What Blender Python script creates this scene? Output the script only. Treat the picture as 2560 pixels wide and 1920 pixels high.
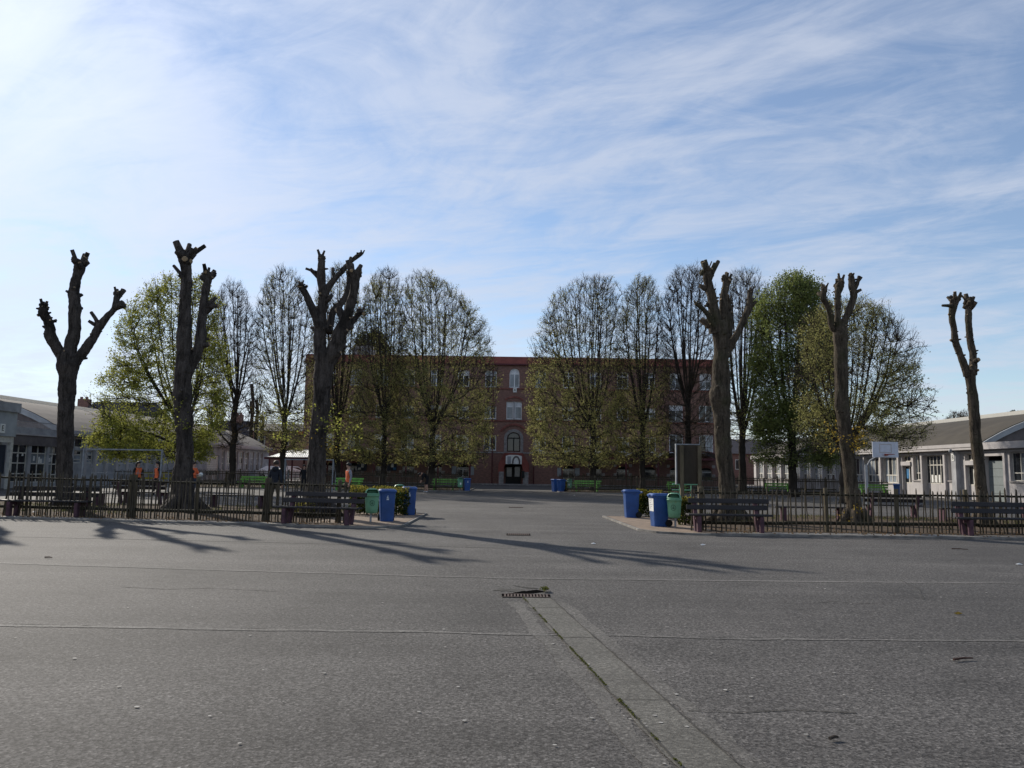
import bpy, bmesh, math, random
import numpy as np
from mathutils import Vector, Matrix, noise as mnoise

random.seed(7)
for _o in list(bpy.data.objects):
    bpy.data.objects.remove(_o, do_unlink=True)
SC = bpy.context.scene
COL = SC.collection
R = math.radians

# ------------------------------------------------------------------ camera
CAM_H = 1.57
FPX = 1934.0                       # focal length for a 2560 px wide frame
PITCH = math.atan((1174 - 960) / FPX)
ROLL = R(0.8)
_F = Vector((0, math.cos(PITCH), math.sin(PITCH)))
_R0 = Vector((1, 0, 0))
_U0 = _R0.cross(_F)
CR = _R0 * math.cos(ROLL) + _U0 * math.sin(ROLL)
CU = -_R0 * math.sin(ROLL) + _U0 * math.cos(ROLL)
cam_data = bpy.data.cameras.new('camera')
cam_data.sensor_width = 36
cam_data.lens = 36 * FPX / 2560
cam_data.clip_start = 0.1
cam_data.clip_end = 3000
cam = bpy.data.objects.new('camera', cam_data)
COL.objects.link(cam)
m = Matrix((CR, CU, -_F)).transposed().to_4x4()
m.translation = Vector((0, 0, CAM_H))
cam.matrix_world = m
SC.camera = cam
SC.render.resolution_x, SC.render.resolution_y = 1024, 768

# ------------------------------------------------------------------ sky, sun, exposure
SUN_AZ, SUN_EL = R(38.5), R(28.8)          # sun stands left of the view axis, ahead of the camera
SUN_DIR = Vector((-math.sin(SUN_AZ) * math.cos(SUN_EL), math.cos(SUN_AZ) * math.cos(SUN_EL), math.sin(SUN_EL)))
world = bpy.data.worlds.new('World')
SC.world = world
world.use_nodes = True
NT = world.node_tree
NT.nodes.clear()


def N(nt, typ, **kw):
    n = nt.nodes.new(typ)
    for k, v in kw.items():
        if k == 'inp':
            for i, val in v.items():
                n.inputs[i].default_value = val
        else:
            setattr(n, k, v)
    return n


def L(nt, a, ao, b, bi):
    nt.links.new(a.outputs[ao], b.inputs[bi])


def math_node(nt, op, a, b=None, c=None, clamp=False):
    n = nt.nodes.new('ShaderNodeMath')
    n.operation = op
    n.use_clamp = clamp
    for i, v in enumerate((a, b, c)):
        if v is None:
            continue
        if isinstance(v, (int, float)):
            n.inputs[i].default_value = v
        else:
            nt.links.new(v, n.inputs[i])
    return n.outputs[0]


def ramp(nt, src, stops):
    n = nt.nodes.new('ShaderNodeValToRGB')
    el = n.color_ramp.elements
    while len(el) < len(stops):
        el.new(0.5)
    for e, (p, c) in zip(el, stops):
        e.position = p
        e.color = (c, c, c, 1) if isinstance(c, (int, float)) else (*c, 1)
    nt.links.new(src, n.inputs[0])
    return n.outputs[0]


def mixc(nt, f, a, b, blend='MIX'):
    n = nt.nodes.new('ShaderNodeMix')
    n.data_type = 'RGBA'
    n.blend_type = blend
    for sock, v in ((n.inputs[0], f), (n.inputs[6], a), (n.inputs[7], b)):
        if isinstance(v, (int, float)):
            sock.default_value = v
        elif isinstance(v, tuple):
            sock.default_value = (*v, 1)
        else:
            nt.links.new(v, sock)
    return n.outputs[2]


sky = N(NT, 'ShaderNodeTexSky', sky_type='NISHITA', sun_disc=False, sun_elevation=SUN_EL,
        sun_rotation=-SUN_AZ, air_density=1.0, dust_density=0.12, ozone_density=1.5, altitude=50)
tc = N(NT, 'ShaderNodeTexCoord')
sep = N(NT, 'ShaderNodeSeparateXYZ')
L(NT, tc, 'Generated', sep, 0)
zc = math_node(NT, 'MAXIMUM', math_node(NT, 'ADD', sep.outputs[2], 0.10), 0.06)
pu = math_node(NT, 'DIVIDE', sep.outputs[0], zc)
pv = math_node(NT, 'DIVIDE', sep.outputs[1], zc)
comb = N(NT, 'ShaderNodeCombineXYZ')
NT.links.new(pu, comb.inputs[0])
NT.links.new(pv, comb.inputs[1])


def cloud_noise(scale, rot, loc, nscale, detail, rough, dist):
    mp = N(NT, 'ShaderNodeMapping', vector_type='TEXTURE')
    mp.inputs['Scale'].default_value = scale
    mp.inputs['Rotation'].default_value = (0, 0, rot)
    mp.inputs['Location'].default_value = loc
    L(NT, comb, 0, mp, 0)
    nz = N(NT, 'ShaderNodeTexNoise', inp={'Scale': nscale, 'Detail': detail, 'Roughness': rough, 'Distortion': dist})
    L(NT, mp, 0, nz, 'Vector')
    return nz.outputs['Fac']


veil = cloud_noise((1.0, 1.6, 1), R(40), (3.1, 1.7, 0), 0.9, 5, 0.55, 0.6)
wisp = cloud_noise((1.0, 2.1, 1), R(50), (0.4, 5.2, 0), 2.5, 10, 0.60, 0.9)
fine = cloud_noise((1.0, 2.2, 1), R(75), (7.3, 2.2, 0), 6.0, 11, 0.68, 1.0)
dens = math_node(NT, 'ADD', math_node(NT, 'MULTIPLY', veil, 0.35),
                 math_node(NT, 'ADD', math_node(NT, 'MULTIPLY', wisp, 0.52), math_node(NT, 'MULTIPLY', fine, 0.30)))
# the veil of cirrus thickens to the west (left)
dens = math_node(NT, 'ADD', dens, math_node(NT, 'MULTIPLY', sep.outputs[0], -0.11))
# the veil seen edge-on thickens towards the horizon
dens = math_node(NT, 'ADD', dens, math_node(NT, 'MULTIPLY', math_node(NT, 'MAXIMUM', math_node(NT, 'SUBTRACT', 0.34, sep.outputs[2]), 0.0), 0.34))
dens = ramp(NT, dens, [(0.51, 0.12), (0.565, 0.29), (0.615, 0.47), (0.67, 0.65), (0.78, 0.82)])
# ice cloud scatters forward: brighter towards the sun
dotn = N(NT, 'ShaderNodeVectorMath', operation='DOT_PRODUCT')
L(NT, tc, 'Generated', dotn, 0)
dotn.inputs[1].default_value = SUN_DIR
dp = math_node(NT, 'MAXIMUM', dotn.outputs['Value'], 0.0)
glow = math_node(NT, 'ADD', math_node(NT, 'MULTIPLY', math_node(NT, 'POWER', dp, 9.0), CLOUD_FWD := 1.5),
                 math_node(NT, 'MULTIPLY', math_node(NT, 'POWER', dp, 40.0), 1.2))
cloud_b = math_node(NT, 'ADD', glow, 4.9)
ccol = N(NT, 'ShaderNodeMix', data_type='RGBA', blend_type='MULTIPLY')
ccol.inputs[0].default_value = 1
ccol.inputs[6].default_value = (0.88, 0.955, 1.12, 1)
NT.links.new(cloud_b, ccol.inputs[7])
hazy = mixc(NT, 1.0, sky.outputs[0], (0.83, 0.86, 0.91), 'MULTIPLY')
skymix = mixc(NT, dens, hazy, ccol.outputs[2])
bg = N(NT, 'ShaderNodeBackground')
bg.inputs[1].default_value = 0.104
NT.links.new(skymix, bg.inputs[0])
wo = N(NT, 'ShaderNodeOutputWorld')
L(NT, bg, 0, wo, 0)

sun_d = bpy.data.lights.new('sun', 'SUN')
sun_d.energy = 3.8
sun_d.angle = R(0.8)
sun_d.color = (1.0, 0.93, 0.82)
sun = bpy.data.objects.new('sun', sun_d)
COL.objects.link(sun)
sun.rotation_euler = (-SUN_DIR).to_track_quat('-Z', 'Y').to_euler()
sun.location = SUN_DIR * 200

vs = SC.view_settings
vs.view_transform = 'Standard'
vs.look = 'None'
vs.exposure = 0.50
vs.gamma = 1.0
vs.use_curve_mapping = False

# ------------------------------------------------------------------ pixel helpers (layout measured on the photo, 2560 x 1920)


def ray(px, py):
    return _F + CR * ((px - 1280) / FPX) + CU * ((960 - py) / FPX)


def gnd(px, py, z=0.0):
    d = ray(px, py)
    t = (z - CAM_H) / d.z
    return Vector((d.x * t, d.y * t, z))


def atY(px, py, Y):
    d = ray(px, py)
    t = Y / d.y
    return Vector((d.x * t, Y, CAM_H + d.z * t))


def atX(px, py, X):
    d = ray(px, py)
    t = X / d.x
    return Vector((X, d.y * t, CAM_H + d.z * t))


# ------------------------------------------------------------------ materials
MATS = {}


def mat(name, col, rough=0.8, var=0.15, scale=6.0, bump=0.0, bscale=40.0, col2=None, spec=0.3, metal=0.0, detail=5, stretch=None, island=0.0):
    if name in MATS:
        return MATS[name]
    m_ = bpy.data.materials.new(name)
    m_.use_nodes = True
    nt = m_.node_tree
    bs = nt.nodes['Principled BSDF']
    t = N(nt, 'ShaderNodeTexCoord')
    vec = t.outputs['Object']
    if stretch:
        mp = N(nt, 'ShaderNodeMapping')
        mp.inputs['Scale'].default_value = stretch
        nt.links.new(vec, mp.inputs[0])
        vec = mp.outputs[0]
    nz = N(nt, 'ShaderNodeTexNoise', inp={'Scale': scale, 'Detail': detail, 'Roughness': 0.6})
    nt.links.new(vec, nz.inputs['Vector'])
    c2 = col2 if col2 else tuple(min(1, c * (1 - var * 1.6)) for c in col)
    c1 = col if col2 else tuple(min(1, c * (1 + var)) for c in col)
    f = ramp(nt, nz.outputs['Fac'], [(0.32, 0.0), (0.68, 1.0)])
    c = mixc(nt, f, c2, c1)
    if island > 0:
        g = N(nt, 'ShaderNodeNewGeometry')
        hv = N(nt, 'ShaderNodeHueSaturation')
        v = math_node(nt, 'ADD', math_node(nt, 'MULTIPLY', g.outputs['Random Per Island'], 2 * island), 1 - island)
        nt.links.new(v, hv.inputs['Value'])
        nt.links.new(c, hv.inputs['Color'])
        c = hv.outputs[0]
    nt.links.new(c, bs.inputs['Base Color'])
    bs.inputs['Roughness'].default_value = rough
    bs.inputs['Metallic'].default_value = metal
    bs.inputs['Specular IOR Level'].default_value = spec
    if bump > 0:
        b2 = N(nt, 'ShaderNodeTexNoise', inp={'Scale': bscale, 'Detail': 6, 'Roughness': 0.65})
        nt.links.new(vec, b2.inputs['Vector'])
        bp = N(nt, 'ShaderNodeBump', inp={'Strength': 1.0, 'Distance': bump})
        nt.links.new(b2.outputs['Fac'], bp.inputs['Height'])
        nt.links.new(bp.outputs[0], bs.inputs['Normal'])
    MATS[name] = m_
    return m_


def leaf_mat(name, col, col2, trans=0.45):
    m_ = bpy.data.materials.new(name)
    m_.use_nodes = True
    nt = m_.node_tree
    nt.nodes.clear()
    g = N(nt, 'ShaderNodeNewGeometry')
    t = N(nt, 'ShaderNodeTexCoord')
    nz = N(nt, 'ShaderNodeTexNoise', inp={'Scale': 0.7, 'Detail': 3})
    L(nt, t, 'Object', nz, 'Vector')
    f = math_node(nt, 'ADD', math_node(nt, 'MULTIPLY', g.outputs['Random Per Island'], 0.65),
                  math_node(nt, 'MULTIPLY', nz.outputs['Fac'], 0.35))
    c = mixc(nt, f, col, col2)
    df = N(nt, 'ShaderNodeBsdfDiffuse')
    tr = N(nt, 'ShaderNodeBsdfTranslucent')
    nt.links.new(c, df.inputs[0])
    nt.links.new(c, tr.inputs[0])
    mx = N(nt, 'ShaderNodeMixShader')
    mx.inputs[0].default_value = trans
    L(nt, df, 0, mx, 1)
    L(nt, tr, 0, mx, 2)
    o = N(nt, 'ShaderNodeOutputMaterial')
    L(nt, mx, 0, o, 0)
    MATS[name] = m_
    return m_


def glass_mat(name, col, rough=0.06):
    m_ = mat(name, col, rough=rough, var=0.35, scale=0.6, spec=0.6)
    return m_


# ------------------------------------------------------------------ mesh building


class MB:
    def __init__(self):
        self.v, self.f, self.m, self.cur = [], [], [], 0

    def add(self, vs_, fs_):
        b = len(self.v)
        self.v.extend([tuple(p) for p in vs_])
        self.f.extend([tuple(i + b for i in q) for q in fs_])
        self.m.extend([self.cur] * len(fs_))
        return self

    def box(self, x0, x1, y0, y1, z0, z1):
        return self.add([(x0, y0, z0), (x1, y0, z0), (x1, y1, z0), (x0, y1, z0), (x0, y0, z1), (x1, y0, z1), (x1, y1, z1), (x0, y1, z1)],
                        [(0, 3, 2, 1), (4, 5, 6, 7), (0, 1, 5, 4), (1, 2, 6, 5), (2, 3, 7, 6), (3, 0, 4, 7)])

    def hexa(self, pts8):
        return self.add(pts8, [(0, 3, 2, 1), (4, 5, 6, 7), (0, 1, 5, 4), (1, 2, 6, 5), (2, 3, 7, 6), (3, 0, 4, 7)])

    def bar(self, a, b, w, h=None):
        h = h or w
        a, b = Vector(a), Vector(b)
        d = (b - a).normalized()
        up = Vector((0, 0, 1)) if abs(d.z) < 0.9 else Vector((0, 1, 0))
        s = d.cross(up).normalized() * (w / 2)
        u = s.cross(d).normalized() * (h / 2)
        return self.hexa([a - s - u, a + s - u, b + s - u, b - s - u, a - s + u, a + s + u, b + s + u, b - s + u])

    def tube(self, pts, rad, n=8, cap=True, wob=0.0, seed=0, ws=1.6, capmat=None, ridge=0.0):
        pts = [Vector(p) for p in pts]
        k = len(pts)
        if isinstance(rad, (int, float)):
            rad = [rad] * k
        ref = Vector((1, 0, 0))
        vs_, fs_ = [], []
        for i in range(k):
            d = (pts[min(i + 1, k - 1)] - pts[max(i - 1, 0)])
            d = d.normalized() if d.length > 1e-9 else Vector((0, 0, 1))
            if abs(d.dot(ref)) > 0.95:
                ref = Vector((0, 1, 0))
            u = (ref - d * ref.dot(d)).normalized()
            w = d.cross(u)
            ref = u
            for j in range(n):
                a = 2 * math.pi * j / n
                q = u * math.cos(a) + w * math.sin(a)
                r = rad[i]
                p = pts[i] + q * r
                if wob > 0:
                    p += q * r * wob * (mnoise.noise(p * ws + Vector((seed, 0, 0))) + 0.5 * mnoise.noise(p * ws * 3.1 + Vector((0, seed, 0))))
                if ridge > 0:
                    p += q * r * ridge * (abs(mnoise.noise(Vector((a * 5.5, p.z * 1.1, seed)))) * 3 + mnoise.noise(p * 14))
                vs_.append(p)
        for i in range(k - 1):
            for j in range(n):
                j2 = (j + 1) % n
                fs_.append((i * n + j, i * n + j2, (i + 1) * n + j2, (i + 1) * n + j))
        self.add(vs_, fs_)
        if cap:
            b = len(self.v) - len(vs_)
            self.f.append(tuple(b + j for j in reversed(range(n))))
            self.m.append(self.cur)
            self.f.append(tuple(b + (k - 1) * n + j for j in range(n)))
            self.m.append(self.cur if capmat is None else capmat)
        return self

    def lathe(self, prof, n=20, c=(0, 0, 0), sx=1.0, sy=1.0, cap=True):
        vs_, fs_ = [], []
        for r, z in prof:
            for j in range(n):
                a = 2 * math.pi * j / n
                vs_.append((c[0] + r * sx * math.cos(a), c[1] + r * sy * math.sin(a), c[2] + z))
        for i in range(len(prof) - 1):
            for j in range(n):
                j2 = (j + 1) % n
                fs_.append((i * n + j, i * n + j2, (i + 1) * n + j2, (i + 1) * n + j))
        if cap:
            fs_.append(tuple(reversed(range(n))))
            fs_.append(tuple((len(prof) - 1) * n + j for j in range(n)))
        return self.add(vs_, fs_)

    def prism(self, poly, z0, z1):
        n = len(poly)
        vs_ = [(x, y, z0) for x, y in poly] + [(x, y, z1) for x, y in poly]
        return self.add(vs_, [tuple(reversed(range(n))), tuple(range(n, 2 * n))] + [(i, (i + 1) % n, n + (i + 1) % n, n + i) for i in range(n)])

    def build(self, name, mats, parent=None, origin=(0, 0, 0), smooth=False, mesh_only=False):
        me = bpy.data.meshes.new(name)
        o3 = Vector(origin)
        me.from_pydata([tuple(Vector(p) - o3) for p in self.v] if o3.length > 0 else self.v, [], self.f)
        mats = mats if isinstance(mats, (list, tuple)) else [mats]
        for q in mats:
            me.materials.append(MATS[q] if isinstance(q, str) else q)
        if len(mats) > 1:
            me.polygons.foreach_set('material_index', self.m)
        if smooth:
            me.polygons.foreach_set('use_smooth', [True] * len(me.polygons))
        me.update()
        if mesh_only:
            return me
        o = bpy.data.objects.new(name, me)
        COL.objects.link(o)
        if parent is not None:
            o.parent = parent
        else:
            o.location = o3
        return o


def bevel(o, w=0.01, seg=2):
    md = o.modifiers.new('bevel', 'BEVEL')
    md.width = w
    md.segments = seg
    md.limit_method = 'ANGLE'
    md.angle_limit = R(35)
    return o


def tag(o, label=None, cat=None, group=None, kind=None):
    if label:
        o['label'] = label
    if cat:
        o['category'] = cat
    if group:
        o['group'] = group
    if kind:
        o['kind'] = kind
    return o


def thing(name, label, cat, loc=(0, 0, 0), rz=0.0, group=None):
    o = bpy.data.objects.new(name, None)
    o.empty_display_size = 0.2
    COL.objects.link(o)
    o.location = loc
    o.rotation_euler = (0, 0, rz)
    return tag(o, label, cat, group)


def copy_tree(o, parent=None):
    c = o.copy()
    COL.objects.link(c)
    c.parent = parent
    for ch in list(o.children):
        copy_tree(ch, c)
    return c


def np_mesh(name, V, F, mats, parent=None):
    """V (n,3) float array, F (m,k) int array, all faces with k corners"""
    me = bpy.data.meshes.new(name)
    k = F.shape[1]
    me.vertices.add(len(V))
    me.vertices.foreach_set('co', np.asarray(V, dtype=np.float32).ravel())
    me.loops.add(F.size)
    me.loops.foreach_set('vertex_index', F.astype(np.int32).ravel())
    me.polygons.add(len(F))
    me.polygons.foreach_set('loop_start', np.arange(0, F.size, k, dtype=np.int32))
    me.polygons.foreach_set('loop_total', np.full(len(F), k, dtype=np.int32))
    me.materials.append(MATS[mats] if isinstance(mats, str) else mats)
    me.update(calc_edges=True)
    me.validate()
    o = bpy.data.objects.new(name, me)
    COL.objects.link(o)
    if parent is not None:
        o.parent = parent
    return o


def leaves_mesh(name, P, size, mats, parent, rng, droop=0.0, aspect=0.7, jitter=0.35):
    """one small four-cornered leaf at each point of P"""
    n = len(P)
    u = rng.normal(size=(n, 3))
    u[:, 2] -= droop
    u /= np.linalg.norm(u, axis=1)[:, None]
    w = rng.normal(size=(n, 3))
    v = np.cross(u, w)
    v /= np.linalg.norm(v, axis=1)[:, None] + 1e-9
    s = size * (1 - jitter + 2 * jitter * rng.random((n, 1)))
    V = np.empty((n, 4, 3))
    V[:, 0] = P - u * s * 0.5
    V[:, 1] = P + v * s * 0.5 * aspect
    V[:, 2] = P + u * s * 0.5
    V[:, 3] = P - v * s * 0.5 * aspect
    return np_mesh(name, V.reshape(-1, 3), np.arange(4 * n).reshape(n, 4), mats, parent)


def text_mesh(name, txt, size, mats, parent, loc, rot, depth=0.004):
    cu = bpy.data.curves.new(name, 'FONT')
    cu.body = txt
    cu.size = size
    cu.align_x = 'CENTER'
    cu.align_y = 'CENTER'
    cu.extrude = depth
    to = bpy.data.objects.new(name + '_tmp', cu)
    COL.objects.link(to)
    bpy.context.view_layer.update()
    me = bpy.data.meshes.new_from_object(to.evaluated_get(bpy.context.evaluated_depsgraph_get()))
    bpy.data.objects.remove(to, do_unlink=True)
    me.name = name
    me.materials.clear()
    me.materials.append(MATS[mats])
    o = bpy.data.objects.new(name, me)
    COL.objects.link(o)
    o.parent = parent
    o.location = loc
    o.rotation_euler = rot
    return o
# ------------------------------------------------------------------ material palette


def bark_mat(name, c_hi, c_lo, c_patch, patch):
    m_ = bpy.data.materials.new(name)
    m_.use_nodes = True
    nt = m_.node_tree
    bs = nt.nodes['Principled BSDF']
    t = N(nt, 'ShaderNodeTexCoord')

    def nz(scale, stretch, detail=8, rough=0.65, dist=0.0):
        mp = N(nt, 'ShaderNodeMapping')
        mp.inputs['Scale'].default_value = stretch
        L(nt, t, 'Object', mp, 0)
        q = N(nt, 'ShaderNodeTexNoise', inp={'Scale': scale, 'Detail': detail, 'Roughness': rough, 'Distortion': dist})
        L(nt, mp, 0, q, 'Vector')
        return q.outputs['Fac']
    fis = nz(9.0, (1, 1, 0.16), 8, 0.7, 0.6)                 # upright fissures
    f = ramp(nt, fis, [(0.36, 0.0), (0.50, 0.55), (0.66, 1.0)])
    c = mixc(nt, f, c_lo, c_hi)
    pt = ramp(nt, nz(1.3, (1, 1, 0.7), 6, 0.6), [(0.52, 0.0), (0.64, 1.0)])   # weathered black / lichen patches
    c = mixc(nt, math_node(nt, 'MULTIPLY', pt, patch), c, c_patch)
    sp = ramp(nt, nz(30, (1, 1, 0.6), 4, 0.7), [(0.3, 0.65), (0.7, 1.3)])
    c = mixc(nt, 1.0, c, sp, 'MULTIPLY')
    nt.links.new(c, bs.inputs['Base Color'])
    bs.inputs['Roughness'].default_value = 0.95
    bs.inputs['Specular IOR Level'].default_value = 0.1
    bp = N(nt, 'ShaderNodeBump', inp={'Strength': 1.0, 'Distance': 0.07})
    hgt = math_node(nt, 'ADD', fis, math_node(nt, 'MULTIPLY', nz(26, (1, 1, 0.5), 6, 0.7), 0.35))
    nt.links.new(hgt, bp.inputs['Height'])
    nt.links.new(bp.outputs[0], bs.inputs['Normal'])
    MATS[name] = m_


bark_mat('bark', (0.105, 0.088, 0.077), (0.026, 0.022, 0.019), (0.012, 0.011, 0.010), 0.75)
bark_mat('bark_mossy', (0.115, 0.092, 0.068), (0.026, 0.022, 0.017), (0.050, 0.050, 0.026), 0.6)
mat('cut_wood', (0.30, 0.21, 0.12), rough=0.9, var=0.3, scale=9)
mat('twig', (0.062, 0.050, 0.041), rough=0.95, var=0.25, scale=3, spec=0.1)
mat('dark_bark', (0.050, 0.042, 0.035), rough=0.95, col2=(0.022, 0.019, 0.016), scale=6, bump=0.02, bscale=14, stretch=(1, 1, 0.4), spec=0.1)
mat('paling', (0.085, 0.070, 0.050), rough=0.9, var=0.3, scale=5, stretch=(3, 3, 0.8), spec=0.15)
mat('fence_rail', (0.034, 0.031, 0.020), rough=0.9, var=0.35, scale=5, spec=0.15)
mat('slat_wood', (0.024, 0.020, 0.020), rough=0.65, var=0.25, scale=7, stretch=(0.4, 3, 3), spec=0.35)
mat('mauve_concrete', (0.105, 0.052, 0.066), rough=0.9, col2=(0.055, 0.031, 0.038), scale=7, bump=0.006)
mat('green_paint', (0.155, 0.36, 0.060), rough=0.5, var=0.15, scale=4)
mat('bin_blue', (0.014, 0.066, 0.235), rough=0.42, var=0.14, scale=4, bump=0.002, bscale=70, spec=0.5)
mat('bin_green', (0.145, 0.34, 0.20), rough=0.45, var=0.12, scale=4, bump=0.002, bscale=70, spec=0.5)
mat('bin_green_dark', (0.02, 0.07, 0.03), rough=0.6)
mat('rubber', (0.015, 0.015, 0.016), rough=0.8)
mat('white_mark', (0.62, 0.66, 0.68), rough=0.7, var=0.1)
mat('paper_white', (0.74, 0.73, 0.69), rough=0.8, var=0.08)
mat('dark_mark', (0.02, 0.05, 0.03), rough=0.7)
mat('brass_label', (0.36, 0.24, 0.05), rough=0.6)
mat('steel', (0.30, 0.31, 0.33), rough=0.45, metal=0.6, var=0.15)
mat('goal_paint', (0.24, 0.255, 0.27), rough=0.6, var=0.2)
mat('kerb_stone', (0.21, 0.195, 0.175), rough=0.9, var=0.3, scale=3, bump=0.006)
mat('soil', (0.105, 0.075, 0.052), rough=1.0, col2=(0.050, 0.040, 0.028), scale=2.2, bump=0.02, bscale=18, spec=0.1)
mat('sand_paving', (0.27, 0.205, 0.155), rough=0.95, col2=(0.165, 0.130, 0.100), scale=2.5, bump=0.006, bscale=60, spec=0.15)
mat('brick', (0.290, 0.158, 0.126), rough=0.9, col2=(0.165, 0.102, 0.084), scale=3.5, bump=0.01, bscale=22, spec=0.15, stretch=(1, 1, 2.5))
mat('brick_trim', (0.24, 0.090, 0.072), rough=0.9, var=0.25, scale=4)
mat('red_fascia', (0.23, 0.066, 0.050), rough=0.75, var=0.18, scale=1.2)
mat('red_steel', (0.105, 0.026, 0.030), rough=0.55, var=0.2)
mat('roof_slate', (0.045, 0.040, 0.048), rough=0.8, var=0.2, scale=2)
mat('stone_grey', (0.27, 0.25, 0.24), rough=0.9, var=0.25, scale=3)
mat('quoin', (0.40, 0.36, 0.33), rough=0.9, var=0.25, scale=2)
mat('frame_white', (0.86, 0.87, 0.88), rough=0.5, var=0.06)
mat('frame_cream', (0.58, 0.55, 0.49), rough=0.6, var=0.15)
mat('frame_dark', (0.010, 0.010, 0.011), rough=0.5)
mat('curtain', (0.74, 0.75, 0.76), rough=0.9, var=0.12, scale=2, stretch=(8, 1, 0.3))
glass_mat('glass', (0.030, 0.034, 0.040))
glass_mat('glass_pale', (0.27, 0.30, 0.33), rough=0.15)
mat('concrete_pale', (0.47, 0.44, 0.43), rough=0.9, col2=(0.38, 0.36, 0.355), scale=1.5, bump=0.004)
mat('concrete_grey', (0.35, 0.35, 0.36), rough=0.9, var=0.2, scale=1.2, bump=0.004)
mat('concrete_blue', (0.34, 0.355, 0.365), rough=0.9, var=0.15, scale=1.2)
mat('brown_cladding', (0.145, 0.125, 0.122), rough=0.9, var=0.2, scale=1.5)
mat('bitumen', (0.080, 0.070, 0.056), rough=0.95, col2=(0.058, 0.051, 0.042), scale=0.8, spec=0.2)
mat('bitumen_warm', (0.165, 0.145, 0.128), rough=0.95, col2=(0.130, 0.116, 0.105), scale=0.8, spec=0.15)
leaf_mat('ridge_white', (0.78, 0.76, 0.70), (0.84, 0.82, 0.76), 0.6)
mat('garage_grey', (0.19, 0.215, 0.215), rough=0.5, var=0.06)
mat('timber_board', (0.050, 0.040, 0.028), rough=0.85, var=0.2, scale=4, stretch=(1, 1, 0.3))
mat('post_timber', (0.115, 0.095, 0.060), rough=0.9, var=0.25, scale=5, stretch=(3, 3, 0.5))
mat('backboard', (0.52, 0.54, 0.60), rough=0.5, var=0.06)
mat('hoop_red', (0.30, 0.055, 0.03), rough=0.5)
mat('corrugated', (0.72, 0.69, 0.62), rough=0.5, var=0.12)
mat('vault_grey', (0.48, 0.46, 0.45), rough=0.45, var=0.15)
mat('car_white', (0.70, 0.72, 0.74), rough=0.25, var=0.02, spec=0.6)
mat('skin', (0.42, 0.25, 0.18), rough=0.6, var=0.05)
mat('hair_black', (0.012, 0.010, 0.010), rough=0.6, var=0.2)
mat('hair_brown', (0.04, 0.025, 0.018), rough=0.6, var=0.2)
mat('vest_orange', (0.78, 0.16, 0.055), rough=0.8, var=0.08)
mat('cloth_black', (0.012, 0.012, 0.014), rough=0.9, var=0.2)
mat('cloth_navy', (0.022, 0.026, 0.036), rough=0.9, var=0.2)
mat('cloth_grey', (0.26, 0.27, 0.30), rough=0.9, var=0.12)
mat('cloth_khaki', (0.085, 0.072, 0.045), rough=0.9, var=0.15)
mat('cloth_jeans', (0.04, 0.05, 0.08), rough=0.9, var=0.2)
mat('shoe_white', (0.66, 0.67, 0.69), rough=0.6)
mat('ball_white', (0.62, 0.62, 0.58), rough=0.5)
mat('red_plastic', (0.75, 0.02, 0.012), rough=0.5)
mat('poster_blue', (0.05, 0.19, 0.38), rough=0.5, var=0.3, scale=2)
mat('poster_dark', (0.02, 0.03, 0.05), rough=0.4)
mat('yellow_paint', (0.50, 0.42, 0.02), rough=0.6)
mat('weed_green', (0.085, 0.10, 0.02), rough=0.95, var=0.4, scale=12)
mat('pit_shade', (0.006, 0.006, 0.006), rough=1.0, spec=0.0)  # matt black that paints the shade down in the drain holes
mat('crack_dark', (0.050, 0.047, 0.042), rough=1.0, var=0.3, scale=9)
mat('stick', (0.06, 0.03, 0.022), rough=0.9)
mat('rust_iron', (0.075, 0.050, 0.042), rough=0.85, var=0.35, scale=20)
mat('gum', (0.34, 0.325, 0.30), rough=0.8, island=0.3)
leaf_mat('leaf_lime', (0.16, 0.18, 0.035), (0.36, 0.36, 0.085), 0.55)
leaf_mat('leaf_olive', (0.18, 0.18, 0.068), (0.39, 0.37, 0.14), 0.5)
leaf_mat('leaf_bud', (0.065, 0.052, 0.024), (0.12, 0.085, 0.034), 0.4)
leaf_mat('leaf_green', (0.085, 0.125, 0.042), (0.25, 0.27, 0.09), 0.55)
leaf_mat('leaf_gold', (0.26, 0.17, 0.03), (0.42, 0.30, 0.06), 0.5)
leaf_mat('leaf_evergreen', (0.012, 0.022, 0.010), (0.035, 0.050, 0.018), 0.3)
leaf_mat('leaf_hedge', (0.015, 0.024, 0.008), (0.060, 0.075, 0.016), 0.35)
leaf_mat('leaf_hedge_tip', (0.12, 0.12, 0.025), (0.34, 0.28, 0.06), 0.4)
leaf_mat('blade', (0.062, 0.070, 0.022), (0.13, 0.135, 0.045), 0.4)
leaf_mat('dead_leaf', (0.16, 0.09, 0.04), (0.30, 0.20, 0.11), 0.2)


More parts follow.
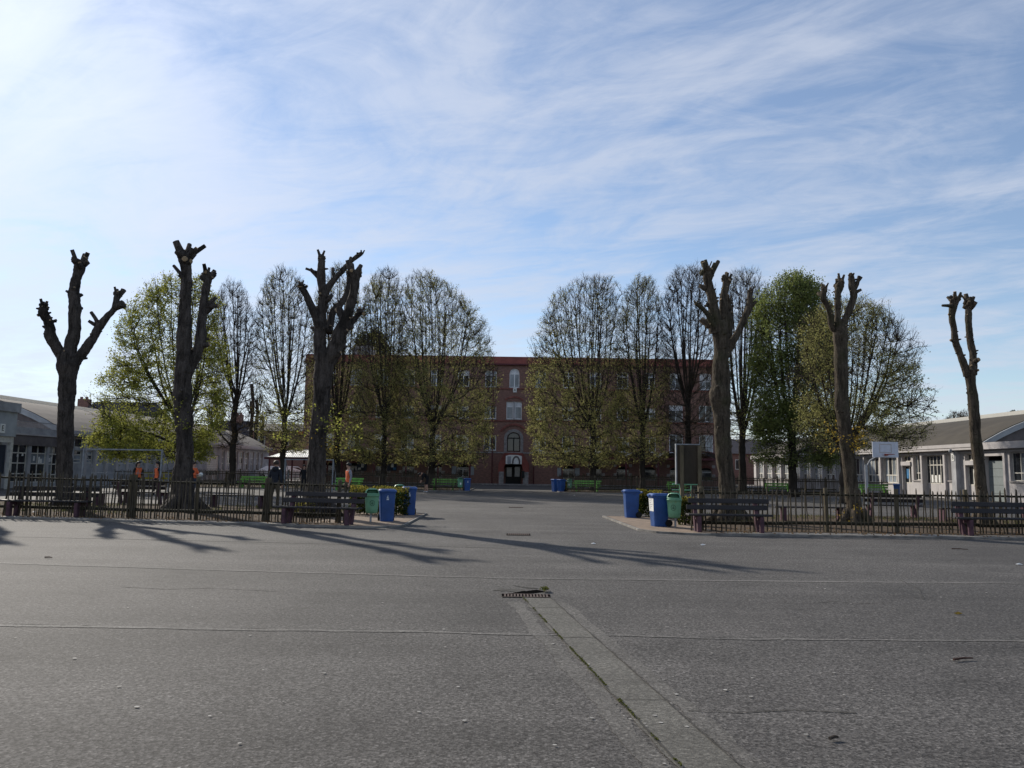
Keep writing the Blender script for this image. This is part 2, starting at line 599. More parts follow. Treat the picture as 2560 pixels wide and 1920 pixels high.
def asphalt(name, base, dark, sp, seed=0.0):
    m_ = bpy.data.materials.new(name)
    m_.use_nodes = True
    nt = m_.node_tree
    bs = nt.nodes['Principled BSDF']
    t = N(nt, 'ShaderNodeTexCoord')
    mp = N(nt, 'ShaderNodeMapping')
    mp.inputs['Location'].default_value = (seed, seed * 2, 0)
    L(nt, t, 'Object', mp, 0)

    def nz(scale, detail=4, rough=0.6):
        q = N(nt, 'ShaderNodeTexNoise', inp={'Scale': scale, 'Detail': detail, 'Roughness': rough})
        L(nt, mp, 0, q, 'Vector')
        return q.outputs['Fac']
    big = ramp(nt, nz(0.22, 6, 0.62), [(0.35, 0.0), (0.66, 1.0)])
    c = mixc(nt, big, dark, base)
    # long scuffed bands across the yard
    mp2 = N(nt, 'ShaderNodeMapping')
    mp2.inputs['Scale'].default_value = (0.10, 1.2, 1)
    L(nt, t, 'Object', mp2, 0)
    bn = N(nt, 'ShaderNodeTexNoise', inp={'Scale': 1.0, 'Detail': 5, 'Roughness': 0.6})
    L(nt, mp2, 0, bn, 'Vector')
    band = ramp(nt, bn.outputs['Fac'], [(0.35, 0.84), (0.65, 1.12)])
    c = mixc(nt, 1.0, c, band, 'MULTIPLY')
    stain = ramp(nt, nz(0.9, 7, 0.7), [(0.30, 0.74), (0.45, 0.98), (0.60, 1.0), (0.74, 1.18)])
    c = mixc(nt, 1.0, c, stain, 'MULTIPLY')
    # stone chips
    vo = N(nt, 'ShaderNodeTexVoronoi', feature='F1')
    vo.inputs['Scale'].default_value = 66
    L(nt, mp, 0, vo, 'Vector')
    sepc = N(nt, 'ShaderNodeSeparateColor')
    L(nt, vo, 'Color', sepc, 0)
    chip = ramp(nt, sepc.outputs[0], [(0.0, 1 - sp), (0.55, 0.98), (0.92, 1 + sp * 0.7), (1.0, 1 + sp * 1.6)])
    c = mixc(nt, 1.0, c, chip, 'MULTIPLY')
    fine_ = ramp(nt, nz(30, 4, 0.75), [(0.34, 1 - sp * 0.9), (0.66, 1 + sp * 0.8)])
    c = mixc(nt, 1.0, c, fine_, 'MULTIPLY')
    nt.links.new(c, bs.inputs['Base Color'])
    bs.inputs['Roughness'].default_value = 0.85
    bs.inputs['Specular IOR Level'].default_value = 0.20
    hb = math_node(nt, 'ADD', math_node(nt, 'MULTIPLY', vo.outputs['Distance'], 0.6), nz(60, 4, 0.7))
    bp = N(nt, 'ShaderNodeBump', inp={'Strength': 0.55, 'Distance': 0.006})
    nt.links.new(hb, bp.inputs['Height'])
    nt.links.new(bp.outputs[0], bs.inputs['Normal'])
    MATS[name] = m_


asphalt('asphalt', (0.104, 0.097, 0.090), (0.069, 0.064, 0.060), 0.58)
asphalt('asphalt_patch', (0.095, 0.088, 0.082), (0.065, 0.061, 0.057), 0.56, 4.0)
asphalt('concrete_strip', (0.126, 0.119, 0.104), (0.092, 0.087, 0.076), 0.32, 9.0)
asphalt('seam_tar', (0.160, 0.150, 0.138), (0.092, 0.087, 0.080), 0.40, 2.0)
asphalt('asphalt_worn', (0.122, 0.114, 0.103), (0.090, 0.084, 0.077), 0.40, 6.0)

# ------------------------------------------------------------------ setting: ground
g = MB()
xs = [-400, -60, -30, -15, 0, 15, 30, 60, 400]
ys = [-60, -10, 0, 10, 20, 40, 70, 110, 200, 700]
for i in range(len(xs)):
    for j in range(len(ys)):
        g.v.append((xs[i], ys[j], 0))
for i in range(len(xs) - 1):
    for j in range(len(ys) - 1):
        a = i * len(ys) + j
        g.f.append((a, a + len(ys), a + len(ys) + 1, a + 1))
        g.m.append(0)
ground = tag(g.build('ground', 'asphalt'), kind='structure')


def ribbon(name, pts, w, z, mname, wob=0.02, parent=None, n=60, seed=1):
    """thin sheet following a polyline with ragged edges"""
    pts = [Vector((p[0], p[1], 0)) for p in pts]
    seg = [(pts[i + 1] - pts[i]).length for i in range(len(pts) - 1)]
    tot = sum(seg)
    mb = MB()
    for k in range(n + 1):
        s = tot * k / n
        i = 0
        while i < len(seg) - 1 and s > seg[i]:
            s -= seg[i]
            i += 1
        d = (pts[i + 1] - pts[i]).normalized()
        p = pts[i] + d * s
        q = Vector((-d.y, d.x, 0))
        ss = tot * k / n
        a = w / 2 * (1 + 1.5 * wob * mnoise.fractal(Vector((ss * 2.5, seed, 0)), 0.6, 2.0, 4))
        b = w / 2 * (1 + 1.5 * wob * mnoise.fractal(Vector((ss * 2.5, seed + 31, 0)), 0.6, 2.0, 4))
        a, b = max(a, 0.02 * w), max(b, 0.02 * w)
        off = q * (wob * w * 0.8 * mnoise.noise(Vector((ss * 0.9, seed + 7, 0))))
        mb.v += [tuple(p + q * a + off + Vector((0, 0, z))), tuple(p - q * b + off + Vector((0, 0, z)))]
    for k in range(n):
        mb.f.append((2 * k, 2 * k + 1, 2 * k + 3, 2 * k + 2))
        mb.m.append(0)
    o = mb.build(name, mname, parent)
    return o


# pale tarred seams between the lanes of asphalt
s1 = [gnd(-700, 1386), gnd(0, 1408), gnd(600, 1427), gnd(1270, 1446), gnd(1900, 1453), gnd(2560, 1459), gnd(3200, 1464)]
s2 = [gnd(-600, 1550), gnd(0, 1563), gnd(560, 1574), gnd(1080, 1580), gnd(1392, 1588)]
s2b = [gnd(1500, 1588), gnd(1800, 1597), gnd(2560, 1603), gnd(3200, 1607)]
s3 = [gnd(-500, 1332), gnd(0, 1341), gnd(500, 1352), gnd(1100, 1366), gnd(1290, 1371)]
ribbon('seam', s1, 0.12, 0.004, 'seam_tar', 0.35, ground, 160, 3)
ribbon('seam', s2, 0.085, 0.004, 'seam_tar', 0.45, ground, 140, 4)
ribbon('seam', s2b, 0.07, 0.004, 'seam_tar', 0.45, ground, 90, 5)
ribbon('seam', s3, 0.08, 0.004, 'seam_tar', 0.4, ground, 90, 6)
# band between the two seams is a slightly darker resurfaced lane
band = MB()
bl = [gnd(-700, 1389), gnd(0, 1411), gnd(600, 1430), gnd(1270, 1449), gnd(1900, 1456), gnd(2560, 1462), gnd(3200, 1467)]
bh = [gnd(3200, 1604), gnd(2560, 1600), gnd(1800, 1594), gnd(1392, 1585), gnd(1080, 1577), gnd(560, 1571), gnd(0, 1560), gnd(-600, 1547)]
poly = [(p.x, p.y, 0.002) for p in bl + bh]
band.add(poly, [tuple(range(len(poly)))])
tag(band.build('resurfaced_lane', 'asphalt_patch'), kind='structure')
# concrete strip that runs from the drain towards the camera
A0, A1 = gnd(1304, 1494), gnd(1374, 1494)
B0, B1 = gnd(1698, 1920), gnd(1852, 1920)
dl, dr = (B0 - A0), (B1 - A1)
cs = MB()
n_ = 40
rg = random.Random(5)
for k in range(n_ + 1):
    t = 1.6 * k / n_
    a = A0 + dl * t + Vector((rg.uniform(-1, 1) * 0.022, 0, 0.006))
    b = A1 + dr * t + Vector((rg.uniform(-1, 1) * 0.012, 0, 0.006))
    cs.v += [tuple(a), tuple(b)]
for k in range(n_):
    cs.f.append((2 * k, 2 * k + 2, 2 * k + 3, 2 * k + 1))
    cs.m.append(0)
strip = tag(cs.build('concrete_strip', 'concrete_strip'), kind='structure')
ribbon('crack', [A0 + Vector((0.012, 0, 0)), A0 + dl * 1.6 + Vector((0.012, 0, 0))], 0.016, 0.010, 'crack_dark', 0.9, strip, 300, 8)
ribbon('crack', [A1 - Vector((0.0, 0, 0)), A1 + dr * 1.6], 0.011, 0.010, 'crack_dark', 0.9, strip, 300, 9)
# worn paler shoulder of the strip on both sides
ribbon('shoulder', [A0 + Vector((-0.10, -0.3, 0)), A0 + dl * 1.5 + Vector((-0.10, 0, 0))], 0.15, 0.003, 'asphalt_worn', 0.3, strip, 300, 18)
ribbon('shoulder', [A1 + Vector((0.11, -0.3, 0)), A1 + dr * 1.5 + Vector((0.11, 0, 0))], 0.13, 0.003, 'asphalt_worn', 0.3, strip, 300, 19)
# weeds in the crack
rngn = np.random.default_rng(3)
tt = rngn.random(900) ** 0.8 * 1.0
clump = np.array([mnoise.noise(Vector((t * 14, 0, 0))) for t in tt]) > -0.05
tt = tt[clump]
P = np.array([list(A0 + dl * float(t)) for t in tt])
P[:, 0] += rngn.normal(size=len(P)) * 0.006 + 0.012
P[:, 2] = 0.014
tag(leaves_mesh('weeds_in_crack', P, 0.016, 'blade', None, rngn), 'low moss and weeds in the crack beside the concrete strip', 'weeds', kind='stuff')

# planted strips: raised beds of bare earth with a kerb
KL0, KL1 = gnd(0, 1297), gnd(960, 1322)
ld = (KL0 - KL1) / (KL0.x - KL1.x)


def front_left(x):
    return KL1.y + ld.y * (x - KL1.x)


XL, XR = -2.85, 3.25
YB_L, YB_R = 30.0, 29.0
pad_back_L, pad_back_R = gnd(1080, 1286).y, gnd(1515, 1293).y
FR = gnd(1700, 1338).y
lp = [(-45, front_left(-45)), (XL - 0.9, front_left(XL - 0.9)), (XL - 0.15, front_left(XL) + 0.45), (XL, front_left(XL) + 1.0), (XL, pad_back_L), (-5.2, pad_back_L), (-5.2, YB_L), (-45, YB_L + 3)]
rp = [(45, FR + 0.5), (45, YB_R + 0.5), (6.2, YB_R), (6.2, pad_back_R), (XR - 0.1, pad_back_R), (XR + 0.15, FR + 1.3), (XR + 0.5, FR + 0.5), (XR + 1.3, FR + 0.05), (5.5, FR)]
ZB = 0.04


def inset(poly, d):
    out = []
    n = len(poly)
    for i in range(n):
        p0, p1, p2 = Vector((*poly[i - 1], 0)), Vector((*poly[i], 0)), Vector((*poly[(i + 1) % n], 0))
        e1, e2 = (p1 - p0).normalized(), (p2 - p1).normalized()
        n1, n2 = Vector((-e1.y, e1.x, 0)), Vector((-e2.y, e2.x, 0))
        b = (n1 + n2)
        b = b / max(0.3, b.length_squared / 2)
        out.append(((p1 + b * d).x, (p1 + b * d).y))
    return out


for nm, poly in (('left', lp), ('right', rp)):
    ins = inset(poly, 0.07)
    kb = MB()
    n = len(poly)
    for i in range(n):
        j = (i + 1) % n
        a, b, c, d = poly[i], poly[j], ins[j], ins[i]
        kb.add([(a[0], a[1], 0), (b[0], b[1], 0), (b[0], b[1], ZB + 0.012), (a[0], a[1], ZB + 0.012), (c[0], c[1], ZB + 0.012), (d[0], d[1], ZB + 0.012), (c[0], c[1], ZB - 0.03), (d[0], d[1], ZB - 0.03)],
               [(0, 1, 2, 3), (3, 2, 4, 5), (5, 4, 6, 7)])
    bed = MB()
    bed.add([(p[0], p[1], ZB) for p in ins], [tuple(range(n))])
    bo = tag(bed.build('planted_bed', 'soil'), kind='structure')
    ko = kb.build('kerb', 'kerb_stone', bo)
# sandy paving around the bins at the two bed ends, lying on the beds
for pts in ([(-5.6, front_left(-5.6) + 0.10), (XL - 0.93, front_left(XL - 0.9) + 0.10), (XL - 0.24, front_left(XL) + 0.5), (XL - 0.10, front_left(XL) + 1.0), (XL - 0.10, pad_back_L - 0.1), (-5.0, pad_back_L - 0.1)],
            [(5.4, FR + 0.09), (5.1, pad_back_R - 0.1), (XR + 0.02, pad_back_R - 0.1), (XR + 0.25, FR + 1.3), (XR + 0.58, FR + 0.56), (XR + 1.33, FR + 0.13)]):
    mb = MB()
    mb.add([(x, y, ZB + 0.005) for x, y in pts], [tuple(range(len(pts)))])
    tag(mb.build('paved_corner', 'sand_paving'), kind='structure')
for x0, x1, f0, f1 in ((-40, -5.7, 0.085, 0.62), ):
    mb = MB()
    mb.add([(x0, front_left(x0) + f0, ZB + 0.005), (x1, front_left(x1) + f0, ZB + 0.005), (x1, front_left(x1) + f1, ZB + 0.005), (x0, front_left(x0) + f1, ZB + 0.005)], [(0, 1, 2, 3)])
    tag(mb.build('bed_edge_path', 'kerb_stone'), kind='structure')
mb = MB()
mb.add([(5.45, FR + 0.09, ZB + 0.005), (40, FR + 0.52, ZB + 0.005), (40, FR + 1.1, ZB + 0.005), (5.45, FR + 0.75, ZB + 0.005)], [(0, 1, 2, 3)])
tag(mb.build('bed_edge_path', 'kerb_stone'), kind='structure')

# far planted strip and pavement before the brick school
FARY = gnd(1167, 1229).y
for x0, x1 in ((-28.5, gnd(1172, 1229).x), (gnd(1396, 1231).x, 27)):
    bed = MB()
    bed.add([(x0 + .1, FARY + 0.1, ZB), (x1 - .1, FARY + 0.1, ZB), (x1 - .1, FARY + 10, ZB), (x0 + .1, FARY + 10, ZB)], [(0, 1, 2, 3)])
    bo = tag(bed.build('planted_bed', 'soil'), kind='structure')
    kb = MB()
    kb.box(x0, x1, FARY, FARY + 0.1, 0, ZB + 0.012)
    kb.box(x0, x1, FARY + 10, FARY + 10.1, 0, ZB + 0.012)
    kb.box(x0, x0 + 0.1, FARY + 0.1, FARY + 10, 0, ZB + 0.012)
    kb.box(x1 - 0.1, x1, FARY + 0.1, FARY + 10, 0, ZB + 0.012)
    kb.build('kerb', 'kerb_stone', bo)
BY = 80.5                                            # brick school front
mb = MB()
mb.box(-32, 32, gnd(1280, 1213).y, BY + 14, -0.05, 0.12)
tag(mb.build('pavement', 'stone_grey'), kind='structure')

# grass in the beds
rngn = np.random.default_rng(11)
gp = []
for x0, x1, y0, y1, nn in ((-45, -5.4, 24.2, 29.8, 9000), (6.5, 40, 22.2, 28.7, 7000), (-28, -3.4, FARY + 1, FARY + 9.8, 5000), (3.6, 26.8, FARY + 1, FARY + 9.8, 4000)):
    Q = np.column_stack([rngn.uniform(x0, x1, nn), rngn.uniform(y0, y1, nn), np.full(nn, ZB)])
    dn = np.array([mnoise.noise(Vector((q[0] * 0.35, q[1] * 0.5, 3.0))) for q in Q]) + (Q[:, 1] - (y0 + y1) / 2) / (y1 - y0) * 0.7
    gp.append(Q[dn > 0.05])
gp = np.vstack(gp)
n = len(gp)
hh = rngn.uniform(0.05, 0.14, n)
ln = rngn.normal(size=(n, 2)) * 0.05
wd = rngn.normal(size=(n, 2))
wd = wd / np.linalg.norm(wd, axis=1)[:, None] * 0.018
V = np.empty((n, 3, 3))
V[:, 0, :2] = gp[:, :2] - wd
V[:, 1, :2] = gp[:, :2] + wd
V[:, 0, 2] = V[:, 1, 2] = ZB - 0.01
V[:, 2, :2] = gp[:, :2] + ln
V[:, 2, 2] = ZB + hh
tag(np_mesh('grass', V.reshape(-1, 3), np.arange(3 * n).reshape(n, 3), 'blade'), 'short spring grass growing in the tree beds', 'grass', kind='stuff')
# fallen leaves and scraps at the foot of the fences
nn = 1500
q = np.column_stack([rngn.uniform(-20, 18, nn), np.zeros(nn), np.full(nn, ZB + 0.014)])
for i in range(nn):
    x = q[i, 0]
    q[i, 1] = (front_left(x) if x < 0 else FR) + 0.2 + abs(rngn.normal()) * 1.2
q = q[(q[:, 0] < -4.5) | (q[:, 0] > 4.8)]
tag(leaves_mesh('fallen_leaves', q, 0.06, 'dead_leaf', None, rngn), 'dry fallen leaves along the foot of the fences', 'leaves', kind='stuff')
# ------------------------------------------------------------------ brick school (building at the far side)


class Face:
    """maps (u along the wall, z, n outwards) to the world for a wall plane"""

    def __init__(self, kind, pos):
        self.kind, self.pos = kind, pos

    def p(self, u, z, n=0.0):
        if self.kind == 'Y':                      # faces the camera
            return (u, self.pos - n, z)
        if self.kind == 'X-':                     # faces -X
            return (self.pos - n, u, z)
        return (self.pos + n, u, z)               # faces +X

    def box(self, mb, u0, u1, z0, z1, n0, n1):
        a, b = self.p(u0, z0, n0), self.p(u1, z1, n1)
        mb.box(min(a[0], b[0]), max(a[0], b[0]), min(a[1], b[1]), max(a[1], b[1]), min(a[2], b[2]), max(a[2], b[2]))

    def wall(self, mb, u0, u1, z0, z1, holes, depth=0.2):
        """holes: (ua, ub, za, zb, rise)"""
        us = sorted({u0, u1, *[h[0] for h in holes], *[h[1] for h in holes]})
        zs = sorted({z0, z1, *[h[2] for h in holes], *[h[3] for h in holes]})
        us = [u for u in us if u0 <= u <= u1]
        zs = [z for z in zs if z0 <= z <= z1]
        for i in range(len(us) - 1):
            cu = (us[i] + us[i + 1]) / 2
            for j in range(len(zs) - 1):
                cz = (zs[j] + zs[j + 1]) / 2
                if any(h[0] < cu < h[1] and h[2] < cz < h[3] for h in holes):
                    continue
                mb.add([self.p(us[i], zs[j]), self.p(us[i + 1], zs[j]), self.p(us[i + 1], zs[j + 1]), self.p(us[i], zs[j + 1])], [(0, 1, 2, 3)])
        for (a, b, c, d, rise) in holes:
            pf = [(a, c), (b, c)]
            if rise <= 0:
                pf += [(b, d), (a, d)]
            else:
                arc = []
                for k in range(11):
                    t = -1 + 2 * k / 10
                    arc.append(((a + b) / 2 + t * (b - a) / 2, d - rise + rise * math.sqrt(max(0, 1 - t * t))))
                for k in range(10):
                    mb.add([self.p(*arc[k]), self.p(*arc[k + 1]), self.p(arc[k + 1][0], d), self.p(arc[k][0], d)], [(0, 1, 2, 3)])
                pf += list(reversed(arc))
            for k in range(len(pf)):
                q0, q1 = pf[k], pf[(k + 1) % len(pf)]
                mb.add([self.p(*q0), self.p(*q1), self.p(*q1, -depth), self.p(*q0, -depth)], [(0, 1, 2, 3)])


def add_window(fc, parent, u0, u1, z0, z1, rise=0.0, fr='frame_white', pane='glass', cols=2, rows=(1.0,), rec=0.13, fw=0.07, curtain=0.0, sill=None, name='window', bw=0.05):
    """frame > panes; rows: upper edge of each row as share of the height"""
    f = MB()
    nb, nf = -rec - 0.05, -rec
    zt = z1 - (rise if rise else 0)
    fc.box(f, u0, u0 + fw, z0, zt, nb, nf)
    fc.box(f, u1 - fw, u1, z0, zt, nb, nf)
    fc.box(f, u0 + fw, u1 - fw, z0, z0 + fw, nb, nf)
    if rise <= 0:
        fc.box(f, u0 + fw, u1 - fw, z1 - fw, z1, nb, nf)
    else:
        fc.box(f, u0 + fw, u1 - fw, zt - bw / 2, zt + bw / 2, nb, nf)
        pts = []
        for k in range(11):
            t = -1 + 2 * k / 10
            pts.append(((u0 + u1) / 2 + t * (u1 - u0) / 2, zt + rise * math.sqrt(max(0, 1 - t * t))))
        for k in range(10):
            (a, b), (c, d) = pts[k], pts[k + 1]
            um, s = (u0 + u1) / 2, 1 - 2 * fw / (u1 - u0)
            q = [(a, b), (c, d), (um + (c - um) * s, zt + (d - zt) * s), (um + (a - um) * s, zt + (b - zt) * s)]
            f.hexa([fc.p(*w, nb) for w in q] + [fc.p(*w, nf) for w in q])
    ztop = zt if rise else z1 - fw
    for i in range(1, cols):
        u = u0 + (u1 - u0) * i / cols
        fc.box(f, u - bw / 2, u + bw / 2, z0 + fw, ztop - 0.001, nb, nf + 0.004)
    prev = z0
    for r in rows[:-1]:
        z = z0 + (z1 - z0) * r
        fc.box(f, u0 + fw, u1 - fw, z - bw / 2, z + bw / 2, nb, nf + 0.007)
    w = f.build(name, fr, parent)
    ed = [0.0] + list(rows)
    for i in range(cols):
        for j in range(len(rows)):
            a = u0 + (u1 - u0) * i / cols + (fw if i == 0 else bw / 2)
            b = u0 + (u1 - u0) * (i + 1) / cols - (fw if i == cols - 1 else bw / 2)
            h = ztop - z0 + fw
            c = z0 + h * ed[j] + (fw if j == 0 else bw / 2)
            d = z0 + h * ed[j + 1] - (fw if j == len(rows) - 1 else bw / 2)
            g_ = MB()
            g_.add([fc.p(a, c, nb + 0.02), fc.p(b, c, nb + 0.02), fc.p(b, d, nb + 0.02), fc.p(a, d, nb + 0.02)], [(0, 1, 2, 3)])
            g_.build('pane', pane if not callable(pane) else pane(i, j), w)
    if rise > 0:
        g_ = MB()
        q = [fc.p(u, z, nb + 0.02) for u, z in pts]
        g_.add(q, [tuple(range(len(q)))])
        g_.build('pane', 'curtain' if curtain else 'glass', w)
    if curtain > 0:
        c = MB()
        fc.box(c, u0 + fw + 0.004, u1 - fw - 0.004, ztop - (ztop - z0) * curtain, ztop - 0.004, nb + 0.022, nb + 0.03)
        c.build('blind', 'curtain', w)
    if sill:
        s_ = MB()
        fc.box(s_, u0 - 0.08, u1 + 0.08, z0 - sill, z0 - 0.002, -rec, 0.07)
        s_.build('sill', 'stone_grey', w)
    return w


def uz(px, py):
    p = atY(px, py, BY)
    return p.x, p.z


fa = Face('Y', BY)
school = thing('brick_school', 'four storey dark red brick school with white windows behind the leafy trees', 'building', (0, BY, 0))
SO = (0, BY, 0)
ux0, ztop = uz(766, 886)
ux1, _ = uz(1806, 886)
_, ztop = uz(1285, 891)
_, zband = uz(1285, 912)
rows_z = [(uz(1285, 968)[1], uz(1285, 927)[1]), (uz(1285, 1048)[1], uz(1285, 1016)[1]), (uz(1285, 1127)[1], uz(1285, 1089)[1])]
cols_l = [1226, 1157, 1089, 1020, 953, 887, 820]
cols_r = [1349, 1421, 1489, 1557, 1624, 1690, 1765]
holes, wins = [], []
rnd = random.Random(21)
for ri, (za, zb) in enumerate(rows_z):
    for px in cols_l + cols_r:
        u = uz(px, (968, 1048, 1127)[ri])[0] if False else uz(px, 1040)[0]
        hw = 0.60 if ri < 2 else 0.64
        if px >= 1690 and ri > 0:
            hw, zb2 = 0.72, zb + 0.35
        else:
            zb2 = zb
        rise = 0.12 if ri == 0 else 0.0
        holes.append((u - hw, u + hw, za, zb2, rise))
        wins.append((u - hw, u + hw, za, zb2, rise, ri))
# ground floor arched openings under the canopies
_, g1 = uz(1285, 1163)
gopen = []
for px in [887, 953, 1020, 1089, 1157, 1421, 1489, 1557, 1624, 1690, 1765, 820]:
    u = uz(px, 1190)[0]
    holes.append((u - 0.62, u + 0.62, 0.75, g1, 0.35))
    gopen.append((u, px))
# centre bay
uc = uz(1285, 1040)[0]
zA, zB_ = uz(1285, 969)[1], uz(1285, 921)[1]
holes.append((uc - 0.52, uc + 0.52, zA, zB_, 0.50))
zC, zD = uz(1285, 1048)[1], uz(1285, 1004)[1]
holes.append((uc - 0.80, uc - 0.07, zC, zD, 0))
holes.append((uc + 0.07, uc + 0.80, zC, zD, 0))
zE, zF = uz(1285, 1129)[1], uz(1285, 1081)[1]
holes.append((uc - 0.68, uc + 0.68, zE, zF, 0.60))
zG = uz(1285, 1161)[1]
holes.append((uc - 0.80, uc + 0.80, 0.12, zG, 0.5))
w = MB()
fa.wall(w, ux0, ux1, 0.12, zband, holes, 0.22)
D = 13.0
w.add([(ux0, BY, 0.12), (ux0, BY + D, 0.12), (ux0, BY + D, zband), (ux0, BY, zband)], [(0, 1, 2, 3)])
w.add([(ux1, BY, 0.12), (ux1, BY + D, 0.12), (ux1, BY + D, zband), (ux1, BY, zband)], [(3, 2, 1, 0)])
w.add([(ux0, BY + D, 0.12), (ux1, BY + D, 0.12), (ux1, BY + D, zband), (ux0, BY + D, zband)], [(3, 2, 1, 0)])
w.build('wall', 'brick', school, SO)
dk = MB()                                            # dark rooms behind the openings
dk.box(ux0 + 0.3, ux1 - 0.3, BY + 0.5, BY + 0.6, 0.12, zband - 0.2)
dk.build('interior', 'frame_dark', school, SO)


def sch(mb, name, mname, parent=None):
    return mb.build(name, mname, parent or school, SO)


r_ = MB()
r_.hexa([(ux0 - .12, BY - .14, zband), (ux1 + .12, BY - .14, zband), (ux1 + .12, BY + D + .14, zband), (ux0 - .12, BY + D + .14, zband),
         (ux0 - .05, BY + .25, ztop), (ux1 + .05, BY + .25, ztop), (ux1 + .05, BY + D - .2, ztop), (ux0 - .05, BY + D - .2, ztop)])
ro = sch(r_, 'roof', 'red_fascia')
r_ = MB()
r_.box(ux0 - .2, ux1 + .2, BY - .26, BY - .142, zband - .07, zband + .09)
sch(r_, 'gutter', 'red_steel', ro)
px_, pz_ = atY(885, 890, BY + 6), atY(935, 868, BY + 6)
r_ = MB()
r_.box(px_.x, pz_.x, BY + 5, BY + 7.5, ztop + .002, pz_.z)
sch(r_, 'roof_hut', 'concrete_blue', ro)
for zc_, nm in ((rows_z[0][0] - 0.10, 0), (rows_z[1][0] - 0.12, 1), (rows_z[2][0] - 0.14, 2)):
    s_ = MB()
    s_.box(ux0, ux1, BY - 0.075, BY - 0.002, zc_ - 0.13, zc_ + 0.0)
    sch(s_, 'string_course', 'stone_grey' if nm == 2 else 'brick_trim')


class FaceLocal(Face):
    pass


fl = Face('Y', 0.0)                                  # school parts are made relative to the empty
for (a, b, c, d, rise, ri) in wins:
    cur = rnd.choice([0, 0, 0.3, 0.5, 0.25]) if ri < 2 else rnd.choice([0, 0, 0.3])
    add_window(fl, school, a, b, c, d, rise=0, cols=2, rows=((0.72, 1.0) if ri == 0 else (1.0,)), curtain=cur,
               pane=(lambda i, j: rnd.choice(['glass', 'glass', 'glass_pale'])), sill=0.09, fw=0.085, bw=0.07)
for u, px in gopen:
    sh = px in (1157, 1421)
    add_window(fl, school, u - 0.62, u + 0.62, 0.75, g1 - 0.30, cols=1 if not sh else 2, rows=(0.82, 1.0), fr='frame_cream', pane='glass', sill=0.1, fw=0.06, bw=0.10)
    if sh:
        for sgn in (-1, 1):
            q_ = MB()
            q_.box(min(u + sgn * 0.66, u + sgn * 1.15), max(u + sgn * 0.66, u + sgn * 1.15), BY - 0.05, BY - 0.004, 0.95, g1 - 0.2)
            sch(q_, 'shutter', 'concrete_blue')
    else:
        for sgn in (-1, 1):
            for zq in (1.05, 2.0):
                q_ = MB()
                q_.box(min(u + sgn * 0.635, u + sgn * 0.95), max(u + sgn * 0.635, u + sgn * 0.95), BY - 0.03, BY - 0.003, zq, zq + 0.30)
                sch(q_, 'quoin', 'quoin')
    ar = MB()
    for k in range(9):
        t0, t1 = math.pi * (0.12 + 0.76 * k / 9), math.pi * (0.12 + 0.76 * (k + 1) / 9 - 0.02)
        pts = [(u + 0.66 * math.cos(t), g1 - 0.35 + 0.38 * math.sin(t)) for t in (t0, t1)] + [(u + 0.82 * math.cos(t), g1 - 0.33 + 0.58 * math.sin(t)) for t in (t1, t0)]
        ar.hexa([(x, BY - 0.004, z) for x, z in pts] + [(x, BY - 0.035, z) for x, z in pts])
    sch(ar, 'arch', 'brick_trim')
# centre bay windows
add_window(fl, school, uc - 0.52, uc + 0.52, zA, zB_, rise=0.50, cols=2, rows=(1.0,), pane='glass_pale', curtain=0.1, sill=0.1, fw=0.08, bw=0.08)
for a, b in ((uc - 0.80, uc - 0.07), (uc + 0.07, uc + 0.80)):
    add_window(fl, school, a, b, zC, zD, cols=1, rows=(0.70, 1.0), pane='glass_pale', curtain=0.28, sill=0.08, fw=0.075)
m_ = MB()
m_.box(uc - 0.068, uc + 0.068, BY - 0.02, BY + 0.2, zC, zD)
sch(m_, 'mullion', 'concrete_grey')
add_window(fl, school, uc - 0.68, uc + 0.68, zE, zF, rise=0.60, cols=2, rows=(1.0,), fr='frame_dark', pane='glass', curtain=0.0, fw=0.09, bw=0.12)
bl_ = MB()
for sgn in (-1, 1):
    pts = [(uc + sgn * 0.08, zF - 0.52)] + [(uc + sgn * (0.08 + 0.46 * k / 5), zF - 0.52 + 0.44 * math.sqrt(max(0, 1 - (k / 5) ** 2)) * 1.0) for k in range(6)]
    bl_.add([(x, BY + 0.17, z) for x, z in pts], [tuple(range(len(pts)))])
sch(bl_, 'blind', 'curtain')
# stone surround and hood mould of the arched stair window
ar = MB()
for k in range(13):
    t0, t1 = math.pi * k / 13, math.pi * (k + 1) / 13 - 0.01
    c0 = zF - 0.60
    pts = [(uc + 0.70 * math.cos(t), c0 + 0.63 * math.sin(t)) for t in (t0, t1)] + [(uc + 1.0 * math.cos(t), c0 + 0.95 * math.sin(t)) for t in (t1, t0)]
    ar.hexa([(x, BY - 0.003, z) for x, z in pts] + [(x, BY - 0.06, z) for x, z in pts])
ar.box(uc - 1.0, uc - 0.70, BY - 0.06, BY - 0.003, zE - 0.1, zF - 0.61)
ar.box(uc + 0.70, uc + 1.0, BY - 0.06, BY - 0.003, zE - 0.1, zF - 0.61)
sch(ar, 'surround', 'stone_grey')
ar = MB()
for k in range(13):
    t0, t1 = math.pi * (0.15 + 0.7 * k / 13), math.pi * (0.15 + 0.7 * (k + 1) / 13) - 0.008
    c0 = zF - 0.55
    pts = [(uc + 1.42 * math.cos(t), c0 + 1.28 * math.sin(t)) for t in (t0, t1)] + [(uc + 1.62 * math.cos(t), c0 + 1.48 * math.sin(t)) for t in (t1, t0)]
    ar.hexa([(x, BY - 0.003, z) for x, z in pts] + [(x, BY - 0.12, z) for x, z in pts])
sch(ar, 'hood_mould', 'brick_trim')
ar = MB()
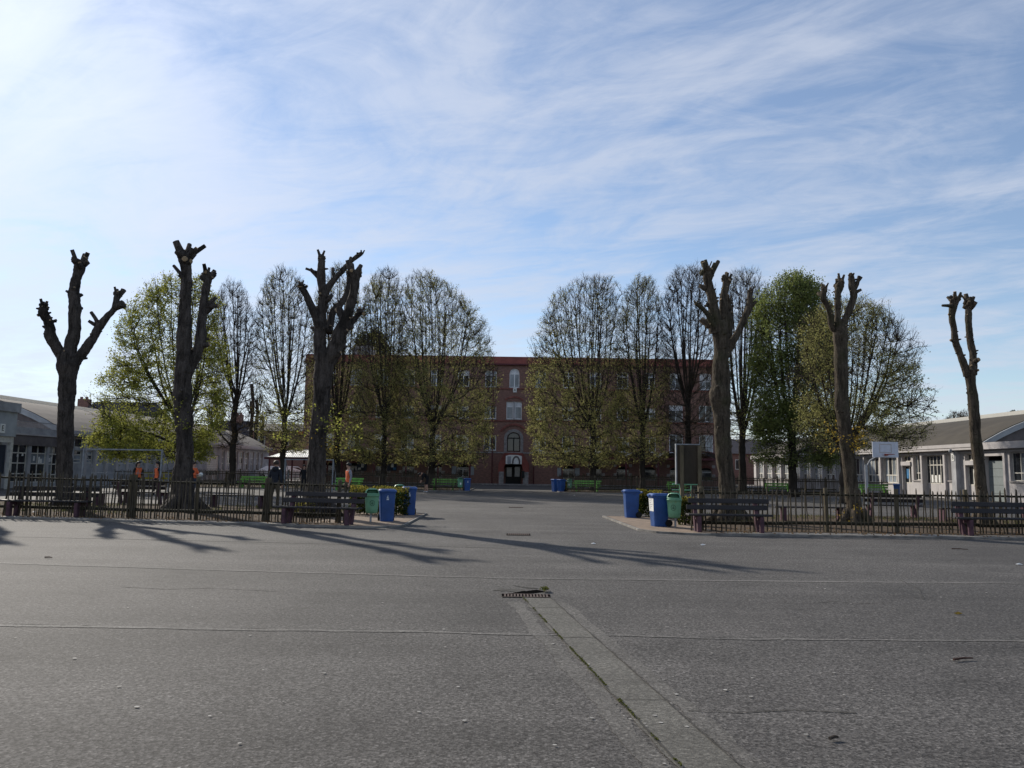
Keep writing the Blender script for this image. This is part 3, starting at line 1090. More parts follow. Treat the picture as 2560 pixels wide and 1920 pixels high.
for k in range(11):
    t0, t1 = math.pi * (0.25 + 0.5 * k / 11), math.pi * (0.25 + 0.5 * (k + 1) / 11) - 0.008
    pts = [(uc + 1.25 * math.cos(t), zD - 0.65 + 1.05 * math.sin(t)) for t in (t0, t1)] + [(uc + 1.4 * math.cos(t), zD - 0.65 + 1.22 * math.sin(t)) for t in (t1, t0)]
    ar.hexa([(x, BY - 0.003, z) for x, z in pts] + [(x, BY - 0.07, z) for x, z in pts])
sch(ar, 'hood_mould', 'brick_trim')
# plaque with the building letter
pa_, pb_ = uz(1282.5, 981), uz(1292, 970)
q_ = MB()
q_.box(pa_[0], pb_[0], BY - 0.10, BY - 0.077, pa_[1], pb_[1])
plq = sch(q_, 'letter_plaque', 'paper_white')
text_mesh('letter', 'A', 0.36, 'dark_mark', plq, ((pa_[0] + pb_[0]) / 2, -0.106, (pa_[1] + pb_[1]) / 2), (R(90), 0, 0))
# porch with double door and painted panel
pl, pr = uz(1246, 1180)[0], uz(1322, 1180)[0]
zs_, zt_ = uz(1285, 1152)[1], uz(1285, 1133)[1]
PY = BY - 1.3
prof = [(pl, 0.12), (uc - 0.95, 0.12), (uc - 0.95, 1.75)] + [(uc + 0.95 * -math.cos(math.pi * k / 10), 1.75 + 0.65 * math.sin(math.pi * k / 10)) for k in range(1, 10)] + [(uc + 0.95, 1.75), (uc + 0.95, 0.12), (pr, 0.12), (pr, zs_ - 0.35), (uc + 0.95, zt_), (uc - 0.95, zt_), (pl, zs_ - 0.35)]
q_ = MB()
n = len(prof)
q_.v = [(x, PY, z) for x, z in prof] + [(x, BY - 0.125, z) for x, z in prof]
for i in range(n):
    j = (i + 1) % n
    q_.f.append((i, j, n + j, n + i))
    q_.m.append(0)
bmx = bmesh.new()
vv = [bmx.verts.new(p) for p in q_.v[:n]]
ff = bmx.faces.new(vv)
tri = bmesh.ops.triangulate(bmx, faces=[ff])['faces']
bmx.verts.index_update()
for t in tri:
    q_.f.append(tuple(v.index for v in t.verts))
    q_.m.append(0)
bmx.free()
porch = sch(q_, 'porch', 'red_fascia')
q_ = MB()
q_.box(pl + .05, uc - 0.97, PY - 0.03, PY - 0.004, 0.12, 1.35)
q_.box(uc + 0.97, pr - 0.05, PY - 0.03, PY - 0.004, 0.12, 1.35)
sch(q_, 'plinth', 'stone_grey', porch)
door = MB()
fa2 = Face('Y', BY)
for sgn in (-1, 1):
    a, b = (uc - 0.80, uc - 0.03) if sgn < 0 else (uc + 0.03, uc + 0.80)
    fa2.box(door, a, a + 0.12, 0.12, 2.35, -0.2, -0.12)
    fa2.box(door, b - 0.12, b, 0.12, 2.35, -0.2, -0.12)
    fa2.box(door, a + 0.12, b - 0.12, 0.12, 0.85, -0.2, -0.13)
    fa2.box(door, a + 0.12, b - 0.12, 1.88, 1.98, -0.2, -0.13)
    fa2.box(door, a + 0.12, b - 0.12, 2.27, 2.35, -0.2, -0.13)
dd = sch(door, 'door', 'frame_dark')
for sgn in (-1, 1):
    a, b = (uc - 0.68, uc - 0.15) if sgn < 0 else (uc + 0.15, uc + 0.68)
    for z0_, z1_ in ((0.85, 1.88), (1.98, 2.27)):
        q_ = MB()
        q_.add([(a, BY + 0.17, z0_), (b, BY + 0.17, z0_), (b, BY + 0.17, z1_), (a, BY + 0.17, z1_)], [(0, 1, 2, 3)])
        sch(q_, 'pane', 'glass_pale', dd)
ma, mb2 = uz(1264, 1160), uz(1305, 1138)
MY = PY - 0.05
q_ = MB()
pts = [(ma[0] * .985, ma[1]), (mb2[0] * .985, ma[1]), (mb2[0] * .985, mb2[1] - 0.12), (uc + 0.45, mb2[1] - 0.01), (uc - 0.45, mb2[1] - 0.01), (ma[0] * .985, mb2[1] - 0.12)]
pts = [(x * PY / BY, z) for x, z in pts]
k = len(pts)
q_.add([(x, MY, z) for x, z in pts] + [(x, PY - 0.004, z) for x, z in pts], [tuple(range(k))] + [(i, (i + 1) % k, k + (i + 1) % k, k + i) for i in range(k)])
mural = sch(q_, 'painted_panel', 'paper_white')
q_ = MB()
q_.box(uc - 0.62, uc - 0.25, MY - 0.012, MY - 0.003, ma[1] + 0.04, mb2[1] - 0.16)
sch(q_, 'painted_block', 'concrete_grey', mural)
q_ = MB()
for k in range(12):
    t0, t1 = math.pi * k / 12, math.pi * (k + 1) / 12
    pts = [(uc + 0.28 + 0.27 * math.cos(t), ma[1] + 0.02 + 0.62 * math.sin(t) ** 0.8) for t in (t0, t1)] + [(uc + 0.28 + 0.43 * math.cos(t), ma[1] + 0.02 + 0.82 * math.sin(t) ** 0.8) for t in (t1, t0)]
    q_.hexa([(x, MY - 0.003, z) for x, z in pts] + [(x, MY - 0.014, z) for x, z in pts])
sch(q_, 'painted_arch', 'brown_cladding', mural)
q_ = MB()
q_.box(pr * .99 - 0.75, pr * .99 - 0.45, PY - 0.14, PY - 0.034, 0.75, 1.45)
sch(q_, 'letter_box', 'frame_dark', porch)
for px in (1233, 1336):                              # rain pipes
    u = uz(px, 1000)[0]
    q_ = MB()
    q_.tube([(u, BY - 0.16, 0.12), (u, BY - 0.16, zband - 0.1)], 0.05, 8)
    sch(q_, 'rain_pipe', 'red_steel')
# canopies along the ground floor: red posts, beam and small barrel vaults


def canopy(u0, nb, bw, label):
    t = thing('vaulted_canopy', label, 'canopy', (u0, BY - 3.0, 0))
    o = (u0, BY - 3.0, 0)
    zbm = 2.95
    q = MB()
    q.box(u0 - 0.1, u0 + nb * bw + 0.1, BY - 3.08, BY - 2.92, zbm - 0.2, zbm)
    q.build('beam', 'red_steel', t, o)
    for i in range(nb + 1):
        q = MB()
        q.box(u0 + i * bw - 0.07, u0 + i * bw + 0.07, BY - 3.07, BY - 2.93, 0.12, zbm - 0.202)
        q.build('post', 'red_steel', t, o)
        q = MB()
        q.box(u0 + i * bw - 0.06, u0 + i * bw + 0.06, BY - 2.918, BY - 0.08, zbm - 0.16, zbm - 0.02)
        q.build('cross_beam', 'red_steel', t, o)
    for i in range(nb):
        q = MB()
        a, b = u0 + i * bw + 0.06, u0 + (i + 1) * bw - 0.06
        k = 14
        for j in range(k + 1):
            s = -1 + 2 * j / k
            x = (a + b) / 2 + s * (b - a) / 2
            z = zbm + 0.005 + 0.66 * (1 - s * s)
            off = 0.02 if j % 2 else 0.0
            q.v += [(x, BY - 3.15, z + off), (x, BY - 0.1, z + off)]
        for j in range(k):
            q.f.append((2 * j, 2 * j + 2, 2 * j + 3, 2 * j + 1))
            q.m.append(0)
        q.build('vault', 'vault_grey', t, o)
        q = MB()
        for j in range(k):
            s0, s1 = -1 + 2 * j / k, -1 + 2 * (j + 1) / k
            p = [((a + b) / 2 + s * (b - a) / 2, zbm + 0.66 * (1 - s * s)) for s in (s0, s1)]
            q.hexa([(p[0][0], BY - 3.17, p[0][1] - .05), (p[1][0], BY - 3.17, p[1][1] - .05), (p[1][0], BY - 3.10, p[1][1] - .05), (p[0][0], BY - 3.10, p[0][1] - .05),
                    (p[0][0], BY - 3.17, p[0][1] + .04), (p[1][0], BY - 3.17, p[1][1] + .04), (p[1][0], BY - 3.10, p[1][1] + .04), (p[0][0], BY - 3.10, p[0][1] + .04)])
        q.build('vault_edge', 'red_steel', t, o)
    return t


bwid = uz(934, 1130)[0] - uz(857, 1130)[0]
canopy(uz(857, 1130)[0] * 0.965 - bwid, 5, bwid, 'red posted canopy with small barrel vaults left of the school door')
canopy(uz(1405, 1130)[0] * 0.965, 5, bwid, 'red posted canopy with small barrel vaults right of the school door')
# notice boards on the ground floor wall
for px, py, bl2 in ((905, 1166, False), (980, 1166, True)):
    u, z = uz(px, py)
    t = thing('notice_board', 'dark notice board with ' + ('white and pale blue sheets' if bl2 else 'two white sheets') + ' on the brick school wall', 'notice board', (u, BY - 0.03, z))
    q = MB()
    q.box(-0.5, 0.5, -0.05, 0.02, -0.45, 0.5)
    q.build('board', 'poster_dark', t)
    q = MB()
    q.box(-0.08, 0.18, -0.06, -0.052, -0.10, 0.28)
    q.build('sheet', 'paper_white', t)
    q = MB()
    q.box(-0.36 if not bl2 else 0.12, -0.10 if not bl2 else 0.45, -0.062, -0.053, -0.34, -0.12)
    q.build('sheet', 'paper_white' if not bl2 else 'poster_blue', t)
# ------------------------------------------------------------------ low classroom halls left and right of the yard


def hall_roof(root, sgn, xe, xr, ze, zr, y0, y1, yc, mname):
    """curved roof; x measured from the wall plane, away from the yard"""
    q = MB()
    k = 18
    xs_ = [-0.45 + (2 * abs(xr - xe) + 0.9) * j / k for j in range(k + 1)]
    half = abs(xr - xe)

    def zz(x):
        return ze + (zr - ze) * (1 - ((half - x) / half) ** 2)
    for x in xs_:
        q.v += [(sgn * x, y0 - yc, zz(x)), (sgn * x, y1 - yc, zz(x)), (sgn * x, y0 - yc, zz(x) - 0.16), (sgn * x, y1 - yc, zz(x) - 0.16)]
    for j in range(k):
        a, b = 4 * j, 4 * j + 4
        q.f += [(a, b, b + 1, a + 1), (a + 2, a + 3, b + 3, b + 2), (a, a + 2, b + 2, b), (a + 1, b + 1, b + 3, a + 3)]
        q.m += [0] * 4
    ro_ = q.build('roof', mname, root)
    q = MB()
    q.box(min(sgn * (half - 0.9), sgn * (half + 0.9)), max(sgn * (half - 0.9), sgn * (half + 0.9)), y0 + 0.6 - yc, y1 - 0.6 - yc, zr - 0.05, zr + 0.26)
    q.build('ridge_light', 'ridge_white', ro_)
    q = MB()                                        # pale rib along the gable
    for j in range(k):
        xa, xb = xs_[j], xs_[j + 1]
        pts = [(sgn * xa, zz(xa) - 0.42), (sgn * xb, zz(xb) - 0.42), (sgn * xb, zz(xb) - 0.05), (sgn * xa, zz(xa) - 0.05)]
        q.hexa([(x, y0 - 0.16 - yc, z) for x, z in pts] + [(x, y0 - 0.01 - yc, z) for x, z in pts])
    q.build('gable_rib', 'concrete_blue', ro_)
    for yy in (y0 + 0.12, y1 - 0.12):               # gable walls
        q = MB()
        pts = [(sgn * x, zz(x) - 0.17) for x in xs_[1:-1]]
        b0 = len(q.v)
        q.v += [(x, yy - yc, z) for x, z in pts] + [(x, yy - yc, 0.0) for x, z in pts]
        n2 = len(pts)
        for j in range(n2 - 1):
            q.f.append((b0 + j, b0 + j + 1, b0 + n2 + j + 1, b0 + n2 + j))
            q.m.append(0)
        q.build('gable_wall', 'brown_cladding', root)
    return ro_


# ---- right hall, letter B
XB, YCB = 30.0, 60.0
hb = thing('classroom_hall', 'pale grey single storey hall with dark roof, garage door and letter B, on the right', 'building', (XB, YCB, 0))
fB = Face('X-', 0.0)


def yB(px, py=1190):
    return atX(px, py, XB).y - YCB


def zB2(px, py):
    return atX(px, py, XB).z


zfas = zB2(2399, 1111)
holes, todo = [], []
y_end = 96.0 - YCB


def opening(kind, pa, pb, y_top, y_bot):
    ua, ub = sorted((yB(pa), yB(pb)))
    zt = zB2((pa + pb) / 2, y_top)
    zb_ = 0.0 if y_bot is None else zB2((pa + pb) / 2, y_bot)
    holes.append((ua, ub, zb_, zt, 0))
    todo.append((kind, ua, ub, zb_, zt))


opening('win', 2526, 2590, 1130, 1203)
opening('garage', 2463, 2513, 1140, None)
opening('door', 2414, 2441, 1134, None)
opening('win', 2372, 2390, 1136, 1201)
opening('portal', 2311, 2364, 1138, None)
opening('win', 2284, 2303, 1137, 1200)
opening('door', 2256, 2279, 1139, None)
u = yB(2250)
while u + 2.9 < y_end:
    holes.append((u + 0.25, u + 2.65, 0.95, 2.95, 0))
    todo.append(('bay', u + 0.25, u + 2.65, 0.95, 2.95))
    u += 2.9
w = MB()
fB.wall(w, -20.5, y_end, 0.0, zfas - 0.05, holes, 0.3)
w.add([fB.p(-20.5, 0), fB.p(-20.5, 0, -15), fB.p(-20.5, zfas - 0.05, -15), fB.p(-20.5, zfas - 0.05)], [(0, 1, 2, 3)])
w.build('wall', 'concrete_pale', hb)
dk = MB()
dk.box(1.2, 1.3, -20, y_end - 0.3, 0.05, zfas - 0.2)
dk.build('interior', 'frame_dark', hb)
q = MB()
fB.box(q, -20.5, y_end, zfas - 0.42, zfas, 0.02, 0.42)
q.build('fascia', 'concrete_pale', hb)
q = MB()
fB.box(q, -20.5, y_end, zfas - 0.60, zfas - 0.52, 0.003, 0.13)
q.build('ledge', 'concrete_pale', hb)
q = MB()
q.box(-0.40, 15, -20.45, yB(2455) - 0.02, zfas - 0.049, zfas + 0.02)
q.build('flat_roof', 'bitumen', hb)
hall_roof(hb, 1, 30.0, 37.5, zfas + 0.04, 6.05, yB(2455) + YCB, y_end + YCB, YCB, 'bitumen')
for kind, ua, ub, za, zb_ in todo:
    if kind == 'win':
        add_window(fB, hb, ua, ub, za, zb_, cols=3, rows=(0.28, 1.0), fr='frame_cream', pane=lambda i, j: rnd.choice(['glass', 'glass', 'glass_pale']), rec=0.18, fw=0.05, bw=0.06, sill=0.1)
    elif kind == 'bay':
        add_window(fB, hb, ua, ub, za, zb_, cols=4, rows=(0.3, 1.0), fr='frame_cream', pane=lambda i, j: rnd.choice(['glass', 'glass_pale', 'glass_pale']), rec=0.15, fw=0.06, bw=0.08, sill=0.1)
    elif kind == 'portal':
        add_window(fB, hb, ua, ub, 0.98, zb_, cols=6, rows=(0.66, 1.0), fr='frame_cream', pane='glass', rec=0.2, fw=0.06, bw=0.06, name='double_door')
        q = MB()
        um = (ua + ub) / 2
        fB.box(q, ua, um - 0.01, 0.02, 0.975, -0.26, -0.2)
        fB.box(q, um + 0.01, ub, 0.02, 0.975, -0.26, -0.2)
        q.build('door_panel', 'concrete_pale', hb)
        q = MB()
        for a, b in ((ua - 0.22, ua - 0.004), (ub + 0.004, ub + 0.22)):
            fB.box(q, a, b, 0.0, zb_ + 0.25, 0.003, 0.16)
        fB.box(q, ua - 0.004, ub + 0.004, zb_ + 0.003, zb_ + 0.25, 0.003, 0.16)
        q.build('door_surround', 'concrete_pale', hb)
        for k, hh in ((2, 0.9), (3, 0.85), (4, 0.9)):
            q = MB()
            uu = ua + (ub - ua) * (k + 0.5) / 6
            fB.box(q, uu - 0.10, uu + 0.12, 1.08, 1.08 + hh * 0.6, -0.225, -0.215)
            q.build('poster', 'paper_white', hb)
    elif kind == 'door':
        add_window(fB, hb, ua, ub, 0.95, zb_ - 0.75, cols=2, rows=(1.0,), fr='frame_cream', pane='glass', rec=0.2, fw=0.08, bw=0.12, name='door')
        add_window(fB, hb, ua, ub, zb_ - 0.45, zb_, cols=3, rows=(1.0,), fr='frame_cream', pane='glass', rec=0.2, fw=0.06, bw=0.06, name='transom_window')
        q = MB()
        um = (ua + ub) / 2
        fB.box(q, ua, um - 0.008, 0.02, 0.945, -0.26, -0.2)
        fB.box(q, um + 0.008, ub, 0.02, 0.945, -0.26, -0.2)
        q.build('door_panel', 'concrete_pale', hb)
        q = MB()
        fB.box(q, ua, ub, zb_ - 0.745, zb_ - 0.455, -0.24, 0.10)
        q.build('lintel', 'concrete_pale', hb)
    else:
        q = MB()
        n = 5
        zt2 = zb_ - 0.28
        for k in range(n):
            fB.box(q, ua, ub, 0.02 + zt2 * k / n, 0.02 + zt2 * (k + 1) / n - 0.015, -0.3, -0.24)
        q.build('garage_door', 'garage_grey', hb)
        q = MB()
        for a, b in ((ua - 0.2, ua - 0.004), (ub + 0.004, ub + 0.2)):
            fB.box(q, a, b, 0.0, zb_ + 0.22, 0.003, 0.12)
        fB.box(q, ua - 0.004, ub + 0.004, zb_ + 0.003, zb_ + 0.22, 0.003, 0.12)
        q.build('door_surround', 'concrete_pale', hb)
# pilasters between the far bays
u = yB(2250)
k = 0
while u < y_end - 0.3:
    q = MB()
    fB.box(q, u - 0.12, u + 0.12, 0.0, zfas - 0.43, 0.003, 0.16)
    q.build('pilaster', 'concrete_pale', hb)
    u += 2.9
ua, ub = sorted((yB(2390.5), yB(2402)))
q = MB()
fB.box(q, ua, ub, 0.0, zfas - 0.43, 0.003, 0.30)
q.build('pillar', 'concrete_grey', hb)
zz_ = zB2(2394, 1144)
q = MB()
fB.box(q, (ua + ub) / 2 - 0.15, (ua + ub) / 2 + 0.15, zz_ - 0.22, zz_ + 0.22, 0.302, 0.33)
sg = q.build('letter_sign', 'paper_white', hb)
text_mesh('letter', 'B', 0.42, 'frame_dark', sg, (-0.334, (ua + ub) / 2, zz_), (R(90), 0, R(-90)))
q = MB()
q.lathe([(0.03, 0.0), (0.10, 0.02), (0.13, 0.12), (0.09, 0.24), (0.03, 0.27)], 12, (-0.45, (ua + ub) / 2, zz_ + 0.30))
q.build('wall_lamp', 'goal_paint', hb, smooth=True)
for pxs, y_t, y_b, mt in (((2379, 2388), 1140, 1184, 'paper_white'), ((2380, 2384), 1150, 1165, 'poster_blue'), ((2374, 2379), 1188, 1198, 'paper_white'), ((2381, 2388), 1187, 1198, 'paper_white'), ((2261, 2267), 1172, 1196, 'poster_blue')):
    a, b = sorted((yB(pxs[0]), yB(pxs[1])))
    q = MB()
    nn = -0.20 if mt == 'poster_blue' else -0.213
    fB.box(q, a, b, zB2(pxs[0], y_b), zB2(pxs[0], y_t), nn, nn + 0.008)
    q.build('poster', mt, hb)

# ---- left hall, letter E
XE, YCE = -31.0, 60.0
he = thing('classroom_hall', 'long grey hall with curved brown roof, white ridge and many paned windows, on the left', 'building', (XE, YCE, 0))
fE = Face('X+', 0.0)


def yE(px, py=1165):
    return atX(px, py, XE).y - YCE


def zE2(px, py):
    return atX(px, py, XE).z


zfe = zE2(185, 1077)
holes, todo = [], []


def opening_e(kind, pa, pb, y_top, y_bot, **kw):
    ua, ub = sorted((yE(pa), yE(pb)))
    zt = zE2((pa + pb) / 2, y_top)
    zb_ = 0.0 if y_bot is None else zE2((pa + pb) / 2, y_bot)
    holes.append((ua, ub, zb_, zt, 0))
    todo.append((kind, ua, ub, zb_, zt))


opening_e('grid', 27, 68, 1110, 1205)
opening_e('grid', 76, 116, 1112, 1206)
opening_e('grid', 121, 145, 1114, 1207)
pxl = [(183, 205), (211, 232), (239, 259), (266, 285), (292, 311), (318, 336), (343, 359), (366, 381), (388, 402), (409, 422)]
for a, b in pxl:
    f_ = (a - 183) / 240.0
    opening_e('hi', a, b, 1095 + 12 * f_, 1119 + 8 * f_)
    opening_e('mid', a, b, 1126 + 6 * f_, 1158 + 3 * f_)
opening_e('roll', 517, 548, 1138, None)
for a, b in ((553, 561), (566, 578), (583, 594), (598, 608), (612, 621), (626, 634), (639, 646), (650, 656)):
    opening_e('tall', a, b, 1126 + (a - 553) * 0.06, 1176)
w = MB()
yE0, yE1 = 44.5 - YCE, 99.5 - YCE
fE.wall(w, yE0, yE1, 0.0, zfe - 0.05, holes, 0.22)
w.build('wall', 'concrete_grey', he)
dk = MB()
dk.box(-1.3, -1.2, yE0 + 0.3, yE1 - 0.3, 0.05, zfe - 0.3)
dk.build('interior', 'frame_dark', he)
yg = yE(150)
q = MB()
fE.box(q, yg + 0.1, yE1, zfe - 0.36, zfe, 0.02, 0.42)
q.build('fascia', 'concrete_pale', he)
# low front part with flat roof and railing
zfl = zE2(90, 1086)
q = MB()
fE.box(q, yE0, yg - 0.05, zfl - 0.10, zfl, -14, 0.12)
q.build('flat_roof', 'concrete_pale', he)
q = MB()
fE.box(q, yE(28), yE(140), zfl - 0.75, zfl - 0.105, 0.003, 0.06)
q.build('brick_band', 'brown_cladding', he)
rl = MB()
zr_ = zfl + 0.80
rl.bar((-0.25, yE(45), zr_), (-0.25, yg - 0.1, zr_), 0.04)
u = yE(45)
while u < yg - 0.1:
    rl.bar((-0.25, u, zfl), (-0.25, u, zr_ - 0.02), 0.018)
    u += 0.12
rl.build('railing', 'steel', he)
q = MB()
q.box(-2.2, -1.6, yE(42), yE(58), zfl + 0.01, zfl + 1.35)
q.build('roof_box', 'concrete_pale', he)
hall_roof(he, -1, 31.0, 38.5, zfe + 0.03, 6.25, yg + YCE, yE1 + YCE, YCE, 'bitumen_warm')
for kind, ua, ub, za, zb_ in todo:
    if kind == 'grid':
        add_window(fE, he, ua, ub, za, zb_, cols=2, rows=(0.22, 0.50, 0.77, 1.0), fr='frame_cream', pane=lambda i, j: rnd.choice(['glass', 'glass', 'glass', 'glass_pale']), rec=0.12, fw=0.06, bw=0.07)
    elif kind == 'hi':
        add_window(fE, he, ua, ub, za, zb_, cols=1, rows=(1.0,), fr='frame_cream', pane='glass', rec=0.12, fw=0.07, bw=0.07)
    elif kind == 'mid':
        add_window(fE, he, ua, ub, za, zb_, cols=1, rows=(0.30, 0.66, 1.0), fr='frame_cream', pane=lambda i, j: ('glass_pale' if j == 0 else rnd.choice(['glass', 'glass_pale'])), rec=0.12, fw=0.07, bw=0.07)
    elif kind == 'tall':
        add_window(fE, he, ua, ub, za, zb_, cols=2, rows=(0.35, 0.66, 1.0), fr='frame_cream', pane=lambda i, j: rnd.choice(['glass', 'glass_pale', 'glass_pale']), rec=0.12, fw=0.08, bw=0.08)
    else:
        q = MB()
        for k in range(8):
            fE.box(q, ua, ub, zb_ - 0.02 - 0.19 * (k + 1), zb_ - 0.02 - 0.19 * k - 0.015, -0.2, -0.14)
        q.build('roller_shutter', 'frame_cream', he)
        add_window(fE, he, ua, ub, zb_ - 2.1, zb_ - 1.56, cols=4, rows=(1.0,), fr='frame_cream', pane='glass', rec=0.12, fw=0.06, bw=0.06)
        q = MB()
        fE.box(q, ua, ub, 0.02, zb_ - 2.105, -0.2, -0.14)
        q.build('shutter_base', 'frame_cream', he)
for px, pt, pb in ((45, 1135, 1142), (57, 1133, 1140), (86, 1140, 1152), (99, 1142, 1158), (104, 1147, 1160), (124, 1145, 1155), (130, 1143, 1154)):
    a, b = sorted((yE(px), yE(px + 4)))
    q = MB()
    fE.box(q, a, b, zE2(px, pb), zE2(px, pt), -0.13, -0.122)
    q.build('notice', 'paper_white', he)
u = yE(206.5)
for a, b in list(zip(pxl, pxl[1:])):
    um = (yE(a[1]) + yE(b[0])) / 2
    q = MB()
    fE.box(q, um - 0.16, um + 0.16, 0.0, zfe - 0.37, 0.003, 0.14)
    q.build('pilaster', 'concrete_pale', he)
# entrance block with letter E
XK = 1.3                                              # stands proud of the hall wall
ye1 = atX(39, 1100, XE + XK).y - YCE
zt_ = atX(40, 1008, XE + XK).z
zb_ = atX(36, 1092, XE + XK).z
q = MB()
q.box(-8, XK, yE0 - 8, ye1, zb_, zt_ - 0.55)
ent = q.build('entrance_block', 'concrete_blue', he)
q = MB()
q.box(-8, XK + 0.12, yE0 - 8, ye1 + 0.12, zt_ - 0.548, zt_)
q.build('coping', 'concrete_grey', ent)
pe = atX(6, 1071, XE + XK)
q = MB()
q.box(XK + 0.004, XK + 0.03, pe.y - YCE - 0.22, pe.y - YCE + 0.22, pe.z - 0.27, pe.z + 0.27)
sg = q.build('letter_sign', 'paper_white', ent)
text_mesh('letter', 'E', 0.46, 'frame_dark', sg, (XK + 0.034, pe.y - YCE, pe.z), (R(90), 0, R(90)))
q = MB()
q.box(XK - 0.3, XK - 0.1, ye1 - 0.25, ye1 - 0.02, 0, zb_ - 0.003)
q.box(XK - 0.3, XK - 0.1, yE0 - 4, yE0 - 3.8, 0, zb_ - 0.003)
q.box(XK - 0.3, XK - 0.1, yE0 - 3.8, ye1 - 0.25, zb_ - 0.35, zb_ - 0.004)
q.build('porch_frame', 'frame_cream', ent)
pq = atX(10, 1140, XE + XK)
q = MB()
q.box(XK - 0.5, XK - 0.42, pq.y - YCE - 1.2, pq.y - YCE + 0.75, 0.9, zb_ - 0.5)
po = q.build('poster_panel', 'poster_dark', ent)
q = MB()
q.lathe([(0.05, 0), (0.20, 0.1), (0.24, 0.5), (0.14, 0.72), (0.12, 0.85)], 10, (XK - 0.42, pq.y - YCE - 0.1, 1.65), sx=0.12)
q.build('poster_figure', 'poster_blue', po)
q = MB()
q.box(-7.9, XK - 0.6, yE0 - 7.9, ye1 - 0.3, 0.0, zb_ - 0.005)
q.build('entrance_wall', 'concrete_grey', ent)

# ------------------------------------------------------------------ background houses


def house(label, x0, x1, y0, depth, zw, zr, wall, roof, hip=2.0, chimneys=(), nwin=0):
    t = thing('background_house', label, 'house', ((x0 + x1) / 2, y0, 0))
    o = ((x0 + x1) / 2, y0, 0)
    q = MB()
    q.box(x0, x1, y0, y0 + depth, 0, zw)
    q.build('wall', wall, t, o)
    ym = y0 + depth / 2
    e = 0.4
    q = MB()
    q.add([(x0 - e, y0 - e, zw), (x1 + e, y0 - e, zw), (x1 + e, y0 + depth + e, zw), (x0 - e, y0 + depth + e, zw), (x0 + hip, ym, zr), (x1 - hip, ym, zr)],
          [(0, 1, 5, 4), (1, 2, 5), (2, 3, 4, 5), (3, 0, 4), (3, 2, 1, 0)])
    ro2 = q.build('roof', roof, t, o)
    for cx, w2, zc2 in chimneys:
        q = MB()
        q.box(cx - w2, cx + w2, ym - 0.5, ym + 0.5, zr - 1.0, zc2)
        for k in range(2):
            q.box(cx - w2 + 0.15 + k * w2, cx - w2 + 0.45 + k * w2, ym - 0.15, ym + 0.15, zc2 + 0.002, zc2 + 0.35)
        q.build('chimney', 'brick', ro2, o)
    for k in range(nwin):
        xx = x0 + (x1 - x0) * (k + 0.5) / nwin
        q = MB()
        q.box(xx - 0.55, xx + 0.55, y0 - 0.06, y0 - 0.003, zw - 2.2, zw - 0.8)
        wo_ = q.build('window', 'frame_cream', t, o)
        q = MB()
        q.box(xx - 0.46, xx + 0.46, y0 - 0.075, y0 - 0.062, zw - 2.1, zw - 0.9)
        q.build('pane', 'glass', wo_, o)
    return t


HY = 112
p0, p1 = atY(103, 1040, HY - 5), atY(330, 1040, HY)
house('house with steep purple grey hipped roof and brick chimney behind the left hall', p0.x, p1.x + 3, HY, 10, 6.8, atY(150, 1003, HY + 5).z, 'brick', 'roof_slate', 2.0, ((atY(212, 1000, HY + 5).x, 0.8, atY(212, 998, HY + 5).z),), 4)
HY = 125
p0, p1 = atY(545, 1060, HY), atY(640, 1060, HY)
house('dark roofed house behind the bare pollards, left of the brick school', p0.x - 2, p1.x, HY, 9, 5.2, atY(600, 1052, HY + 4).z, 'brown_cladding', 'roof_slate', 1.0, ((atY(596, 1030, HY + 4).x, 0.6, atY(596, 1036, HY + 4).z),), 3)
HY = 118
p0, p1 = atY(626, 1060, HY), atY(800, 1060, HY)
house('brown brick house just left of the school behind the shelter', p0.x, p1.x + 4, HY, 9, 6.9, atY(700, 1064, HY + 4).z + 0.3, 'brick', 'roof_slate', 0.5, (), 4)
ps_ = atY(751, 1082, HY - 0.1)
t = thing('wall_sign', 'small bright red sign on the brown house left of the third pollard', 'sign', ps_)
mb = MB()
mb.box(-0.42, 0.42, -0.06, 0.05, -0.24, 0.24)
bevel(mb.build('panel', 'red_plastic', t), 0.03, 2)
for xx in (-0.22, 0.05):
    mb = MB()
    mb.box(xx, xx + 0.14, -0.075, -0.062, -0.08, 0.10)
    mb.build('mark', 'hoop_red', t)
p0, p1 = atY(1815, 1150, 108), atY(2010, 1150, 108)
house('low brick house glimpsed between the school and the right hall', p0.x, p1.x, 108, 9, 4.2, 6.4, 'brick', 'roof_slate', 1.5, (), 3)
# ---- metal roofed shelter left of the school, with two white cars under it
SX0, SX1, SY = atY(660, 1142, 74).x, atY(800, 1142, 74).x, 74.0
sh = thing('shelter', 'shelter with curved corrugated roof on dark red posts left of the school', 'shelter', ((SX0 + SX1) / 2, SY, 0))
o = ((SX0 + SX1) / 2, SY, 0)
zb2 = atY(700, 1143, SY).z
for x in (SX0 + 0.5, (SX0 + SX1) / 2, SX1 - 0.3):
    for y in (SY + 0.15, SY + 4.4):
        q = MB()
        q.box(x - 0.07, x + 0.07, y - 0.07, y + 0.07, 0, zb2 - 0.2)
        q.build('post', 'red_steel', sh, o)
q = MB()
q.box(SX0, SX1, SY + 0.06, SY + 0.22, zb2 - 0.198, zb2)
q.box(SX0, SX1, SY + 4.3, SY + 4.5, zb2 - 0.198, zb2)
q.build('beam', 'red_steel', sh, o)
q = MB()
k, kk_ = 56, 8
rise = atY(735, 1124, SY).z - zb2
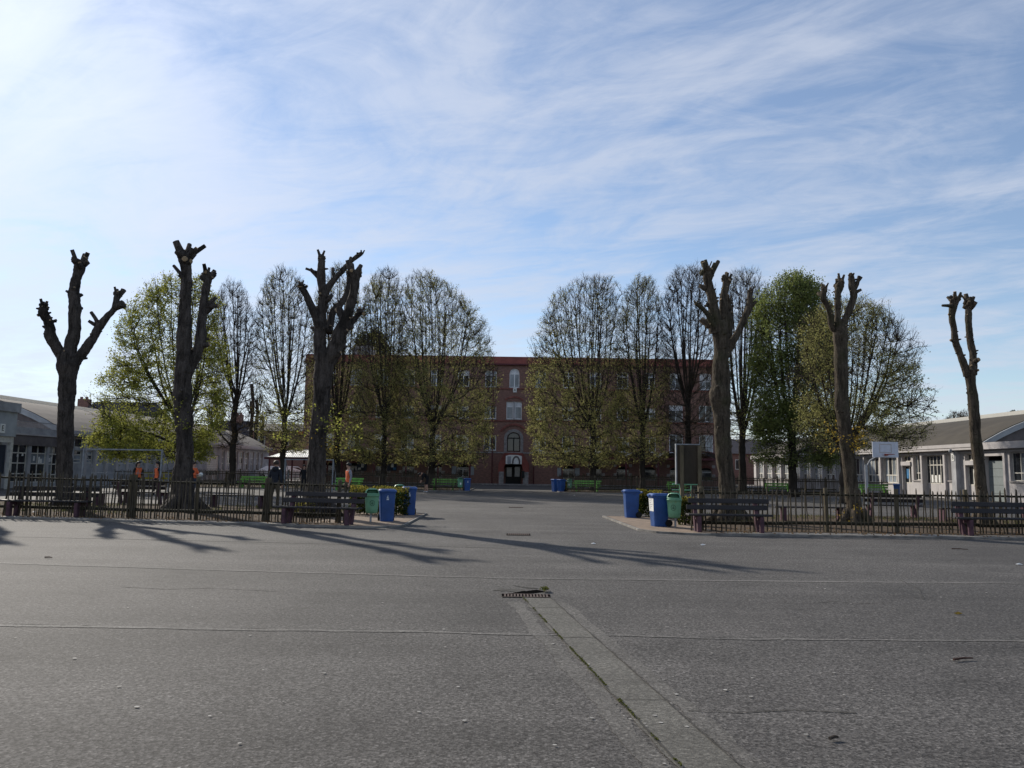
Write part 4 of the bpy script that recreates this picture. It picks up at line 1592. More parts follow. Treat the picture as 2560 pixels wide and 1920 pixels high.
for j in range(k + 1):
    s = j / k
    x = SX0 + 0.3 + (SX1 - SX0 - 0.3) * s
    tp_ = min(1.0, math.sin(min(1.0, s / 0.42) * math.pi / 2) ** 0.8 if s < 0.42 else 1.0)
    for i in range(kk_ + 1):
        v = -1 + 2 * i / kk_
        q.v.append((x, SY + 2.25 + 2.55 * v, zb2 + 0.012 + (rise * (1 - v * v) + 0.0) * tp_ + (0.035 if j % 2 else 0)))
for j in range(k):
    for i in range(kk_):
        a = j * (kk_ + 1) + i
        q.f.append((a, a + kk_ + 1, a + kk_ + 2, a + 1))
        q.m.append(0)
q.build('curved_roof', 'corrugated', sh, o)


def car(label, x, y, rz):
    t = thing('parked_car', label, 'car', (x, y, 0), rz, 'white cars parked behind the far fence')
    prof = [(-2.1, 0.35), (-2.15, 0.75), (-2.0, 0.95), (-1.15, 1.05), (-0.45, 1.55), (0.9, 1.62), (1.75, 1.15), (2.05, 1.0), (2.12, 0.5), (2.0, 0.3)]
    q = MB()
    for sgn, wd in ((-1, 0.88), (1, 0.88)):
        for px_, pz_ in prof:
            ww = wd * (0.80 if pz_ > 1.3 else 1.0)
            q.v.append((px_, sgn * ww, pz_))
    n = len(prof)
    q.f += [tuple(range(n)), tuple(reversed(range(n, 2 * n)))] + [(i, n + i, n + (i + 1) % n, (i + 1) % n) for i in range(n)]
    q.m += [0] * (n + 2)
    bevel(q.build('body', 'car_white', t, smooth=False), 0.05, 3)
    for sgn in (-1, 1):
        q = MB()
        yy = sgn * 0.885
        q.add([(-1.05, yy, 1.06), (0.2, yy, 1.06), (0.2, yy * 0.84, 1.50), (-0.45, yy * 0.84, 1.48)], [(0, 1, 2, 3)])
        q.add([(0.28, yy, 1.06), (1.5, yy, 1.10), (0.9, yy * 0.84, 1.52), (0.28, yy * 0.84, 1.50)], [(0, 1, 2, 3)])
        q.build('side_window', 'glass', t)
        for wx in (-1.3, 1.3):
            q = MB()
            q.tube([(wx, sgn * 0.70, 0.32), (wx, sgn * 0.90, 0.32)], 0.32, 18)
            wh = q.build('wheel', 'rubber', t)
            q = MB()
            q.tube([(wx, sgn * 0.902, 0.32), (wx, sgn * 0.915, 0.32)], 0.2, 14)
            q.build('rim', 'steel', wh)
    q = MB()
    q.add([(-1.18, -0.75, 1.07), (-1.18, 0.75, 1.07), (-0.49, 0.66, 1.53), (-0.49, -0.66, 1.53)], [(0, 1, 2, 3)])
    q.build('windscreen', 'glass', t)
    for sgn in (-1, 1):
        q = MB()
        q.box(-2.16, -2.02, min(sgn * 0.5, sgn * 0.8), max(sgn * 0.5, sgn * 0.8), 0.70, 0.88)
        q.build('headlight', 'goal_paint', t)
    return t


p = atY(733, 1175, 90)
car('white car parked behind the far fence, nearer the brick school', p.x, 90, R(205))
p = atY(686, 1175, 93)
car('white car parked behind the far fence, left of the other white car', p.x, 93, R(195))
# ------------------------------------------------------------------ pollarded trees, heavily cut back


def smooth_path(pts, sub=4):
    """Catmull-Rom through (Vector, radius) pairs"""
    out = []
    n = len(pts)
    for i in range(n - 1):
        p0, p1, p2, p3 = pts[max(i - 1, 0)], pts[i], pts[i + 1], pts[min(i + 2, n - 1)]
        for k in range(sub):
            t = k / sub
            c = [(-t + 2 * t * t - t ** 3) / 2, (2 - 5 * t * t + 3 * t ** 3) / 2, (t + 4 * t * t - 3 * t ** 3) / 2, (-t * t + t ** 3) / 2]
            out.append((p0[0] * c[0] + p1[0] * c[1] + p2[0] * c[2] + p3[0] * c[3], p1[1] + (p2[1] - p1[1]) * t))
    out.append(pts[-1])
    return out


def pollard(label, Y, trunk, limbs, stubs, bark='bark', seed=1, shift=None, leafy=None, mirror=False):
    """trunk/limbs: lists of (px, py, width px); each limb carries the depth change at its tip"""
    base = atY(trunk[0][0], trunk[0][1], Y)
    X0 = base.x if shift is None else shift
    dx = X0 - base.x
    root = thing('pollarded_tree', label, 'tree', (X0, Y, ZB), group='pollarded trees behind the front fence')
    o = Vector((X0, Y, ZB))
    sc = Y / FPX
    rg_ = random.Random(seed)

    def conv(path, d0, d1):
        out = []
        for i, (px, py, w_) in enumerate(path):
            t = i / max(1, len(path) - 1)
            yy = Y + d0 + (d1 - d0) * t
            p = atY(px, py, yy)
            p.x += dx
            if mirror:
                p.x = 2 * X0 - p.x
            out.append((p, w_ * sc * 0.425))
        return out
    tp = conv(trunk, 0, 0)
    # root flare
    b = tp[0][0].copy()
    b.z = ZB - 0.03
    tp = [(b, tp[0][1] * 1.25)] + [(q_, r2) for q_, r2 in tp if q_.z > ZB + 0.12]
    sp = smooth_path(tp, 11)
    mb = MB()
    mb.tube([p for p, _ in sp], [r2 for _, r2 in sp], 36, wob=0.15, seed=seed, ws=2.2, ridge=0.05)
    for k in range(6):                                # roots
        a = 2 * math.pi * k / 6 + rg_.uniform(-.3, .3)
        r0 = tp[0][1]
        mb.tube([b + Vector((math.cos(a) * r0 * 0.5, math.sin(a) * r0 * 0.5, 0.42)), b + Vector((math.cos(a) * r0 * 1.0, math.sin(a) * r0 * 1.0, 0.14)), b + Vector((math.cos(a) * r0 * 1.6, math.sin(a) * r0 * 1.6, -0.03))],
                [r0 * 0.4, r0 * 0.34, r0 * 0.12], 8, wob=0.2, seed=k)
    for k in range(16):                               # burls on the trunk
        t = rg_.uniform(0.15, 0.95)
        p, r2 = sp[int(t * (len(sp) - 1))]
        a = rg_.uniform(0, 6.28)
        d = Vector((math.cos(a), math.sin(a), 0.1))
        mb.tube([p + d * r2 * 0.6, p + d * r2 * 1.02, p + d * r2 * 1.16], [r2 * 0.32, r2 * 0.24, r2 * 0.08], 8, wob=0.25, seed=k + 5)
    mb.build('trunk', [bark, 'cut_wood'], root, o, smooth=True)
    allp = list(sp)
    for path, dd in limbs:
        lp_ = conv(path, 0, dd)
        # sink the root of the limb into the trunk
        s0 = smooth_path(lp_, 9)
        mb = MB()
        mb.tube([p for p, _ in s0], [r2 for _, r2 in s0], 20, wob=0.22, seed=seed + len(allp), ws=3.0, capmat=1, ridge=0.05)
        for k in range(12):                           # knobs and snags of old cuts
            i = rg_.randrange(2, len(s0))
            p, r2 = s0[i]
            a = rg_.uniform(0, 6.28)
            d = (Vector((math.cos(a), math.sin(a), rg_.uniform(0.0, 0.8)))).normalized()
            ln_ = r2 * rg_.uniform(1.25, 1.9)
            mb.tube([p + d * r2 * 0.5, p + d * r2 * 1.0, p + d * ln_], [r2 * 0.42, r2 * 0.34, r2 * 0.24 * rg_.uniform(0.6, 1.2)], 7, wob=0.25, seed=k, capmat=1 if rg_.random() < 0.6 else 0)
        tip, rt = s0[-1]
        for k in range(9):                            # swollen, clubbed head
            a = 2.4 * k + rg_.uniform(-.5, .5)
            d = Vector((math.cos(a), math.sin(a), rg_.uniform(0.0, 0.9)))
            dn = rg_.uniform(0.3, 2.0)
            c0 = s0[max(0, len(s0) - 1 - int(dn * 4))][0]
            mb.tube([c0, c0 + d * rt * 0.75, c0 + d * rt * rg_.uniform(1.15, 1.5)], [rt * 0.6, rt * 0.58, rt * rg_.uniform(0.28, 0.46)], 9, wob=0.35, seed=k * 3, capmat=1 if k < 4 else 0)
        for k in range(3):                            # short sawn stubs on top
            a = 2.1 * k + rg_.uniform(-.5, .5)
            d = Vector((math.cos(a) * 0.45, math.sin(a) * 0.45, 1.0))
            b2 = tip + Vector((math.cos(a), math.sin(a), -0.6)) * rt * 0.55
            mb.tube([b2, b2 + d * rt * 0.9, b2 + d * rt * rg_.uniform(1.3, 2.3)], [rt * 0.5, rt * 0.42, rt * 0.36], 9, wob=0.25, seed=k * 7, capmat=1)
        mb.build('limb', [bark, 'cut_wood'], root, o, smooth=True)
        allp += s0
    for a_, b_, w0, w1 in stubs:
        # anchor depth: nearest limb point in the picture plane
        pa = atY(a_[0], a_[1], Y)
        pa.x += dx
        near = min(allp, key=lambda q: (q[0].x - pa.x) ** 2 + (q[0].z - pa.z) ** 2)[0]
        pa = near.copy()
        pb = atY(b_[0], b_[1], near.y + rg_.uniform(-0.25, 0.25))
        pb.x += dx
        if mirror:
            pb.x = 2 * X0 - pb.x
        mb = MB()
        mid = (pa + pb) / 2 + Vector((rg_.uniform(-.03, .03), 0, rg_.uniform(-.03, .03)))
        mb.tube([pa, mid, pb], [w0 * sc / 2, (w0 + w1) * sc / 4, w1 * sc / 2], 9, wob=0.2, seed=seed, capmat=1 if rg_.random() < 0.5 else 0)
        mb.build('stub', [bark, 'cut_wood'], root, o, smooth=True)
    if leafy:
        rngl = np.random.default_rng(seed)
        for (pa, pb, nsp, mname, ext) in leafy:
            tw = MB()
            PP = []
            for k in range(nsp):
                t = rgl = rngl.random()
                px = pa[0] + (pb[0] - pa[0]) * t
                py = pa[1] + (pb[1] - pa[1]) * t
                st = atY(px, py, Y)
                st.x += dx
                a = rngl.uniform(0, 6.28)
                d = Vector((math.cos(a), math.sin(a), rngl.uniform(-0.15, 0.6)))
                ln_ = rngl.uniform(0.3, 1.0) * ext
                e = st + d * ln_
                mdl = st + d * ln_ * 0.5 + Vector((0, 0, 0.1))
                tw.tube([st, mdl, e], [0.012, 0.009, 0.004], 4, cap=False)
                for j in range(int(5 + 9 * ln_)):
                    s = rngl.uniform(0.35, 1.05)
                    PP.append(list((st + d * ln_ * s - o + Vector(rngl.normal(size=3) * 0.07))))
            tw.build('sprouts', 'twig', root, o)
            leaves_mesh('sprout_leaves', np.array(PP), 0.075, mname, root, rngl)
    return root


T1t = [(166, 1268, 58), (163, 1240, 46), (160, 1181, 40), (163, 1080, 42), (166, 1000, 41), (168, 950, 46), (170, 915, 57), (168, 885, 52)]
T1l = [([(156, 895, 26), (147, 878, 30), (130, 849, 30), (124, 820, 27), (118, 800, 25), (107, 783, 25), (111, 763, 20)], -0.5),
       ([(172, 890, 38), (176, 872, 35), (185, 835, 34), (187, 762, 32), (185, 734, 31), (189, 705, 26), (197, 676, 28), (201, 656, 34)], 0.2),
       ([(182, 912, 30), (191, 901, 30), (217, 869, 27), (237, 838, 25), (249, 815, 24), (269, 791, 18), (286, 771, 17), (292, 745, 18), (295, 733, 20)], 0.6)]
T1s = [((107, 783), (94, 789), 9, 7), ((107, 778), (97, 773), 8, 6), ((205, 664), (215, 643), 16, 13), ((193, 664), (183, 651), 14, 12), ((293, 740), (312, 725), 14, 10), ((284, 768), (308, 760), 16, 24), ((230, 812), (228, 781), 11, 9), ((229, 806), (221, 802), 12, 8)]
pollard('pollarded tree with three bare limbs in front of the left hall, leftmost in view', gnd(165, 1268, ZB).y, T1t, T1l, T1s, 'bark', 1)
t0 = pollard('pollarded tree standing beyond the left edge of the photo, seen by its shadow', gnd(165, 1268, ZB).y + 0.6, T1t, T1l, [], 'bark', 9, shift=gnd(165, 1268, ZB).x - 4.9, mirror=True)

T2t = [(456, 1276, 80), (457, 1245, 62), (458, 1181, 54), (462, 1124, 44), (460, 1060, 46), (457, 994, 50), (458, 922, 46)]
T2l = [([(458, 935, 44), (460, 849, 40), (463, 791, 36), (464, 734, 32), (466, 690, 30), (463, 661, 29), (460, 640, 40)], 0.0),
       ([(466, 945, 30), (477, 916, 28), (498, 864, 32), (505, 806, 27), (508, 762, 23), (513, 734, 22), (518, 705, 25), (521, 686, 30)], 0.7)]
T2s = [((451, 640), (440, 603), 22, 17), ((464, 645), (474, 611), 16, 13), ((478, 645), (492, 620), 11, 9), ((478, 650), (513, 614), 16, 9), ((451, 701), (434, 664), 13, 7), ((514, 695), (507, 684), 12, 10), ((521, 690), (523, 669), 10, 7), ((526, 695), (535, 680), 11, 9), ((519, 778), (536, 758), 16, 14), ((534, 762), (540, 743), 13, 9), ((535, 762), (546, 765), 12, 10), ((520, 868), (523, 860), 20, 12)]
pollard('tall dark pollarded tree with two upright stems and a forked crown, second from the left', gnd(456, 1276, ZB).y, T2t, T2l, T2s, 'bark', 2,
        leafy=[((480, 1010), (490, 1080), 14, 'leaf_lime', 1.1)])

T3t = [(792, 1290, 84), (791, 1262, 64), (789, 1225, 56), (791, 1196, 52), (795, 1095, 48), (803, 1030, 49), (807, 950, 50), (811, 907, 55), (813, 885, 56)]
T3l = [([(802, 900, 36), (800, 830, 35), (804, 784, 31), (809, 738, 25), (803, 701, 26), (804, 661, 21), (803, 638, 17)], 0.1),
       ([(803, 840, 28), (797, 809, 27), (781, 772, 22), (766, 738, 18), (754, 720, 17), (751, 713, 15)], -0.6),
       ([(810, 745, 24), (815, 729, 24), (834, 701, 18), (858, 674, 15), (880, 651, 13), (904, 633, 11)], 0.4),
       ([(822, 905, 44), (834, 880, 44), (846, 846, 42), (855, 821, 38), (867, 791, 29), (877, 760, 26), (886, 723, 25), (887, 695, 30), (884, 679, 32)], -0.3),
       ([(822, 830, 22), (824, 815, 22), (834, 778, 20), (858, 751, 18), (870, 723, 16), (874, 688, 15)], 0.7),
       ([(862, 828, 22), (874, 812, 20), (892, 791, 15), (902, 775, 16)], 0.4)]
T3s = [((791, 703), (776, 673), 11, 9), ((780, 682), (764, 671), 7, 6), ((835, 695), (832, 670), 9, 8), ((879, 655), (877, 644), 9, 8), ((766, 735), (768, 714), 9, 7), ((845, 808), (846, 772), 18, 20), ((820, 760), (830, 738), 12, 10), ((900, 778), (909, 785), 12, 9), ((804, 650), (797, 645), 12, 8), ((872, 812), (880, 818), 18, 12)]
pollard('large pollarded tree with many bare limbs beside the left bins, third from the left', gnd(792, 1290, ZB).y, T3t, T3l, T3s, 'bark', 3,
        leafy=[((778, 1060), (775, 1110), 26, 'leaf_lime', 1.7), ((800, 1030), (830, 1040), 8, 'leaf_lime', 0.8), ((815, 1110), (818, 1135), 6, 'leaf_gold', 0.6)])

T4t = [(1824, 1302, 70), (1822, 1270, 52), (1817, 1210, 44), (1810, 1130, 44), (1806, 1066, 45), (1804, 1030, 46), (1800, 984, 57), (1803, 938, 48), (1803, 877, 43), (1800, 831, 46), (1793, 805, 44)]
T4l = [([(1792, 830, 42), (1787, 810, 38), (1784, 772, 30), (1778, 738, 26), (1769, 701, 24), (1769, 679, 28)], -0.2),
       ([(1793, 835, 20), (1784, 815, 18), (1766, 781, 13), (1739, 758, 10)], -0.5),
       ([(1806, 820, 30), (1809, 791, 26), (1809, 748, 22), (1815, 717, 21), (1816, 700, 22)], 0.2),
       ([(1815, 870, 26), (1821, 846, 22), (1824, 800, 19), (1821, 750, 16)], 0.9),
       ([(1812, 890, 28), (1821, 870, 26), (1843, 834, 19), (1861, 797, 19), (1873, 766, 20), (1875, 740, 15), (1877, 726, 13)], 0.4)]
T4s = [((1765, 685), (1755, 654), 13, 10), ((1769, 680), (1763, 650), 12, 10), ((1784, 705), (1796, 653), 16, 10), ((1775, 680), (1779, 654), 4, 3), ((1784, 690), (1786, 664), 10, 8), ((1768, 730), (1748, 713), 16, 10), ((1762, 690), (1749, 681), 12, 8), ((1815, 703), (1816, 682), 10, 9), ((1811, 705), (1807, 689), 9, 7), ((1820, 706), (1829, 697), 10, 8), ((1776, 830), (1752, 800), 18, 15), ((1878, 765), (1890, 753), 12, 8), ((1782, 985), (1776, 990), 20, 14)]
pollard('thick burled pollarded tree behind the brown board, first right of the walkway', gnd(1824, 1302, ZB).y, T4t, T4l, T4s, 'bark_mossy', 4)

T5t = [(2138, 1308, 58), (2134, 1275, 42), (2129, 1225, 37), (2121, 1150, 36), (2114, 1087, 37), (2104, 1000, 37), (2103, 928, 36), (2100, 839, 40), (2098, 806, 38)]
T5l = [([(2088, 825, 20), (2079, 809, 18), (2076, 785, 17), (2067, 761, 17), (2058, 743, 19), (2062, 718, 13)], -0.3),
       ([(2096, 825, 22), (2094, 797, 18), (2094, 767, 16), (2094, 737, 18), (2098, 716, 23), (2101, 700, 19)], 0.4),
       ([(2106, 825, 24), (2112, 803, 20), (2124, 773, 20), (2134, 740, 21), (2130, 716, 20), (2128, 689, 14)], 0.0)]
T5s = [((2056, 745), (2045, 733), 11, 9), ((2140, 728), (2148, 690), 12, 8), ((2143, 724), (2154, 693), 8, 6), ((2142, 735), (2153, 724), 10, 7), ((2094, 722), (2088, 712), 12, 9)]
pollard('pollarded tree with three short stems and golden sprouts low on its trunk', gnd(2138, 1308, ZB).y, T5t, T5l, T5s, 'bark_mossy', 5,
        leafy=[((2100, 1060), (2118, 1135), 26, 'leaf_gold', 0.85), ((2120, 1060), (2122, 1110), 8, 'leaf_gold', 0.6), ((2136, 1285), (2140, 1300), 10, 'leaf_gold', 0.8)])

T6t = [(2459, 1316, 48), (2457, 1280, 33), (2454, 1225, 29), (2446, 1150, 29), (2439, 1087, 29), (2434, 1018, 28), (2427, 958, 26), (2424, 925, 31)]
T6l = [([(2418, 940, 22), (2413, 922, 20), (2401, 886, 18), (2389, 854, 19), (2385, 821, 17), (2380, 791, 18), (2385, 761, 24), (2388, 747, 22)], -0.2),
       ([(2430, 935, 24), (2433, 912, 22), (2433, 886, 18), (2425, 851, 17), (2422, 809, 17), (2422, 779, 18), (2421, 757, 22)], 0.4)]
T6s = [((2382, 758), (2368, 742), 9, 7), ((2387, 755), (2385, 736), 8, 7), ((2378, 770), (2356, 764), 10, 7), ((2393, 758), (2397, 748), 12, 10), ((2418, 762), (2414, 735), 14, 10), ((2425, 765), (2440, 754), 14, 9), ((2412, 758), (2403, 737), 6, 4), ((2438, 905), (2447, 898), 16, 10), ((2383, 860), (2376, 850), 9, 6)]
pollard('slim pollarded tree with two bare stems in front of the right hall, rightmost in view', gnd(2459, 1316, ZB).y, T6t, T6l, T6s, 'bark_mossy', 6)

# ------------------------------------------------------------------ leafy trees


def grow_tree(label, X, Y, H, trunk_r, head, env, n_targets, leaf, leaf_n, leaf_size, seed, n_limb=16, low=0.35, leaf_spread=0.28, bark='dark_bark', steep=1.4, zmin=2.2, group='lime trees before the brick school', name='lime_tree', leaf_low=None, twigk=1.0, zb=None, spray=5):
    """env(z01) -> (cx, rx, ry): crown half widths at relative height; branches grow towards targets in that volume"""
    zb = ZB if zb is None else zb
    rng = np.random.default_rng(seed)
    root = thing(name, label, 'tree', (X, Y, zb), group=group)
    nodes = [np.array([0, 0, -0.05])]
    par = [-1]
    k = 7
    for i in range(1, k + 1):
        nodes.append(np.array([rng.normal() * 0.04, rng.normal() * 0.04, head * i / k]))
        par.append(len(nodes) - 2)
    top = len(nodes) - 1
    H0 = zmin
    # main limbs: many straight leaders fanning up out of the old pollard head
    lev = [0] * len(nodes)
    for j in range(n_limb):
        a = 2 * math.pi * (j * 0.381966) + rng.uniform(-.3, .3)
        f = 0.15 + 0.78 * ((j + 0.5) / n_limb) ** 0.7
        zt = H * (0.97 - 0.20 * f ** 2 - rng.uniform(0, 0.10))
        cx, rx, ry = env((zt - H0) / (H - H0))
        end = np.array([cx + rx * f * math.cos(a), ry * f * math.sin(a), zt])
        st_i = top - int(rng.integers(0, 2))
        st = nodes[st_i]
        cxm, rxm, rym = env(0.5)
        ctl = np.array([(cxm * 0.5 + rxm * f * 0.62 * math.cos(a)), rym * f * 0.62 * math.sin(a), head + (zt - head) * 0.30])
        prev = st_i
        wob_ = rng.normal(size=3) * 0.10
        for i in range(1, 13):
            t = i / 12
            p = st * (1 - t) ** 2 + 2 * ctl * t * (1 - t) + end * t * t + wob_ * math.sin(t * 7 + j) * t
            nodes.append(p)
            par.append(prev)
            lev.append(0)
            prev = len(nodes) - 1
    # targets
    T = []
    while len(T) < n_targets:
        z01 = rng.random()
        cx, rx, ry = env(z01)
        if rng.random() > (rx / max(0.1, env(0.4)[1])) ** 1.2 + 0.12:
            continue
        a = rng.uniform(0, 6.283)
        f = rng.random() ** 0.30 * (1 + 0.22 * mnoise.noise(Vector((math.cos(a) * 2.2 + seed, math.sin(a) * 2.2, z01 * 5))))
        p = np.array([cx + 1.06 * rx * f * math.cos(a), ry * f * math.sin(a), H0 + (H - H0) * z01])
        p += rng.normal(size=3) * 0.12
        T.append(p)
    T = np.array(T)
    order = np.argsort(np.linalg.norm(T - nodes[top], axis=1) + rng.normal(size=len(T)) * 1.2)
    cap = len(nodes) + 5 * len(T) + 10
    NA = np.zeros((cap, 3))
    NA[:len(nodes)] = np.array(nodes)
    cnt = len(nodes)
    tips = []
    LV = np.zeros(cap)
    for ti in order:
        p = T[ti]
        v = p - NA[2:cnt]
        d = np.linalg.norm(v, axis=1) + 1e-6
        el = v[:, 2] / d
        lowz = p[2] < H * low
        cost = d * (1 + (0.5 if lowz else steep) * np.maximum(0, (0.25 if lowz else 0.86) - el)) + LV[2:cnt] * 0.30
        i = int(np.argmin(cost)) + 2
        s = NA[i].copy()
        dist = d[i - 2]
        m_ = 2 if dist < 0.9 else 4
        prev = i
        bow = rng.normal(size=3) * 0.035 * dist
        bow[2] += (-0.06 if not lowz else 0.10) * dist
        for q in range(1, m_ + 1):
            t = q / m_
            NA[cnt] = s + (p - s) * t + bow * 4 * t * (1 - t)
            par.append(prev)
            LV[cnt] = LV[i] + 1 + 0.25 * q
            prev = cnt
            cnt += 1
        tips.append(prev)
    NA = NA[:cnt]
    par = np.array(par)
    # radii by the pipe model
    rad = np.zeros(cnt)
    tipr = 0.0100 * twigk
    ch = np.zeros(cnt, bool)
    ch[par[1:]] = True
    acc = np.where(ch, 0.0, tipr ** 2.12)
    for i in range(cnt - 1, 0, -1):
        acc[par[i]] += acc[i]
    rad = acc ** (1 / 2.12)
    kk = trunk_r / rad[1]
    rad = np.where(rad > tipr * 2.6, np.maximum(rad * kk, tipr * 1.1), rad)
    # trunk and limbs as rounder tubes, twigs as three sided ones
    a = NA[par[1:]]
    b = NA[1:]
    ra, rb = np.minimum(rad[par[1:]], rad[1:] * 1.6), rad[1:]
    thick = rb > 0.05

    def tubes(a, b, ra, rb, n):
        d = b - a
        d /= np.linalg.norm(d, axis=1)[:, None] + 1e-9
        ref = np.where(np.abs(d[:, 2:3]) > 0.9, np.array([[1.0, 0, 0]]), np.array([[0, 0, 1.0]]))
        u = np.cross(d, ref)
        u /= np.linalg.norm(u, axis=1)[:, None] + 1e-9
        w = np.cross(d, u)
        M = len(a)
        V = np.empty((M, 2 * n, 3))
        for j in range(n):
            an = 2 * math.pi * j / n
            q = u * math.cos(an) + w * math.sin(an)
            V[:, j] = a + q * ra[:, None]
            V[:, n + j] = b + q * rb[:, None]
        F = np.empty((M, n, 4), int)
        base = np.arange(M)[:, None] * 2 * n
        for j in range(n):
            j2 = (j + 1) % n
            F[:, j] = np.concatenate([base + j, base + j2, base + n + j2, base + n + j], axis=1)
        return V.reshape(-1, 3), F.reshape(-1, 4)
    tr_idx = np.arange(1, k + 1)
    is_tr = np.zeros(cnt - 1, bool)
    is_tr[tr_idx - 1] = True
    mb = MB()
    pts = [Vector(NA[i]) for i in range(k + 1)]
    rr = [rad[1] * 1.35] + [rad[1] * (1.0 - 0.25 * i / k) for i in range(1, k + 1)]
    spp = smooth_path(list(zip(pts, rr)), 3)
    mb.tube([p for p, _ in spp], [r2 for _, r2 in spp], 12, wob=0.18, seed=seed, ws=2.0)
    mb.build('trunk', bark, root, smooth=True)
    sel = thick & ~is_tr
    V, F = tubes(a[sel], b[sel], ra[sel], rb[sel], 7)
    tag(np_mesh('limbs', V, F, bark, root), kind='stuff')
    sel = ~thick & ~is_tr
    V, F = tubes(a[sel], b[sel], ra[sel], rb[sel], 3)
    # last fine spray of shoots at every twig end
    tips_a = np.array(tips)
    keep = rng.random(len(tips_a)) < np.interp((NA[tips_a][:, 2] - H0) / (H - H0), [0, 0.35, 0.6, 1], [0.2, 0.3, 0.85, 1.0])
    tips_a = tips_a[keep]
    q0 = np.repeat(NA[tips_a], spray, axis=0)
    dq = np.repeat(NA[tips_a] - NA[par[tips_a]], spray, axis=0)
    dq /= np.linalg.norm(dq, axis=1)[:, None] + 1e-9
    dq = dq + rng.normal(size=dq.shape) * 0.55 + np.array([0, 0, 0.35])
    dq /= np.linalg.norm(dq, axis=1)[:, None] + 1e-9
    st_ = q0 - dq * 0.02 - np.repeat(NA[tips_a] - NA[par[tips_a]], spray, axis=0) * rng.random((len(q0), 1)) * 0.8
    en_ = st_ + dq * rng.uniform(0.18, 0.5, (len(q0), 1))
    V2, F2 = tubes(st_, en_, np.full(len(q0), 0.0055 * twigk), np.full(len(q0), 0.003 * twigk), 3)
    F = np.vstack([F, F2 + len(V)])
    V = np.vstack([V, V2])
    tag(np_mesh('twigs', V, F, 'twig', root), kind='stuff')
    # leaves round the twig ends
    tp = NA[np.array(tips)]
    tpar = NA[par[np.array(tips)]]
    z01 = (tp[:, 2] - H0) / (H - H0)
    dens = leaf_n * rng.uniform(0.3, 1.7, len(tp))
    if leaf_low is not None:
        dens *= np.interp(z01, [0, 0.3, 0.6, 1.0], leaf_low)
    cl = np.array([mnoise.noise(Vector((q[0] * 0.5 + seed, q[1] * 0.5, q[2] * 0.5))) for q in tp])
    dens *= np.clip(1 + 2.2 * cl, 0.05, 3.0)
    cntl = rng.poisson(np.maximum(dens, 0))
    idx = np.repeat(np.arange(len(tp)), cntl)
    t = rng.random((len(idx), 1)) * 0.9
    P = tp[idx] * (1 - t) + tpar[idx] * t + rng.normal(size=(len(idx), 3)) * leaf_spread * 0.45
    if len(P):
        tag(leaves_mesh('foliage', P, leaf_size, leaf, root, rng, droop=0.5), kind='stuff')
    return root


def envelope(pts):
    """pts: list of (z01, centre, halfwidth); depth half width is the mean of the widths"""
    zz = [p[0] for p in pts]
    cc = [p[1] for p in pts]
    hh = [p[2] for p in pts]
    dep = float(np.mean(hh)) * 1.0

    def f(z):
        h = float(np.interp(z, zz, hh))
        return float(np.interp(z, zz, cc)), h, min(max(h, 0.2), dep * 1.1)
    return f


def px_tree(label, Y, px_base, y_top, y_low, prof, **kw):
    """prof: (py, left px, right px) outline of the crown in the photo"""
    base = atY(px_base, 1215, Y)
    ztop = atY(px_base, y_top, Y).z - ZB
    zlow = atY(px_base, y_low, Y).z - ZB
    pts = []
    for py, l_, r_2 in sorted(prof, key=lambda q: -q[0]):
        pl_, pr_ = atY(l_, py, Y), atY(r_2, py, Y)
        z01 = ((pl_.z + pr_.z) / 2 - ZB - zlow) / (ztop - zlow)
        pts.append((z01, (pl_.x + pr_.x) / 2 - base.x, (pr_.x - pl_.x) / 2))
    return grow_tree(label, base.x, Y, ztop, env=envelope(pts), zmin=zlow, **kw)


TY = 61.0
LL = dict(leaf_low=[1.5, 1.4, 0.8, 0.6])
px_tree('broad lime tree in yellow green leaf behind the second pollard on the left', 47.0, 452, 690, 1150,
        [(1150, 265, 500), (1100, 245, 540), (1000, 250, 560), (930, 272, 560), (850, 300, 555), (770, 335, 550), (720, 380, 530), (695, 420, 500)],
        trunk_r=0.24, head=4.2, n_targets=4302, leaf='leaf_lime', spray=2, leaf_n=12, leaf_size=0.10, seed=31, low=0.55, steep=0.7, leaf_low=[1.7, 1.3, 0.9, 0.9])
px_tree('slim almost bare lime tree just right of the second pollard', TY, 578, 706, 1120,
        [(1120, 545, 610), (1040, 525, 640), (950, 515, 645), (860, 518, 642), (780, 530, 632), (730, 548, 612), (708, 565, 598)],
        trunk_r=0.27, head=7.0, n_targets=3154, leaf='leaf_bud', leaf_n=3.0, leaf_size=0.05, seed=32, low=0.3)
px_tree('nearly bare upright lime tree left of the third pollard', TY, 705, 672, 1130,
        [(1130, 660, 760), (1040, 640, 780), (950, 632, 785), (850, 635, 785), (760, 645, 775), (700, 665, 755), (675, 690, 730)],
        trunk_r=0.25, head=5.8, n_targets=3585, leaf='leaf_olive', leaf_n=3.0, leaf_size=0.085, seed=33, leaf_low=[2.4, 1.2, 0.7, 0.8])
px_tree('upright lime tree standing partly behind the third pollard', TY + 2, 838, 662, 1150,
        [(1150, 790, 890), (1060, 775, 905), (960, 775, 910), (850, 778, 908), (750, 790, 900), (690, 815, 880), (665, 835, 862)],
        trunk_r=0.27, head=5.0, n_targets=3728, leaf='leaf_olive', leaf_n=4.2, leaf_size=0.085, seed=34, **LL)
px_tree('narrow lime tree in thin leaf in front of the left part of the school', TY, 957, 674, 1160,
        [(1160, 900, 1010), (1080, 880, 1030), (980, 885, 1020), (880, 890, 1015), (790, 900, 1015), (720, 915, 1005), (680, 945, 990)],
        trunk_r=0.23, head=5.5, n_targets=4159, leaf='leaf_olive', leaf_n=6, leaf_size=0.09, seed=35, **LL)
